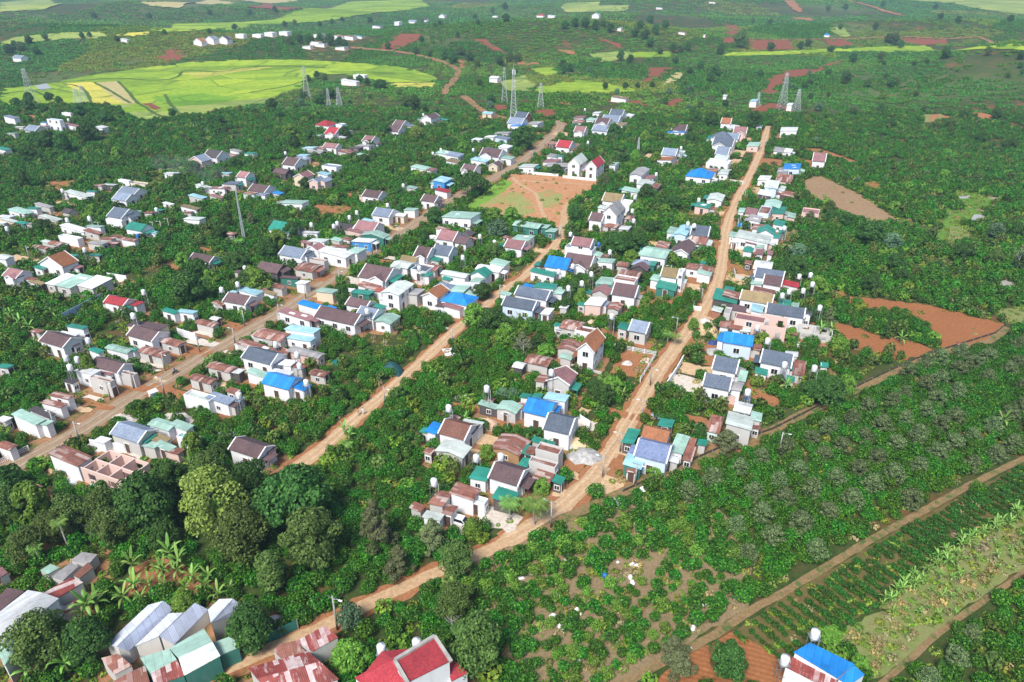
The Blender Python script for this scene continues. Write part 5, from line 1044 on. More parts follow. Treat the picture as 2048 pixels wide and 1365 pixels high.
# far trees on the hills and along the fields
for s in '''100 205 14;60 208 16;120 210 12;420 70 9;330 72 9;165 78 9;180 76 8;235 85 9;92 82 10;60 90 12;20 110 14;45 105 14;30 100 12;75 112 12;190 40 10;300 40 10;420 32 9;500 32 9;550 25 9;665 50 9;685 45 8;570 55 9;590 52 9;640 55 9;470 62 10;640 88 16;660 92 18;680 95 16;620 90 16;600 88 14;580 92 14;690 98 14;740 48 10;845 48 8;870 55 8;950 40 9;985 28 10;1012 46 14;1010 22 12;956 52 9;915 76 9;880 52 8;843 86 10;776 100 12;832 110 12;860 115 9;905 130 20;890 120 18;920 112 16;940 125 16;955 135 14;1000 132 16;1020 128 18;1035 125 16;1130 150 18;1125 140 16;1140 145 14;1240 122 16;1260 128 14;1300 95 14;1320 110 12;1130 60 14;1150 55 14;1170 58 16;1190 62 16;1205 55 14;1220 65 14;1280 60 14;1300 50 14;1310 70 16;1330 60 14;1290 80 16;1270 75 14;1360 108 16;1375 104 14;1345 106 14;1480 98 26;1440 110 16;1540 104 14;1615 95 12;1600 100 12;1660 108 12;1680 60 8;1540 50 9;1505 48 9;1655 25 10;1690 22 10;1765 16 9;1870 20 8;1915 48 10;2020 46 10;1880 40 9;1750 60 10;1785 92 18;1775 88 14;1800 98 12;1690 168 18;1735 176 14;1780 178 16;1790 172 12;1705 126 14;1890 118 16;1760 122 12;2040 120 12;1975 112 12;1900 258 18;1780 258 16;1960 288 18;2020 300 16;1785 358 14;2010 300 14;1760 225 14;1990 240 16;1925 240 14;2030 480 26;2040 545 30;1620 200 10;1500 245 16;1400 218 12;1385 232 14;1450 215 12;1330 210 12;1250 180 12;1275 178 10;1210 180 12;1430 150 16;1420 165 14;1400 140 14;1380 150 12;1350 130 12;700 170 14;720 168 14;735 172 12;650 165 14;634 158 12;618 166 12;810 215 20;850 225 14;560 238 14;510 232 12;300 260 14;330 250 12;346 236 14;440 250 16;430 246 12;450 270 12'''.split(';'):
    a, b, w = map(float, s.split()); tree(RNG.choice('TTTTO'), a, b, w * 1.1, w * 1.1)

# durian trees in their rows
DUR = np.array([(1300, 985), (1405, 935), (1540, 892), (1700, 815), (1830, 745), (1905, 718), (2070, 655), (2070, 895), (1950, 948), (1850, 1004), (1740, 1062), (1650, 1112), (1580, 1150), (1480, 1130), (1400, 1060)], float)
LOW = np.array([(2070, 1165), (1960, 1230), (1890, 1285), (1800, 1385), (2070, 1385)], float)
ca, sa = math.cos(math.radians(31)), math.sin(math.radians(31))
nd = 0
for i in range(-30, 60):
    for j in range(-10, 60):
        u, v = i * 6.0 + (j % 2) * 3, j * 5.2
        x = 20 + u * ca - v * sa + RNG.uniform(-.6, .6); y = 60 + u * sa + v * ca + RNG.uniform(-.6, .6)
        px, py = proj(x, y, 0)
        if inside(np.array([px]), np.array([py]), DUR)[0] and RNG.random() < (.94 if px > 1480 else .55):
            tree('D', 0, 0, RNG.uniform(3.2, 4.1) * F / math.hypot(x, y, CAMH), None, 'grey green bushy durian tree in the orchard rows beside the earth trail', 'durian trees in the orchard', (x, y)); nd += 1
        elif inside(np.array([px]), np.array([py]), LOW)[0] and RNG.random() < .5:
            tree('D', 0, 0, RNG.uniform(2.4, 3.6) * F / math.hypot(x, y, CAMH), None, 'durian tree in the dark plot in the bottom corner', 'durian trees in the corner plot', (x, y))
print('durian', nd)

# bananas and palms
def frond(mb_v, base, a, ln, rise, w, k, r, droop=1.0):
    """an arching leaf blade, two planes of plates along the midrib"""
    d = np.array([math.cos(a), math.sin(a), 0]); s = np.array([-math.sin(a), math.cos(a), 0]); pts = []
    for i in range(k + 1):
        t = i / k; pts.append(base + d * ln * (t - .12 * t * t) + np.array([0, 0, rise * t - droop * ln * .75 * t * t * t]))
    for i in range(k):
        w0 = w * math.sin(math.pi * (.12 + .8 * i / k)); w1 = w * math.sin(math.pi * (.12 + .8 * (i + 1) / k))
        for sg in (-1, 1):
            dz = np.array([0, 0, -.25])
            mb_v += [pts[i], pts[i + 1], pts[i + 1] + sg * s * w1 + dz * w1, pts[i] + sg * s * w0 + dz * w0][::sg]
def banana_mesh(seed, n=11):
    r = random.Random(seed); V = []; A = []
    for i in range(n):
        a = 2.4 * i + r.uniform(-.4, .4); t = i / n; k0 = len(V)
        frond(V, np.array([0, 0, 1.5 + .5 * t]), a, r.uniform(1.4, 2.0) * (1 - .25 * t), .9 + 1.3 * t, .165, 6, r, 1.0 - .5 * t); A += [r.uniform(.1, 1)] * ((len(V) - k0) // 4)
    return rawmesh('banana_leaves', np.array(V), np.array(A), LF['banana'])
bst = MB(); bst.path([(0, 0, -.2), (.05, 0, .8), (.05, .05, 1.7)], [.17, .14, .08], 7); BST = bst.mesh('banana_stem', plain('banana_stem', (.16, .20, .07), .6))
BAN = [banana_mesh(3), banana_mesh(5, 10), banana_mesh(9, 9)]
def banana(px, py, s, group, world=None, label=None):
    p = Vector((*world, float(terr(*world)))) if world else hit(px, py); v = RNG.randrange(3)
    o = plant(('ban', v), p, RNG.uniform(0, 6.28), s, 'banana_plant', (('stem', BST), ('leaves', BAN[v])))
    o['category'] = 'banana plant'; o['group'] = group; o['label'] = label or 'x'
    if not label: spot(o, ('tall' if s > 1.15 else 'small' if s < .8 else 'leafy') + ' banana plant with arching leaves', px, py)
for i, s in enumerate('270 1150 1.3;345 1128 1.4;362 1142 1.3;330 1158 1.1;275 1190 1.2;252 1212 1.1;322 1150 .9;420 1168 1;388 1168 1;412 1188 1;182 1235 1.5;200 1228 1.3;60 1362 1.2;140 1350 1.3;110 1345 1;332 1186 .8;440 1206 1.1;486 1136 .9;302 1184 .9;285 1210 .8;372 1190 .8;358 1155 .9;462 1192 .8;170 1245 1;45 660 1.3;62 668 1.2;30 655 1.2;108 640 1.2;25 640 1;385 945 1.1;400 955 1;320 1005 .9;1245 800 .9;1205 800 1;1660 675 1.3;1640 672 1.1;1570 785 1.1;1800 690 1;1860 740 1.1;2000 860 1.3;1055 640 1;1040 650 1.1;930 850 .9;1090 905 1;700 885 1;690 870 .9;640 1010 .9;1580 640 1.2;1000 560 .9;540 590 .9;350 580 .9;430 640 .8;1180 740 .9'.split(';')):
    a, b, c = map(float, s.split()); banana(a, b, c, 'banana plants')
n_b = 0
STRIP = [(1752, 1218), (1832, 1160), (1900, 1108), (1975, 1062), (2048, 1030)]
for i in range(170):
    if i < 60: t = RNG.uniform(0, 3.99); k = int(t); q0, q1 = STRIP[k], STRIP[k + 1]; px = q0[0] + (q1[0] - q0[0]) * (t - k) + RNG.uniform(-12, 12); py = q0[1] + (q1[1] - q0[1]) * (t - k) + RNG.uniform(-6, 10); s = RNG.uniform(.5, .8)
    else: px = RNG.uniform(1780, 2060); py = RNG.uniform(1040, 1262); s = RNG.uniform(.3, .55)
    if not inside(np.array([px]), np.array([py]), np.array([(1745, 1225), (1830, 1150), (1960, 1056), (2070, 1010), (2070, 1130), (1960, 1196), (1880, 1262), (1825, 1240)]))[0]: continue
    p = hit(px, py)
    banana(px, py, s, 'young banana plants in the dry strip', (p.x, p.y), 'young banana plant in the dry grassy strip beside the tea rows'); n_b += 1
def palm_mesh(seed):
    r = random.Random(seed); V = []; A = []
    for i in range(18):
        a = 2.4 * i; t = i / 18; base = np.array([0, 0, 0.0]); d = np.array([math.cos(a), math.sin(a), 0]); s = np.array([-math.sin(a), math.cos(a), 0]); L_ = r.uniform(2.5, 3.1); pts = []
        for j in range(9): u = j / 8; pts.append(d * L_ * (u - .2 * u * u) + np.array([0, 0, L_ * ((.25 + .7 * t) * u - (.95 - .4 * t) * u * u)]))
        for j in range(1, 9):
            for sg in (-1, 1):
                for e in (0, .5):
                    p = pts[j - 1] * (1 - e) + pts[j] * e; ln = .75 * math.sin(math.pi * (.1 + .85 * (j - e) / 8)); tip = p + sg * s * ln + d * ln * .5 - np.array([0, 0, ln * .45])
                    V += [p, p + d * .09, tip + d * .04, tip][::sg]; A.append(r.uniform(.2, 1))
    return rawmesh('palm_fronds', np.array(V), np.array(A), LF['banana'])
PALM = palm_mesh(4)
for i, s in enumerate('1068 1052 4.6 1.0;1018 1042 3.6 .8;1082 1040 3.0 .7;1350 690 2.4 .7;1335 684 2.0 .6;855 1078 1.6 .55;140 1100 5.6 .55;85 1130 3.6 .5;1205 772 1.8 .6;1440 690 1.8 .6;480 500 3 .7;1000 500 2.4 .75;1325 930 1.4 .5;690 905 1.6 .7'.split(';')):
    a, b, h, c = map(float, s.split()); p = hit(a, b)
    r_ = thing('palm_tree', 'x', 'palm tree', p, RNG.uniform(0, 6), 'palms')
    t = MB(); t.path([(0, 0, -.2), (.1, .05, h * .5), (.05, .1, h)], [.17, .13, .11], 7); t.build('trunk', M_BARKP, r_)
    o = put('fronds', PALM, r_); o.location = (.05, .1, h); o.scale = (c,) * 3
    spot(r_, ('tall ' if h > 3.5 else 'low ') + 'palm with drooping feathery fronds', a, b - 20)
# bare trees
for i, s in enumerate('208 1088 4.2;1047 716 4.6;2030 545 6.5;2042 540 6;905 1262 3'.split(';')):
    a, b, h = map(float, s.split()); p = hit(a, b); m_ = trunk_mb(h, .11, 40 + i, 7, h * .33)
    q = random.Random(i)
    for k in range(26):
        z = h * q.uniform(.45, 1); an = q.uniform(0, 6.28); d = h * .3 * q.random(); ln = h * q.uniform(.12, .25)
        s0 = (d * math.cos(an), d * math.sin(an), z); m_.bar(s0, (s0[0] + ln * math.cos(an), s0[1] + ln * math.sin(an), z + ln * .8), .022, .008, 3)
    o = m_.build('bare_tree', M_BARKP); o.location = p; tag(o, cat='tree'); spot(o, 'leafless grey tree with bare branches', a, b - 20)
# ---------------------------------------------------------------- plants nobody could count
def scatter_group(K):
    g = bpy.data.node_groups.new('scatter', 'GeometryNodeTree')
    g.interface.new_socket('Geometry', in_out='INPUT', socket_type='NodeSocketGeometry'); g.interface.new_socket('Geometry', in_out='OUTPUT', socket_type='NodeSocketGeometry')
    N, L = g.nodes, g.links
    gi, go = N.new('NodeGroupInput'), N.new('NodeGroupOutput'); jn = N.new('GeometryNodeJoinGeometry')
    def attr(nm, ty):
        a = N.new('GeometryNodeInputNamedAttribute'); a.data_type = ty; a.inputs['Name'].default_value = nm; return a.outputs['Attribute']
    pid, rot, scl = attr('pid', 'INT'), attr('rot', 'FLOAT_VECTOR'), attr('scl', 'FLOAT_VECTOR')
    for k in range(K):
        def sel(v):
            c = N.new('FunctionNodeCompare'); c.data_type = 'INT'; c.operation = 'EQUAL'
            ins = [i for i in c.inputs if i.enabled and i.type == 'INT'] or [c.inputs[2], c.inputs[3]]
            L.new(pid, ins[0]); ins[1].default_value = v
            s = N.new('GeometryNodeSeparateGeometry'); s.domain = 'POINT'; L.new(gi.outputs[0], s.inputs['Geometry']); L.new(c.outputs[0], s.inputs['Selection']); return s.outputs['Selection']
        i = N.new('GeometryNodeInstanceOnPoints')
        L.new(sel(1000 + k), i.inputs['Points']); L.new(sel(k), i.inputs['Instance']); L.new(scl, i.inputs['Scale'])
        e = N.new('FunctionNodeEulerToRotation'); L.new(rot, e.inputs[0]); L.new(e.outputs[0], i.inputs['Rotation'])
        L.new(i.outputs[0], jn.inputs[0])
    L.new(jn.outputs[0], go.inputs[0]); return g
GROUPS = {}
def stuff(name, label, cat, protos, pts, kind, scl, tint, zrot=None):
    """protos: (vertices, leaf values, material); one object whose points each carry a plant"""
    if not len(pts): return
    V = np.concatenate([p[0] for p in protos] + [pts]); nf = [len(p[0]) // 4 for p in protos]; nq = sum(nf)
    me = bpy.data.meshes.new(name); me.vertices.add(len(V)); me.vertices.foreach_set('co', V.astype(np.float32).ravel())
    me.loops.add(nq * 4); me.loops.foreach_set('vertex_index', np.arange(nq * 4, dtype=np.int32)); me.polygons.add(nq)
    me.polygons.foreach_set('loop_start', np.arange(0, nq * 4, 4, dtype=np.int32)); me.polygons.foreach_set('loop_total', np.full(nq, 4, dtype=np.int32))
    mats = []; mi = []
    for p, n_ in zip(protos, nf):
        if p[2] not in mats: mats.append(p[2]); me.materials.append(p[2])
        mi += [mats.index(p[2])] * n_
    me.polygons.foreach_set('material_index', mi); me.update(calc_edges=True)
    me.attributes.new('leaf', 'FLOAT', 'FACE').data.foreach_set('value', np.concatenate([p[1] for p in protos]).astype(np.float32))
    pid = np.concatenate([np.full(len(p[0]), k) for k, p in enumerate(protos)] + [1000 + np.asarray(kind)])
    m0 = len(V) - len(pts); n = len(pts)
    me.attributes.new('pid', 'INT', 'POINT').data.foreach_set('value', pid.astype(np.int32))
    R = np.zeros((len(V), 3)); R[m0:, 2] = NR.uniform(0, 6.28, n) if zrot is None else zrot; S_ = np.ones((len(V), 3)); S_[m0:] = scl; T_ = np.zeros(len(V)); T_[m0:] = tint
    me.attributes.new('rot', 'FLOAT_VECTOR', 'POINT').data.foreach_set('vector', R.astype(np.float32).ravel())
    me.attributes.new('scl', 'FLOAT_VECTOR', 'POINT').data.foreach_set('vector', S_.astype(np.float32).ravel())
    me.attributes.new('tint', 'FLOAT', 'POINT').data.foreach_set('value', T_.astype(np.float32))
    o = put(name, me); md = o.modifiers.new('scatter', 'NODES')
    K = len(protos)
    if K not in GROUPS: GROUPS[K] = scatter_group(K)
    md.node_group = GROUPS[K]
    return tag(o, label, cat, kind='stuff')

def raw(parts, seed):
    me = leafmesh('tmp', parts, LF['coffee'], seed); n = len(me.vertices)
    V = np.empty(n * 3, np.float32); me.vertices.foreach_get('co', V); A = np.empty(n // 4, np.float32); me.attributes['leaf'].data.foreach_get('value', A)
    bpy.data.meshes.remove(me); return V.reshape(-1, 3), A
def mk(parts, mat, seed): return (*raw(parts, seed), LF[mat])

NEARB = [mk(bush_parts(1.3, 1.9, 560, .155, s), 'coffee', s) for s in (1, 2, 3)]
MIDB = [mk(bush_parts(1.4, 2.0, 220, .26, s), 'coffee', s) for s in (4, 5, 6)]
SHRUB = [mk(bush_parts(1.5, 2.3, 170, .32, 7), 'light', 7), mk(bush_parts(1.4, 2.6, 170, .30, 8), 'olive', 8), mk(bush_parts(1.3, 2.4, 170, .32, 9), 'dark', 9)]
TEA = [mk(bush_parts(.66, 1.05, 150, .15, s), 'tea', s) for s in (11, 12)]
WEED = [mk([(46, (0, 0, .15), (.7, .7, .42), .22, -.2)], 'weed', 13), mk([(34, (0, 0, .12), (.6, .6, .3), .2, -.2)], 'light', 14), mk([(40, (0, 0, .15), (.75, .75, .4), .22, -.2)], 'straw', 15)]
def patch_parts(seed, n=8, R=3.4):
    q = random.Random(seed); out = []
    for i in range(n):
        a = 2.4 * i; d = R * math.sqrt((i + .5) / n); s = q.uniform(1.1, 1.6); out.append((24, (d * math.cos(a), d * math.sin(a), .7), (s, s, q.uniform(1.0, 1.7)), .62, -.3))
    return out
FARB = [mk(patch_parts(s), m_, s) for s, m_ in ((21, 'far'), (22, 'coffee'), (23, 'far'), (26, 'light'), (27, 'weed'))]
VFAR = [mk([(9, p[1], p[2], 1.15, -.2) for p in patch_parts(s, 12, 7.5)], 'far', s) for s in (24, 25)] + [mk([(9, p[1], p[2], 1.15, -.2) for p in patch_parts(28, 12, 7.5)], 'weed', 28)]

def grid(x0, x1, y0, y1, sx, sy, ang, jit, org=(0, 0)):
    """jittered rows over a rectangle, turned by ang"""
    c, s = math.cos(ang), math.sin(ang); cx, cy = (x0 + x1) / 2, (y0 + y1) / 2; r = math.hypot(x1 - x0, y1 - y0) / 2
    u, v = np.meshgrid(np.arange(-r, r, sx), np.arange(-r, r, sy)); u[1::2] += sx * .5 * 0
    u = u + NR.uniform(-jit, jit, u.shape) * sx; v = v + NR.uniform(-jit, jit, v.shape) * sy
    x = cx + u * c - v * s; y = cy + u * s + v * c
    k = (x > x0) & (x < x1) & (y > y0) & (y < y1); return x[k], y[k]

def in_view(x, y, mx=170, my=90):
    px, py = proj(x, y, terr(x, y) + 1); k = (px > -mx) & (px < 2048 + mx) & (py > -my) & (py < 1365 + my) & (y > 30); return x[k], y[k], px[k], py[k]

def poly(px, py, s):
    v = list(map(float, s.split())); return inside(px, py, list(zip(v[::2], v[1::2])))

def blocked(x, y, px, py, hb=1.1, yards=True, fields=True, road=0.0, soft=False):
    b = np.zeros(len(x), bool)
    for X, Y, hl, hw, a in FOOT:
        q = (np.abs(x - X) < hl + hw + 3) & (np.abs(y - Y) < hl + hw + 3)
        if not q.any(): continue
        dx, dy = x[q] - X, y[q] - Y; u = dx * math.cos(a) + dy * math.sin(a); v = -dx * math.sin(a) + dy * math.cos(a)
        b[q] |= (np.abs(u) < hl + hb) & (np.abs(v) < hw + hb)
    if yards:
        for X, Y, hl, hw, a, c in YARDP:
            if c == 'e': continue
            q = (np.abs(x - X) < hl + hw + 3) & (np.abs(y - Y) < hl + hw + 3)
            if not q.any(): continue
            dx, dy = x[q] - X, y[q] - Y; u = dx * math.cos(a) + dy * math.sin(a); v = -dx * math.sin(a) + dy * math.cos(a)
            b[q] |= (np.abs(u) < hl + .3) & (np.abs(v) < hw + .3)
    for q, d in LINES: b |= near_line(x, y, q, d + road)
    if fields:
        e_ = .0045 * np.hypot(x, y) * sstep(300, 500, y)
        gx, gy = proj(x + NR.normal(0, 1, len(x)) * e_, y + NR.normal(0, 1, len(x)) * e_, terr(x, y))
        for A, mk_ in KEEP:
            if mk_ == 'v': b |= inside(gx, gy, A) & (np.sin(x / 3.1 + np.sin(y / 4.7)) * np.sin(y / 3.7) < .35)
            elif mk_ not in ('q', 'te'): b |= inside(gx, gy, A)
    return b

def field_tint(x, y):
    return np.clip(.30 + .30 * np.sin(x / 31 + 2 * np.sin(y / 57)) * np.sin(y / 23 + 1) + NR.normal(0, .16, len(x)), 0, 1)
def holes(x, y, lvl):
    """irregular openings in the planting"""
    return (np.sin(x / 9.1 + 1.7 * np.sin(y / 13)) + np.sin(y / 7.3 + 1.9 * np.sin(x / 11)) + NR.normal(0, .45, len(x))) > lvl
def pt3(x, y): return np.stack([x, y, terr(x, y)], 1)

ZTEA = '1470 1262 1560 1200 1650 1146 1750 1086 1850 1030 1960 974 2090 905 2090 1005 1960 1052 1830 1142 1750 1212 1690 1250 1640 1300 1560 1318'
ZPLOT = '955 1105 1150 1042 1250 1010 1340 1000 1420 1010 1500 1085 1500 1205 1330 1312 1200 1395 1020 1395 985 1255 920 1190'
ZBAN = '1745 1225 1830 1150 1960 1056 2090 1010 2090 1130 1960 1196 1880 1262 1825 1240'
ZORCH = '1080 1070 1300 975 1530 875 1830 735 2090 640 2090 905 1850 1025 1650 1140 1500 1225 1330 1320 1230 1385 1000 1390 900 1180'
ZLEFT = '-200 960 200 950 400 900 560 955 960 1080 940 1130 480 1320 300 1460 -200 1460'

# the sparse plot in front: every bush its own object
x, y = grid(-60, 130, 45, 175, 1.95, 1.95, math.radians(31), .33); x, y, px, py = in_view(x, y, 60, 40)
k = poly(px, py, ZPLOT); x, y, px, py = x[k], y[k], px[k], py[k]
sparse = poly(px, py, '1060 1140 1280 1110 1420 1120 1500 1205 1330 1312 1200 1395 1100 1395 1040 1290')
k = ~blocked(x, y, px, py, .8) & ~(sparse & holes(x, y, .75)) & ~(~sparse & holes(x, y, 1.9)); x, y = x[k], y[k]; sparse = sparse[k]
d = np.hypot(x, y); o_ = np.argsort(d); n1 = 300
CB = [leafmesh('coffee_bush', bush_parts(1.15, 1.75, 420, .17, s), LF['coffee'], s) for s in (1, 2, 3, 4, 5)]
CBL = leafmesh('coffee_bush_pale', bush_parts(1.15, 1.75, 420, .17, 6), LF['light'], 6)
fst = {}
for i in o_[:n1]:
    me = CBL if NR.random() < .16 else CB[NR.integers(5)]; s = NR.uniform(.6, 1.1) if sparse[i] else NR.uniform(.9, 1.2)
    if me.name in fst: o = fst[me.name].copy(); C.objects.link(o)
    else: o = put('coffee_bush', me); fst[me.name] = o
    o.location = (x[i], y[i], 0); o.rotation_euler = (0, 0, NR.uniform(0, 6.28)); o.scale = (s, s, s * NR.uniform(.85, 1.15))
    tag(o, 'yellowish round bush among the coffee of the littered plot in front' if me is CBL else 'dark green round coffee bush in the littered plot in front', 'coffee bush', 'pale bushes of the front plot' if me is CBL else 'coffee bushes of the front plot')
rest = o_[n1:]; RX, RY = x[rest], y[rest]

# near and middle distance coffee
x, y = grid(-340, 420, 40, 440, 2.2, 2.2, math.radians(66.5), .36); x, y, px, py = in_view(x, y)
left, orch, tea, ban, plot = poly(px, py, ZLEFT), poly(px, py, ZORCH), poly(px, py, ZTEA), poly(px, py, ZBAN), poly(px, py, ZPLOT)
b = blocked(x, y, px, py, .75)
k = ~b & ~tea & ~ban & ~plot & ~holes(x, y, np.where(left, 1.9, np.where(orch, 1.95, 1.35)))
x, y, left, orch = x[k], y[k], left[k], orch[k]
vill = ~left & ~orch
shr = vill & (NR.random(len(x)) < .2)
tn = field_tint(x, y)
def put_coffee(sel, name, label, near, xx=None, yy=None, s0=.8, s1=1.25):
    X_, Y_ = (x[sel], y[sel]) if xx is None else (xx, yy); t = tn[sel] if xx is None else field_tint(X_, Y_)
    n_ = len(X_); s = NR.uniform(s0, s1, n_); S3 = np.stack([s, s, s * NR.uniform(.8, 1.25, n_)], 1)
    stuff(name, label, 'coffee plants', NEARB if near else MIDB, pt3(X_, Y_), NR.integers(0, 3, n_), S3, t)
put_coffee(left, 'coffee_grove', 'dense dark coffee under the tall trees of the grove', True)
put_coffee(orch, 'coffee_orchard', 'coffee planted between the durian trees of the orchard', True, np.concatenate([x[orch], RX]), np.concatenate([y[orch], RY]), .85, 1.25)
rd = np.hypot(x, y)
put_coffee(vill & ~shr & (rd < 200), 'coffee_gardens', 'dark green coffee gardens between the nearer houses', True)
put_coffee(vill & ~shr & (rd >= 200), 'coffee_gardens', 'dark green coffee gardens between the farther houses and on the valley side', False)
n_ = int(shr.sum()); s = NR.uniform(.6, 1.25, n_)
stuff('shrubs', 'mixed light and dark shrubs among the houses', 'shrubs', SHRUB, pt3(x[shr], y[shr]), NR.integers(0, 3, n_), np.stack([s, s, s * NR.uniform(.8, 1.4, n_)], 1), NR.uniform(0, .6, n_))

# young bushes in straight rows
x, y = grid(-20, 160, 50, 150, .9, 1.8, math.radians(-57), .07); x, y, px, py = in_view(x, y, 120, 60)
k = poly(px, py, ZTEA) & ~blocked(x, y, px, py, .5, True, False) & (NR.random(len(x)) < .95); x, y, px = x[k], y[k], px[k]
n_ = len(x); s = NR.uniform(.7, 1.15, n_) * np.where(px < 1660, .75 + .3 * (px - 1470) / 190, 1.08)
d = np.hypot(x, y); o_ = np.argsort(d); TB = [leafmesh('young_bush', bush_parts(.66, 1.05, 260, .11, k_), LF['tea'], k_) for k_ in (31, 32, 33)]; fst = {}
for i in o_[:300]:
    me = TB[NR.integers(3)]
    if me.name in fst: o = fst[me.name].copy(); C.objects.link(o)
    else: o = put('young_bush', me); fst[me.name] = o
    o.location = (x[i], y[i], 0); o.rotation_euler = (0, 0, NR.uniform(0, 6.28)); o.scale = (s[i],) * 3
    tag(o, 'low round bush at the near end of the straight rows by the blue roofed shed', 'young bush', 'young bushes at the near end of the rows')
o_ = o_[300:]; x, y, s = x[o_], y[o_], s[o_]; n_ = len(x)
stuff('young_bush_rows', 'low dark bushes in straight rows between two earth tracks', 'bush rows', TEA, pt3(x, y), NR.integers(0, 2, n_), np.stack([s] * 3, 1), field_tint(x, y) * .4)

# weeds on verges, yards and dry ground
x, y = grid(-200, 260, 45, 330, 1.2, 1.2, .4, .48); x, y, px, py = in_view(x, y, 60, 40)
bh = blocked(x, y, px, py, .1, False, False); nr = np.zeros(len(x), bool)
for q, d in LINES: nr |= near_line(x, y, q, d + 2.2)
dry = poly(px, py, ZBAN) | poly(px, py, '1690 1255 1760 1220 1820 1235 1862 1268 1832 1305 1745 1362 1715 1318 1660 1290')
plot = poly(px, py, ZPLOT); yd = blocked(x, y, px, py, -9, True, False); fl = np.zeros(len(x), bool)
gx, gy = proj(x, y, 0)
for A, m_ in KEEP:
    if m_ in 'fgOHWR': fl |= inside(gx, gy, A)
pr = np.where(dry, .9, np.where(nr, .42, np.where(plot, .5, .36))) * np.where(yd & ~dry & ~nr, .25, 1) * np.where(fl, .06, 1)
k = ~bh & (NR.random(len(x)) < pr); x, y, dry = x[k], y[k], dry[k]; n_ = len(x); s = NR.uniform(.5, 1.3, n_)
kd = np.where(dry, NR.choice([0, 2, 2, 1], n_), NR.choice([0, 0, 0, 1, 1, 1, 1, 2], n_))
stuff('weeds', 'low weeds and grass tufts on verges, yards and dry ground', 'weeds', WEED, pt3(x, y), kd, np.stack([s, s, s * NR.uniform(.7, 1.5, n_)], 1), NR.uniform(0, .9, n_))

# far slopes: a patchwork of plots, each with its own rows and tone
def plots(x, y, size, seed):
    r = np.random.default_rng(seed); n_ = int((x.max() - x.min()) * (y.max() - y.min()) / size ** 2) + 1
    cx, cy = r.uniform(x.min(), x.max(), n_), r.uniform(y.min(), y.max(), n_); best = np.full(len(x), 1e18); idx = np.zeros(len(x), int); sx = r.uniform(.6, 1.6, n_)
    for i in range(n_):
        d = ((x - cx[i]) * .9) ** 2 * sx[i] + ((y - cy[i]) * .9) ** 2 / sx[i]; k = d < best; best[k] = d[k]; idx[k] = i
    return idx, r.random(n_), r.uniform(0, 3.14, n_), r.random(n_)
x, y = grid(-760, 860, 425, 1010, 4.0, 4.0, math.radians(50), .4); x, y, px, py = in_view(x, y, 90, 40)
idx, tone, ang, dens = plots(x, y, 75, 5)
a_ = ang[idx]; rw = np.sin(6.283 * (x * np.cos(a_) + y * np.sin(a_)) / np.where(tone[idx] > .5, 9, 14))
k = ~blocked(x, y, px, py, 1.5, soft=True) & ~holes(x * .5, y * .5, 1.6) & ~((rw > .5) & (dens[idx] > .35)) & ~((dens[idx] > .93) & (NR.random(len(x)) < .8))
x, y, idx = x[k], y[k], idx[k]; n_ = len(x); s = NR.uniform(.6, .95, n_) * np.where(dens[idx] > .6, .8, 1)
stuff('far_coffee_slopes', 'patchwork of coffee and crop rows on the slopes beyond the village', 'coffee slopes', FARB, pt3(x, y) - [0, 0, .2], np.where(NR.random(n_) < .85, np.searchsorted([.3, .62, .76, .91], (tone[idx] * 7.3) % 1.0), NR.integers(0, 3, n_)), np.stack([s, s, s * NR.uniform(.6, 1.2, n_)], 1), np.clip(tone[idx] * 1.1 - .15 + NR.normal(0, .08, n_), 0, 1))
x, y = grid(-1700, 1800, 1000, 2300, 10, 10, math.radians(20), .4); x, y, px, py = in_view(x, y, 60, 30)
idx, tone, ang, dens = plots(x, y, 150, 6); a_ = ang[idx]; rw = np.sin(6.283 * (x * np.cos(a_) + y * np.sin(a_)) / 26)
k = ~blocked(x, y, px, py, 1.5, False) & ~((rw > .4) & (dens[idx] > .4)) & ~(dens[idx] > .9); x, y, idx = x[k], y[k], idx[k]; n_ = len(x); s = NR.uniform(.6, 1.0, n_)
stuff('far_hills_cover', 'green plantations fading over the farthest hills', 'plantations', VFAR, pt3(x, y) - [0, 0, .3], np.searchsorted([.4, .8], (tone[idx] * 7.3) % 1.0), np.stack([s, s, s * NR.uniform(.5, 1.3, n_)], 1), np.clip(tone[idx] * 1.2 - .1 + NR.normal(0, .08, n_), 0, 1))

# more trees among the houses, in the valley and on the slopes
x, y = grid(-300, 380, 80, 640, 11, 11, .7, .48); x, y, px, py = in_view(x, y, 0, 0)
orch = poly(px, py, ZORCH) | poly(px, py, ZTEA) | poly(px, py, ZBAN) | poly(px, py, ZPLOT)
k = ~blocked(x, y, px, py, 1.6) & ~orch & (NR.random(len(x)) < np.where(np.hypot(x, y) < 330, .14, .085))
dens = poly(px, py, '0 380 300 420 700 440 900 380 1100 260 1540 260 1480 700 1300 640 700 640 500 700 100 700')
for X_, Y_, dn in zip(x[k], y[k], dens[k]):
    if any((X_ - a) ** 2 + (Y_ - b_) ** 2 < (2.2 + c) ** 2 for a, b_, c in TREEPOS): continue
    kd = RNG.choice('TTNNOPGTC' if dn else 'TTONG'); r_ = RNG.uniform(1.3, 2.9) if kd != 'C' else 1.0
    tree(kd, 0, 0, 2 * r_ * F / math.hypot(X_, Y_, CAMH), None, None, None, (X_, Y_))
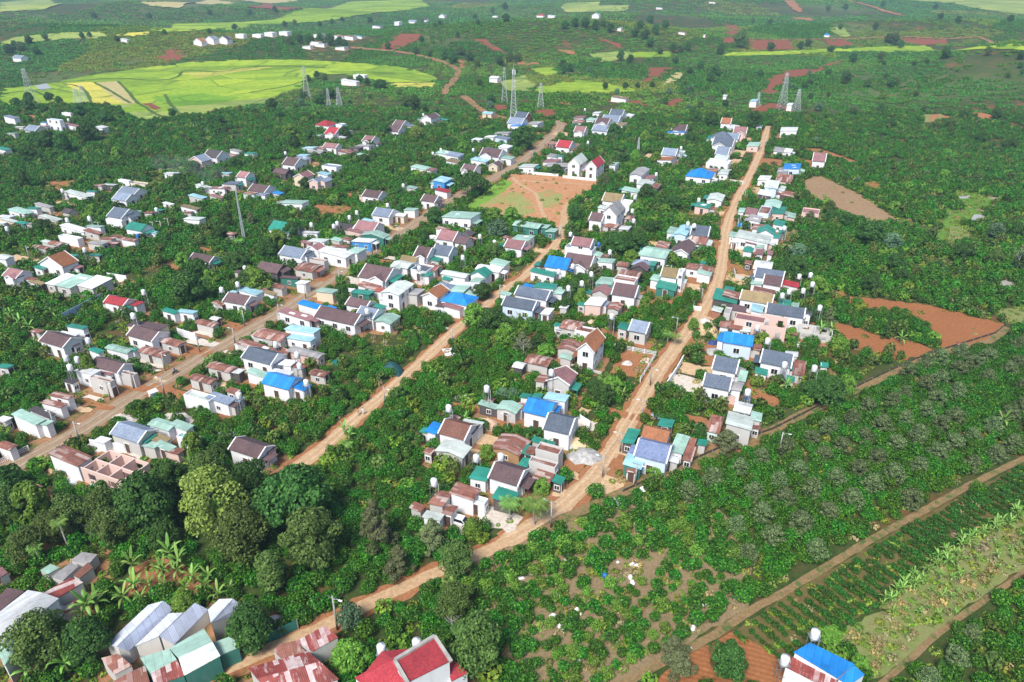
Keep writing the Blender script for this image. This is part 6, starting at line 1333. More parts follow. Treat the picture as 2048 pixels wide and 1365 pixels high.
# ---------------------------------------------------------------- masts, poles, cables
M_LAT = plain('lattice_steel', (.55, .57, .60), .5, .3)
M_RED = plain('mast_red_paint', (.50, .16, .12), .5)
def lattice(h, b0, b1, r, n, arms=()):
    m = MB()
    at = lambda t: b0 + (b1 - b0) * t ** .8
    cs = ((-1, -1), (1, -1), (1, 1), (-1, 1))
    for i in range(n):
        t0, t1 = i / n, (i + 1) / n; w0, w1 = at(t0) / 2, at(t1) / 2
        for j in range(4):
            a, c = cs[j], cs[(j + 1) % 4]
            m.bar((a[0] * w0, a[1] * w0, h * t0 - (.3 if i == 0 else 0)), (a[0] * w1, a[1] * w1, h * t1), r, k=4)
            m.bar((a[0] * w0, a[1] * w0, h * t0), (c[0] * w1, c[1] * w1, h * t1), r * .7, k=3); m.bar((c[0] * w0, c[1] * w0, h * t0), (a[0] * w1, a[1] * w1, h * t1), r * .7, k=3)
    for z, ln in arms:
        for sg in (-1, 1):
            for dy in (-.5, .5): m.bar((0, dy * at(z / h), z), (sg * ln, 0, z + .2), r * .8, k=3)
            m.bar((0, 0, z + 1.2), (sg * ln, 0, z + .2), r * .7, k=3)
    return m
def rise(p, top):
    """how high above p a point has to be to be seen at the level top"""
    a, b = 0.0, 90.0
    for _ in range(40):
        m = (a + b) / 2
        if float(proj(p.x, p.y, p.z + m)[1]) > top: a = m
        else: b = m
    return a
def mast(px, py, top, w, label, nm, cat, arms, r=.075, n=9, top_mb=None):
    p = hit(px, py); d = (p - Vector((0, 0, CAMH))).length
    h = rise(p, top)
    bw = w * d / F
    root = thing(nm, label, cat, p, AX + .5)
    lattice(h, bw, bw * .18, r, n, [(h * a, bw * l) for a, l in arms]).build('lattice', M_LAT, root)
    if top_mb:
        m = MB(); top_mb(m, h, bw * .18); m.build('antenna', M_TANKW, root)
    else:
        m = MB(); m.bar((0, 0, h), (0, 0, h + bw * .12), r, k=4); m.build('peak', M_LAT, root)
    return root
def ant(m, h, b):
    for i in range(3):
        a = 2.1 * i; m.box(math.cos(a) * .9 - .2, math.sin(a) * .9 - .2, h - 3, math.cos(a) * .9 + .2, math.sin(a) * .9 + .2, h - .6)
    for i in range(2): m.lathe([(.1, h - 7 - 3 * i), (.75, h - 6.8 - 3 * i), (.75, h - 6.4 - 3 * i)], 8, (.8, 0))
    m.bar((0, 0, h - .2), (0, 0, h + 3), .06, k=4)
mast(1027, 238, 138, 13, 'tall slim white lattice telecom tower rising behind the blue roofed house', 'telecom_tower', 'tower', (), .10, 14, ant)
ARM = ((.74, .38), (.85, .32), (.95, .26))
for px, py, top, w, lb in ((66, 206, 137, 15, 'steel power pylon over the near end of the rice field'), (170, 210, 172, 14, 'faint steel power pylon standing in the ripe yellow rice'), (156, 207, 178, 12, 'smaller steel power pylon beside the one in yellow rice'), (615, 199, 133, 13, 'tall steel power pylon on the wooded knoll beside the rice'),
        (658, 212, 178, 8, 'thin short power pylon on the knoll slope'), (679, 212, 176, 12, 'short wide power pylon on the knoll slope'), (1009, 205, 135, 11, 'steel power pylon just behind the telecom tower'), (1081, 218, 167, 13, 'steel power pylon beside the square red plot on the ridge'),
        (1563, 219, 146, 15, 'tall steel power pylon standing on the long red field'), (1592, 224, 179, 13, 'shorter wide power pylon beside the small white hut'), (1515, 212, 186, 7, 'small thin power pylon near the pale blue roofed hut')):
    mast(px, py, top, w, lb, 'power_pylon', 'pylon', ARM)
g_ = mast(489, 481, 377, 5, 'thin guyed lattice mast painted pale, among the garden trees', 'guyed_mast', 'mast', (), .08, 18)
mast(1276, 305, 275, 5, 'small grey lattice mast among dense trees behind the steep gabled houses', 'lattice_mast', 'mast', (), .1, 8)

def pole_proto():
    r = thing('utility_pole', 'x', 'utility pole', (0, 0, -50)); m = MB(); m.path([(0, 0, -.3), (0, 0, 4), (0, 0, 8)], [.17, .14, .1], 7); m.build('post', M_CONC, r, True)
    m = MB(); m.bar((-.8, 0, 7.5), (.8, 0, 7.5), .05, k=4)
    for x in (-.7, 0, .7): m.lathe([(.04, 7.5), (.07, 7.6), (.05, 7.72)], 6, (x, 0))
    m.build('crossarm', M_STEEL, r); m = MB(); m.path([(0, 0, 7.2), (.7, 0, 7.6), (1.1, 0, 7.55)], [.035] * 3, 4); m.box(.95, -.12, 7.46, 1.5, .12, 7.56); m.build('lamp', M_TANKW, r)
    return r
PP = None; POLES = []
for s in '675 1260 68;1102 1056 54;161 889 46;1284 840 40;680 570 30;490 653 20;330 792 26;331 742 22;471 690 20;1478 455 26;1463 514 26;1065 322 18;935 385 16;112 862 28;222 800 24;268 778 26;400 705 24;560 640 24;612 598 22;745 510 20;800 478 18;870 432 18;1090 293 14;1340 560 22;1402 608 26;1352 668 28;1512 350 16;1530 300 13;1488 405 18;1300 772 32;1240 905 40;1205 955 44;1545 985 0;1270 970 44;1690 858 0;560 560 20;576 545 18;310 470 18;340 462 20;325 468 22;202 470 26;238 440 20;60 520 26;1000 600 20;1120 478 16;905 690 24;770 812 26;1008 505 0;905 845 0;1015 868 18;1558 905 20'.split(';'):
    a, b, h = map(float, s.split())
    if h < 5: continue
    p = hit(a, b); d = (p - Vector((0, 0, CAMH))).length; H_ = min(9.0, max(4.5, rise(p, b - h)))
    if PP is None: PP = o = pole_proto(); o.location = p; o.rotation_euler[2] = AX
    else: o = dup(PP, p, AX + RNG.choice((0, math.pi)) + RNG.uniform(-.2, .2))
    o.scale = (1, 1, H_ / 8); o['group'] = 'utility poles'; POLES.append((a, b, p, H_))
    spot(o, 'pale concrete utility pole with lamp arm' if H_ > 6 else 'short concrete utility pole with lamp arm', a, b - h / 2)
def cable(i, j, words):
    A, B_ = POLES[i][2] + Vector((0, 0, POLES[i][3] * .93)), POLES[j][2] + Vector((0, 0, POLES[j][3] * .93)); pts = []
    for k in range(11):
        t = k / 10; q = A.lerp(B_, t); q.z -= (A - B_).length * .03 * 4 * t * (1 - t); pts.append(q)
    m = MB(); m.path(pts, [.02] * 11, 3); tag(m.build('power_cable', WALL['k'][1]), words, 'cable', 'overhead cables')
ix = {(int(a), int(b)): i for i, (a, b, _, _) in enumerate(POLES)}
RUN = [(112, 862), (161, 889)], [(112, 862), (222, 800)], [(222, 800), (268, 778)], [(268, 778), (331, 742)], [(331, 742), (400, 705)], [(400, 705), (471, 690)], [(471, 690), (560, 640)], [(560, 640), (612, 598)], [(612, 598), (680, 570)], [(680, 570), (745, 510)], [(745, 510), (800, 478)], [(1102, 1056), (1205, 955)], [(1205, 955), (1240, 905)], [(1240, 905), (1284, 840)], [(1284, 840), (1300, 772)], [(1300, 772), (1352, 668)], [(1352, 668), (1402, 608)]
for a, b in RUN: cable(ix[a], ix[b], 'thin dark overhead cable between roadside poles')

# ---------------------------------------------------------------- fences and walls
M_BLUE = plain('fence_blue_sheet', (.42, .58, .76), .5); M_TEAL = plain('fence_teal_sheet', (.015, .16, .14), .5); M_HEDGE_SHADE = plain('hedge_shade_brown', (.07, .06, .045), .9); M_WHW = WALL['w'][1]; M_GRW = WALL['g'][1]  # the dark brown one paints the hedge shadow beside the earth trail
def fence(px, h, style, mat, label, cat, nm, step=2.4):
    Q = [hit(*p) for p in px]; root = thing(nm, label, cat, Q[0]); o0 = Q[0]
    sh, plist = MB(), []
    def POST(p):
        if not plist:
            pm = MB(); pm.box(-.09, -.09, -.2, .09, .09, h * 1.06); plist.append(pm.build('post', mat if style == 'wall' else M_TRIM if style == 'rail' else M_STEEL, root))
        else: plist.append(plist[0].copy()); C.objects.link(plist[-1])
        plist[-1].location = p
    for A, B_ in zip(Q, Q[1:]):
        L_ = (B_ - A).length; n_ = max(1, round(L_ / step)); d = (B_ - A) / L_; nr = Vector((-d.y, d.x, 0)) * .05
        for i in range(n_):
            a = A + d * (L_ * i / n_ + .06) - o0; b = A + d * (L_ * (i + 1) / n_ - .06) - o0
            if style == 'rail':
                for z in (.35, .75, 1.1): sh.poly([a - nr * .5 + Vector((0, 0, z)), b - nr * .5 + Vector((0, 0, z)), b + nr * .5 + Vector((0, 0, z)), a + nr * .5 + Vector((0, 0, z))] + [a - nr * .5 + Vector((0, 0, z + .1)), b - nr * .5 + Vector((0, 0, z + .1)), b + nr * .5 + Vector((0, 0, z + .1)), a + nr * .5 + Vector((0, 0, z + .1))], [(3, 2, 1, 0), (4, 5, 6, 7), (0, 1, 5, 4), (1, 2, 6, 5), (2, 3, 7, 6), (3, 0, 4, 7)])
                k = int((b - a).length / .28)
                for j in range(k):
                    p = a.lerp(b, (j + .5) / k); sh.bar(p, p + Vector((0, 0, 1.15)), .035, k=4)
            else:
                hh = h * (RNG.uniform(.96, 1.0) if style == 'wall' else 1)
                w = 2.2 if style == 'wall' else .8
                sh.poly([a - nr * w, b - nr * w, b + nr * w, a + nr * w] + [q + Vector((0, 0, hh)) for q in (a - nr * w, b - nr * w, b + nr * w, a + nr * w)], [(3, 2, 1, 0), (4, 5, 6, 7), (0, 1, 5, 4), (1, 2, 6, 5), (2, 3, 7, 6), (3, 0, 4, 7)])
            p = A + d * (L_ * i / n_) - o0; POST(p)
        p = B_ - o0; POST(p)
    sh.build('panel' if style != 'rail' else 'rail', mat, root)
PX = lambda c, *v: [P(c, v[i], v[i + 1]) for i in range(0, len(v), 2)]
fence(PX('A', 655, 1245, 1070, 1030), 2.2, 'sheet', M_BLUE, 'long pale blue sheet metal fence running between coffee plots', 'fence', 'sheet_fence')
fence([(490, 1308), (597, 1258)], 1.7, 'sheet', M_TEAL, 'dark teal corrugated fence along the bottom path', 'fence', 'sheet_fence')
fence(PX('J', 1385, 590, 1850, 680, 1690, 945), 1.25, 'rail', M_TRIM, 'white picket fence with pillars round the bare red garden', 'fence', 'picket_fence', 3)
fence(PX('K', 335, 835, 270, 950, 170, 1100), 1.5, 'wall', M_WHW, 'low white wall along the road at the concrete yard', 'wall', 'yard_wall')
fence(PX('G', 1830, 365, 2010, 420), 2.0, 'wall', M_WHW, 'white yard wall with a gate beside the blue metal house', 'wall', 'yard_wall')
fence(PX('L', 940, 480, 1150, 505, 1455, 560), 1.6, 'wall', M_WHW, 'white sheet wall below the slate roofed grey house', 'wall', 'yard_wall')
fence(PX('L', -40, 690, 130, 610, 300, 520), 1.1, 'rail', M_TRIM, 'white railing of the yard by the paved road at the edge', 'fence', 'yard_railing')
fence([(1245, 985), (1370, 928), (1450, 893), (1545, 860), (1620, 822), (1690, 787)], 0.55, 'sheet', M_HEDGE_SHADE, 'low dark strip standing for hedge shade along the near half of the earth trail', 'fence', 'hedge_shade_strip', 3)  # no real fence: a dark strip put in for the hedge's shadow
fence([(1695, 784), (1760, 752), (1830, 720), (1900, 696), (1990, 668), (2012, 650)], 0.55, 'sheet', M_HEDGE_SHADE, 'low dark strip standing for hedge shade along the far half of the earth trail', 'fence', 'hedge_shade_strip', 3)  # the hedge-shadow strip carried on along the trail
fence(PX('s', 800, 605, 1090, 628), 1.1, 'wall', M_WHW, 'low white wall behind the football ground by the cream roof', 'wall', 'garden_wall', 4)
fence(PX('s', 1130, 640, 1400, 668), 1.1, 'wall', M_WHW, 'low white wall before the two steep gabled houses', 'wall', 'garden_wall', 4)
fence(PX('J', 950, 775, 1290, 865), .6, 'wall', M_GRW, 'low grey kerb wall behind the pink gabled house', 'wall', 'garden_wall', 4)
fence(PX('A', 1110, 800, 1300, 830), 1.6, 'wall', M_WHW, 'white wall enclosing the empty yard of the long metal halls', 'wall', 'yard_wall', 3)
fence(PX('N', 1620, 350, 1700, 400, 1690, 470), 1.4, 'wall', M_TRIM, 'white gate wall at the pale terrace by the dirt road', 'wall', 'yard_wall', 3)
fence(PX('K', 450, 260, 440, 310, 520, 320), 1.2, 'wall', M_WHW, 'short white corner wall where the dirt road narrows', 'wall', 'yard_wall', 3)
fence(PX('E', 905, 170, 900, 260), 1.2, 'rail', M_TRIM, 'white railing beside the dirt road by the tan roof', 'fence', 'yard_railing', 3)
fence(PX('E', 860, 740, 870, 800, 1030, 850), 1.1, 'wall', M_GRW, 'grey wall of the orange yard before the slate roofed house', 'wall', 'yard_wall', 3)

# ---------------------------------------------------------------- heaps, tarpaulins, sacks
def blob(name, mat, px, py, w, h, label, cat, seed, n=14, flat=.0):
    q = random.Random(seed); p = hit(px, py); m = MB(); pr = [(1.0, -.1), (.92, .12), (.68, .5), (.38, .82), (.1, 1.0)]
    v = []
    wob = [q.uniform(.75, 1.2) for _ in range(n)]
    for r, z in pr: v += [(w / 2 * r * wob[j] * math.cos(6.283 * j / n) * 1.2, w / 2 * r * wob[j] * math.sin(6.283 * j / n), h * z * q.uniform(.85, 1.1) if z > 0 else -.1) for j in range(n)]
    m.poly(v, [(i * n + j, i * n + (j + 1) % n, (i + 1) * n + (j + 1) % n, (i + 1) * n + j) for i in range(4) for j in range(n)] + [tuple(range(4 * n, 5 * n))])
    o = m.build(name, mat, smooth=True); o.location = p; o.rotation_euler[2] = AX; tag(o, label, cat)
    return o
M_SACK = plain('white_plastic', (.78, .79, .82), .5); M_HEAPY = plain('yellow_sand', (.62, .47, .28), .95); M_HEAPP = plain('peach_sand', (.66, .45, .32), .95); M_HEAPG = plain('crushed_stone', (.40, .39, .38), .95, var=.35); M_TARP = plain('green_tarpaulin', (.015, .075, .075), .7); M_RUB = plain('pale_rubble', (.56, .50, .47), .95, var=.35)
for i, (c, x, y, w, h, mt, nm, lb, ct) in enumerate((('C', 1020, 425, 5.5, 1.4, M_HEAPY, 'sand_heap', 'tan sand heap beside the pink roofed house', 'sand heap'), ('C', 1105, 395, 4, 1.1, M_SACK, 'covered_heap', 'white covered heap next to the tan sand heap', 'heap'), ('J', 1175, 350, 4, 1.3, M_HEAPP, 'sand_heap', 'pale sand heap behind the rusty flat roofed house', 'sand heap'),
        ('I', 1570, 530, 5, .5, M_SACK, 'plastic_sheet', 'crumpled white plastic sheet on bare ground by the sandy lane', 'plastic sheet'), ('N', 830, 390, 5, 1.6, M_HEAPP, 'sand_heap', 'peach coloured sand heap beside the terracotta brown roof', 'sand heap'), ('N', 1660, 660, 5.5, 1.3, M_HEAPG, 'gravel_heap', 'grey gravel heap on the concrete yard by the dirt road', 'gravel heap'),
        ('N', 1600, 545, 4.5, 1.2, M_HEAPY, 'sand_heap', 'yellow sand heap near the slate roofed white house', 'sand heap'), ('H', 755, 1000, 4.5, 1.0, M_HEAPY, 'sand_heap', 'yellow sand heap between rusty houses by the paved road', 'sand heap'), ('L', 1300, 215, 5, 1.1, M_RUB, 'rubble_heap', 'pinkish rubble heap before the slate roofed grey house', 'rubble heap'),
        ('L', 1840, 195, 6, .9, M_RUB, 'rubble_heap', 'pale rubble heap behind the mint roofs', 'rubble heap'), ('L', 1120, 850, 4, .8, M_RUB, 'rubble_heap', 'pale rubble heap below the roofless pink house', 'rubble heap'), ('I', 940, 745, 4.6, 2.6, M_TARP, 'net_tent', 'dark green net draped into a rounded tent by the sandy lane', 'net tent'),
        ('I', 1690, 1010, 3.6, .8, M_SACK, 'sack_pile', 'row of white sacks on the bare strip beside coffee', 'sack pile'), ('B', 430, 1160, 3.4, 2.2, M_HEAPG, 'covered_stack', 'grey tarpaulin covered stack beside the brown roofed white house', 'stack'), ('O', 398, 1035, 2.6, 1.0, M_SACK, 'sack_pile', 'white sacks piled at the end of the earth trail', 'sack pile'),
        ('L', 720, 845, 2.6, .8, M_SACK, 'plastic_sheet', 'white plastic sheet among trees by the roofless pink house', 'plastic sheet'), ('K', 590, 500, 4.5, 1.2, M_HEAPY, 'sand_heap', 'sandy heap before the rusty striped shed by the dirt road', 'sand heap'), ('K', 660, 745, 4, .9, M_HEAPG, 'rubble_heap', 'grey rubble by the road between slate and blue roofs', 'rubble heap'),
        ('3', 215, 600, 3, .9, M_RUB, 'rubble_heap', 'pale stone heap beside the round tree at the teal fence', 'rubble heap'), ('J', 1200, 1120, 1.6, .7, M_HEAPP, 'earth_heap', 'small pink earth heap in the coffee by the dirt road', 'earth heap'), ('H', 1950, 745, 3.5, .6, M_TEAL, 'tarpaulin', 'flat green tarpaulin among bushes behind the grey pink shed', 'tarpaulin'), ('K', 1490, 665, 3, .8, M_SACK, 'plastic_sheet', 'white sheet below the small rusty shelter', 'plastic sheet'),
        ('O', 745, 240, 2.2, .6, M_BLUE, 'sack_pile', 'pale blue sacks on the bare plot beside the dirt road', 'sack pile'), ('K', 640, 655, 2.6, .9, plain('navy_tarp', (.03, .05, .18)), 'tarpaulin', 'dark blue tarpaulin bundle in front of the bright blue roof', 'tarpaulin'), ('K', 565, 430, 3, .9, M_RUB, 'rubble_heap', 'pale rubble at the roadside below the pink block', 'rubble heap'), ('C', 1000, 855, 4, .7, M_RUB, 'rubble_heap', 'grey debris heap between the slate flat roof and the bushes', 'rubble heap'), ('J', 1100, 745, 2.4, .7, M_HEAPY, 'earth_heap', 'yellow earth heap at the foot of the orange gabled house', 'earth heap'), ('M', 540, 440, 3.2, .5, M_SACK, 'plastic_sheet', 'long white sheet lying behind the brown roofed house at the lane end', 'plastic sheet'), ('J', 1560, 760, 2.6, .8, M_RUB, 'rubble_heap', 'pale rubble beside the bare garden of the picket fence', 'rubble heap'), ('N', 1530, 560, 2.6, .8, M_HEAPG, 'stone_heap', 'grey stone heap behind the yellow sand by the dirt road', 'stone heap'), ('L', 1000, 845, 2.4, .3, M_BLUE, 'sheet_stack', 'stack of pale sheets on the ground below the roofless pink house', 'sheet stack'), ('L', 1165, 960, 2.2, .35, plain('bright_net', (.03, .45, .10)), 'green_net', 'bright green net on the grass below the roofless pink house', 'net'), ('O', 625, 905, 1.4, .6, M_SACK, 'sack', 'white sack at the edge of the earth trail', 'sack'), ('P', 832, 645, 1.6, .8, M_SACK, 'sack', 'white sack halfway along the earth trail', 'sack'), ('E', 930, 275, 2.2, 1.4, plain('blue_tarp', (.05, .30, .70)), 'covered_stack', 'blue covered stack by the dirt road below the grey house', 'stack'))):
    x, y = P(c, x, y); blob(nm, mt, x, y, w, h, lb, ct, i)
SK = None
for i, s in enumerate('695 415;678 455;598 448;426 545;345 575;240 480;195 552;405 632;375 790;705 878;762 818;793 848;610 702;757 1106;533 1070;380 1205;1113 370;1160 355;1085 328;1118 305;1210 490;1177 478;1165 575;1180 610;1140 862;950 832;640 930;560 862;585 858;1055 1055;850 902;1735 772;1700 780;1632 950;670 962;1068 460;1640 250;1405 85;1610 1102;775 1195'.split(';')):
    a, b = map(float, s.split()); x, y = P('4', a, b); p = hit(x, y, .2); p.z = 0
    if SK is None: SK = o = blob('plastic_sack', M_SACK, x, y, .8, .4, 'x', 'sack', 77, 8)
    else: o = SK.copy(); C.objects.link(o)
    o.location = p; k = RNG.uniform(.5, 1.35); o.scale = (k, k * RNG.uniform(.7, 1.2), k); o.rotation_euler[2] = RNG.uniform(0, 6)
    tag(o, 'crumpled white plastic sack lying between bushes of the littered plot', 'sack', 'white sacks littering the front plot')
bk = MB(); bk.lathe([(.3, 0), (.36, .7), (.3, .95), (.12, 1.0)], 12); o = bk.build('water_drum', M_TANKB, smooth=True); x, y = P('4', 968, 588); o.location = hit(x, y); tag(o, 'small blue water drum in the middle of the littered plot', 'drum')
# white kiosk box
p = hit(*P('G', 1582, 1005)); r = thing('kiosk', 'small white box kiosk with a blue front standing by the paved road', 'kiosk', p, AX + 1.2)
m = MB(); m.box(-.8, -.6, .15, .8, .6, 1.55); m.build('body', M_TRIM, r); m = MB(); m.box(-.7, -.63, .35, .7, -.601, 1.2); m.build('front_panel', M_BLUE, r); m = MB(); m.slab([(-.9, -.75, 1.62), (.9, -.75, 1.62), (.9, .7, 1.72), (-.9, .7, 1.72)], .08); m.build('roof', M_TRIM, r)
m = MB(); [m.box(x - .06, y - .06, -.1, x + .06, y + .06, .15) for x in (-.7, .7) for y in (-.5, .5)]; m.build('foot', M_STEEL, r)
# hut on the trail gets a door; red stall canopy
# people, motorbikes, car
M_SKIN = plain('skin', (.38, .22, .15), .6); M_CLOTH = [plain('cloth_dark', (.05, .06, .10), .9), plain('cloth_red', (.45, .06, .05), .9), plain('cloth_tan', (.45, .33, .2), .9), plain('cloth_white', (.65, .65, .66), .9)]
M_RUBBER = plain('rubber', (.03, .03, .03), .8); M_BIKE = plain('bike_red', (.35, .04, .035), .35); M_HAIR = plain('hair', (.02, .015, .012), .8)
def person(loc, rz, seat, shirt, label):
    """one skinned figure, standing in mid-stride or seated"""
    hip = .62 if seat else .92
    if seat: K = {'pel': (0, 0, hip), 'che': (0, .06, hip + .42), 'nec': (0, .08, hip + .58), 'hed': (0, .1, hip + .74), 'top': (0, .1, hip + .86), 'kl': (-.17, .36, hip - .06), 'fl': (-.17, .26, hip - .48), 'kr': (.17, .36, hip - .06), 'fr': (.17, .26, hip - .48), 'el': (-.27, .2, hip + .28), 'hl': (-.26, .46, hip + .32), 'er': (.27, .2, hip + .28), 'hr': (.26, .46, hip + .32)}
    else: K = {'pel': (0, 0, hip), 'che': (0, .02, hip + .42), 'nec': (0, .02, hip + .58), 'hed': (0, .04, hip + .70), 'top': (0, .04, hip + .80), 'kl': (-.1, .14, .5), 'fl': (-.1, .16, .05), 'kr': (.1, -.04, .5), 'fr': (.1, -.22, .07), 'el': (-.25, -.08, hip + .2), 'hl': (-.25, .06, hip - .04), 'er': (.25, .06, hip + .2), 'hr': (.24, .2, hip)}
    K['sl'] = (-.2, K['che'][1], K['che'][2] + .08); K['sr'] = (.2, K['che'][1], K['che'][2] + .08); K['pl'] = (-.1, 0, hip - .05); K['pr'] = (.1, 0, hip - .05)
    R_ = dict(pel=.14, che=.15, nec=.06, hed=.105, top=.07, kl=.07, kr=.07, fl=.045, fr=.045, el=.045, er=.045, hl=.04, hr=.04, sl=.075, sr=.075, pl=.1, pr=.1)
    nm = list(K); me = bpy.data.meshes.new('person'); me.from_pydata([K[n] for n in nm], [(nm.index(a), nm.index(b)) for a, b in (('pel', 'che'), ('che', 'nec'), ('nec', 'hed'), ('hed', 'top'), ('pel', 'pl'), ('pl', 'kl'), ('kl', 'fl'), ('pel', 'pr'), ('pr', 'kr'), ('kr', 'fr'), ('che', 'sl'), ('sl', 'el'), ('el', 'hl'), ('che', 'sr'), ('sr', 'er'), ('er', 'hr'))], [])
    me.materials.append(shirt); o = put('person', me); md = o.modifiers.new('s', 'SKIN'); sk = me.skin_vertices[0].data
    for i, n_ in enumerate(nm): sk[i].radius = (R_[n_],) * 2
    sk[0].use_root = True
    o.modifiers.new('u', 'SUBSURF').levels = 1; o.location = loc; o.rotation_euler[2] = rz; tag(o, label, 'person')
    h = MB(); t = Vector(K['hed']); h.lathe([(.06, t.z + .16), (.115, t.z + .1), (.125, t.z + .02), (.1, t.z - .03)], 8, (t.x, t.y - .02)); h.build('hair', M_HAIR, o, True)
    return o
def motorbike(loc, rz, mat, label):
    r = thing('motorbike', label, 'motorbike', loc, rz)
    for y in (-.62, .62):
        m = MB()
        ring = [(y + .29 * math.cos(6.283 * i / 14), .29 + .29 * math.sin(6.283 * i / 14)) for i in range(15)]
        m.path([(0, a, b) for a, b in ring], [.05] * 15, 5); m.bar((-.05, y, .29), (.05, y, .29), .06); w = m.build('wheel', M_RUBBER, r)
    m = MB(); m.path([(0, -.6, .32), (0, -.2, .45), (0, .2, .42), (0, .5, .75), (0, .6, .35)], [.06, .12, .12, .07, .04], 6); m.path([(0, -.7, .62), (0, -.3, .6), (0, .05, .5)], [.08, .12, .1], 6); m.build('body', mat, r, True)
    m = MB(); m.path([(0, -.7, .7), (0, -.35, .73), (0, .0, .66)], [.09, .12, .07], 6); m.build('seat', M_RUBBER, r, True)
    m = MB(); m.path([(-.32, .4, .98), (0, .5, .93), (.32, .4, .98)], [.025] * 3, 5); m.bar((0, .5, .93), (0, .58, .5), .03); m.lathe([(.03, .8), (.08, .82), (.08, .92), (.02, .94)], 8, (0, .56)); m.build('handlebar', M_STEEL, r)
    return r
RZ = math.radians(-24)
for px, py, dr, mt, cl, lb, lp in ((351, 748, 0, M_RUBBER, M_CLOTH[0], 'dark motorbike ridden along the middle of the paved road', 'dark clothed person riding a motorbike on the paved road'), (955, 385, 0, M_RUBBER, M_CLOTH[0], 'dark motorbike near the umbrella shaped tree on the paved road', 'person riding past the umbrella shaped tree on the paved road'),
        (146, 885, math.pi, M_BIKE, M_CLOTH[1], 'red motorbike at the roadside above the roofless pink house', 'red clothed person on a motorbike above the roofless pink house')):
    p = hit(px, py); motorbike(p, RZ + dr, mt, lb); person(p + Vector((0, -.1 if not dr else .1, .06)), RZ + dr, True, cl, lp)
p = hit(717, 832); person(p, RZ + math.pi, False, M_CLOTH[2], 'person in tan clothes walking down the sandy lane'); person(p + Vector((.9, .35, 0)), RZ + math.pi, False, M_CLOTH[3], 'person in pale clothes walking beside another on the sandy lane')
p = hit(*P('N', 606, 1230)); r = thing('car', 'small white car parked at the edge of the pale yard near bushes', 'car', p, AX)
m = MB(); m.prism([(-2, -.8, .78), (2, -.8, .72), (2, .8, .72), (-2, .8, .78)], .28); pts = [(-1.7, -.72, .78), (1.1, -.72, .75), (1.1, .72, .75), (-1.7, .72, .78), (-1.3, -.6, 1.4), (.45, -.6, 1.4), (.45, .6, 1.4), (-1.3, .6, 1.4)]
m.poly(pts, [(4, 5, 6, 7), (0, 1, 5, 4), (1, 2, 6, 5), (2, 3, 7, 6), (3, 0, 4, 7)]); m.build('body', M_TRIM, r)
m = MB(); m.face([(1.06, -.62, .84), (1.06, .62, .84), (.54, .55, 1.36), (.54, -.55, 1.36)]); m.v = [(x + .02, y, z + .01) for x, y, z in m.v]; m.build('windscreen', M_GLASS, r)
for sg in (-1, 1):
    m = MB(); q = [(-1.5, sg * .735, .86), (.9, sg * .735, .86), (.4, sg * .63, 1.34), (-1.2, sg * .63, 1.34)]; m.face(q if sg < 0 else q[::-1]); m.build('side_window', M_GLASS, r)
    for x in (-1.25, 1.25): m = MB(); m.bar((x, sg * .62, .31), (x, sg * .84, .31), .31, k=14); m.build('wheel', M_RUBBER, r)
tree('N', *P('B', 190, 1275), 16, 10, 'small orange flowering shrub beside the cyan roofed house'); 

# smoke drifting over the roofs
m, n, l, b = base_mat('smoke_vapour'); n.remove(b); pv = n.new('ShaderNodeVolumePrincipled'); pv.inputs['Color'].default_value = (.80, .88, .97, 1); pv.inputs['Density'].default_value = .012; l.new(pv.outputs[0], n['Material Output'].inputs['Volume'])
sm = bpy.data.meshes.new('smoke'); bm = bmesh.new()
for dx, dy, dz, s in ((0, 0, 3, 1.6), (-3, 1, 4.5, 2.2), (-8, 3, 6, 3.2), (-15, 4, 7, 4.0), (-24, 6, 8, 4.6), (-10, -2, 5, 3), (-32, 9, 8, 4)):
    e = bmesh.ops.create_icosphere(bm, subdivisions=2, radius=1)
    for v in e['verts']: v.co = Vector((v.co.x * s * 1.5 + dx, v.co.y * s + dy, v.co.z * s * .8 + dz)) + Vector((RNG.uniform(-.3, .3), RNG.uniform(-.3, .3), RNG.uniform(-.3, .3)))
bm.to_mesh(sm); bm.free(); sm.materials.append(m); o = put('smoke', sm); o.location = hit(*P('r', 300, 640)); tag(o, 'faint blue smoke drifting from behind the dusty pink roof', 'smoke', kind='stuff')
# ---------------------------------------------------------------- labels: what each looks like, and which landmark it stands nearest to
ORD = ['', 'second ', 'third ', 'fourth ', 'fifth ', 'sixth ', 'seventh ', 'eighth ', 'ninth ', 'tenth ']
def label_all():
    by = {}
    for s in SPOTS: by.setdefault(s[1], []).append(s)
    for words, lst in by.items():
        if len(lst) == 1 and len(words.split()) >= 5: lst[0][0]['label'] = words; lst[0].append(1); continue
        rank = {}
        for nm, lx, ly in LANDMARK:
            o = sorted(range(len(lst)), key=lambda i: math.hypot(lst[i][2] - lx, lst[i][3] - ly))
            for r, i in enumerate(o): rank.setdefault(i, []).append((r, math.hypot(lst[i][2] - lx, lst[i][3] - ly), nm))
        for i, s in enumerate(lst):
            n0 = len(words.split()); r, d, nm = min((q for q in rank[i] if n0 + (2 if q[0] else 1) + len(q[2].split()) <= 15 or q[2] == 'the smoke'), key=lambda q: q[0] * 400 + q[1])
            s[0]['label'] = f"{words} {ORD[min(r, 9)] if r < 10 else str(r + 1) + 'th '}nearest {nm}"
label_all()

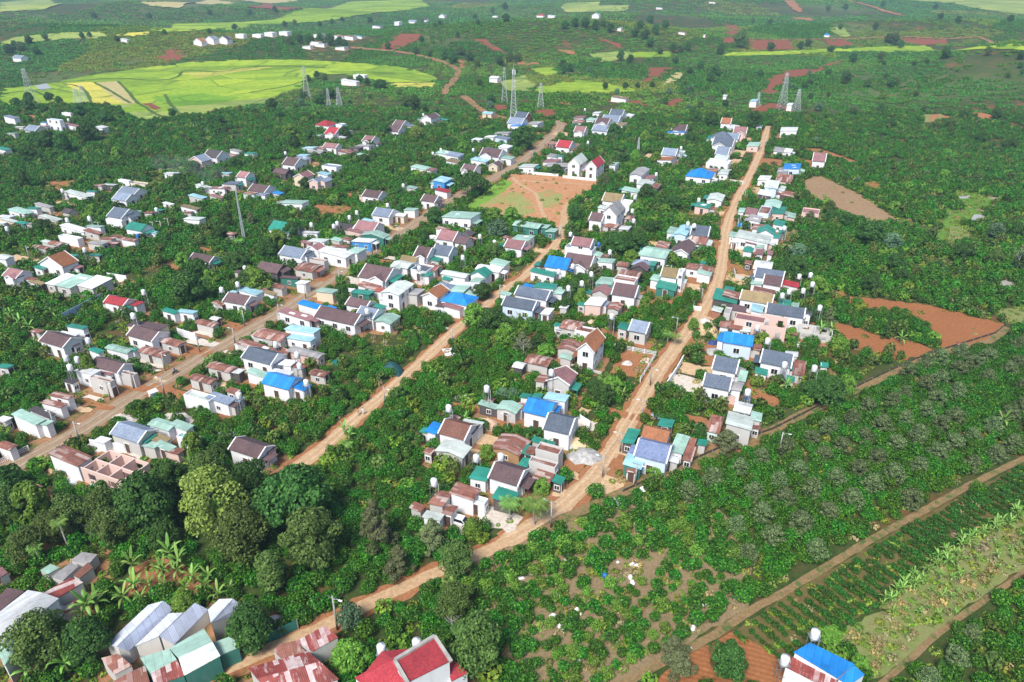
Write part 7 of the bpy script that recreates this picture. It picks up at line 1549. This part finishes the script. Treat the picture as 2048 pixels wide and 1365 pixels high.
# ---------------------------------------------------------------- air, light, camera
m, n, l, b = base_mat('haze_air'); n.remove(b); pv = n.new('ShaderNodeVolumePrincipled'); pv.inputs['Color'].default_value = (.50, .76, 1.0, 1); pv.inputs['Density'].default_value = HAZE; pv.inputs['Anisotropy'].default_value = 0
l.new(pv.outputs[0], n['Material Output'].inputs['Volume'])
hz = MB(); hz.box(-3000, -300, -1.5, 3000, 3000, 118); tag(hz.build('haze', m), 'thin bluish haze over the far hills', 'haze', kind='stuff')

w = bpy.data.worlds.new('World'); SC.world = w; w.use_nodes = True
n, l = w.node_tree.nodes, w.node_tree.links
sky = n.new('ShaderNodeTexSky'); sky.sky_type = 'NISHITA'; sky.sun_disc = False
SUN_EL, SUN_AZ = math.radians(52), math.radians(205)     # from behind the camera
sky.sun_elevation = SUN_EL; sky.sun_rotation = SUN_AZ; sky.dust_density = 2.0; sky.ozone_density = 1.0; sky.air_density = 1.0
l.new(sky.outputs[0], n['Background'].inputs['Color']); n['Background'].inputs['Strength'].default_value = SKY
sl = bpy.data.lights.new('sun', 'SUN'); sl.energy = SUNE; sl.angle = math.radians(18); sl.color = (1, .96, .9)
so = put('sun', sl); d = Vector((math.sin(SUN_AZ) * math.cos(SUN_EL), math.cos(SUN_AZ) * math.cos(SUN_EL), math.sin(SUN_EL))); so.rotation_euler = d.to_track_quat('Z', 'Y').to_euler(); so.location = (0, 0, 300)
cd = bpy.data.cameras.new('camera'); cam = put('camera', cd); cam.location = (0, 0, CAMH); cam.rotation_euler = (math.pi / 2 - PITCH, 0, 0)
cd.sensor_width = 36; cd.lens = 36 * F / 2048; cd.clip_start = 1; cd.clip_end = 12000; SC.camera = cam
SC.view_settings.view_transform = 'Standard'; SC.view_settings.look = 'None'; SC.view_settings.exposure = EXPO; SC.view_settings.gamma = 1; SC.view_settings.use_curve_mapping = False
SC.render.engine = 'CYCLES'
cy = SC.cycles; cy.max_bounces = 5; cy.diffuse_bounces = 2; cy.glossy_bounces = 2; cy.transmission_bounces = 2; cy.volume_bounces = 0; cy.transparent_max_bounces = 8; cy.sample_clamp_indirect = 4; cy.use_denoising = DENOISE
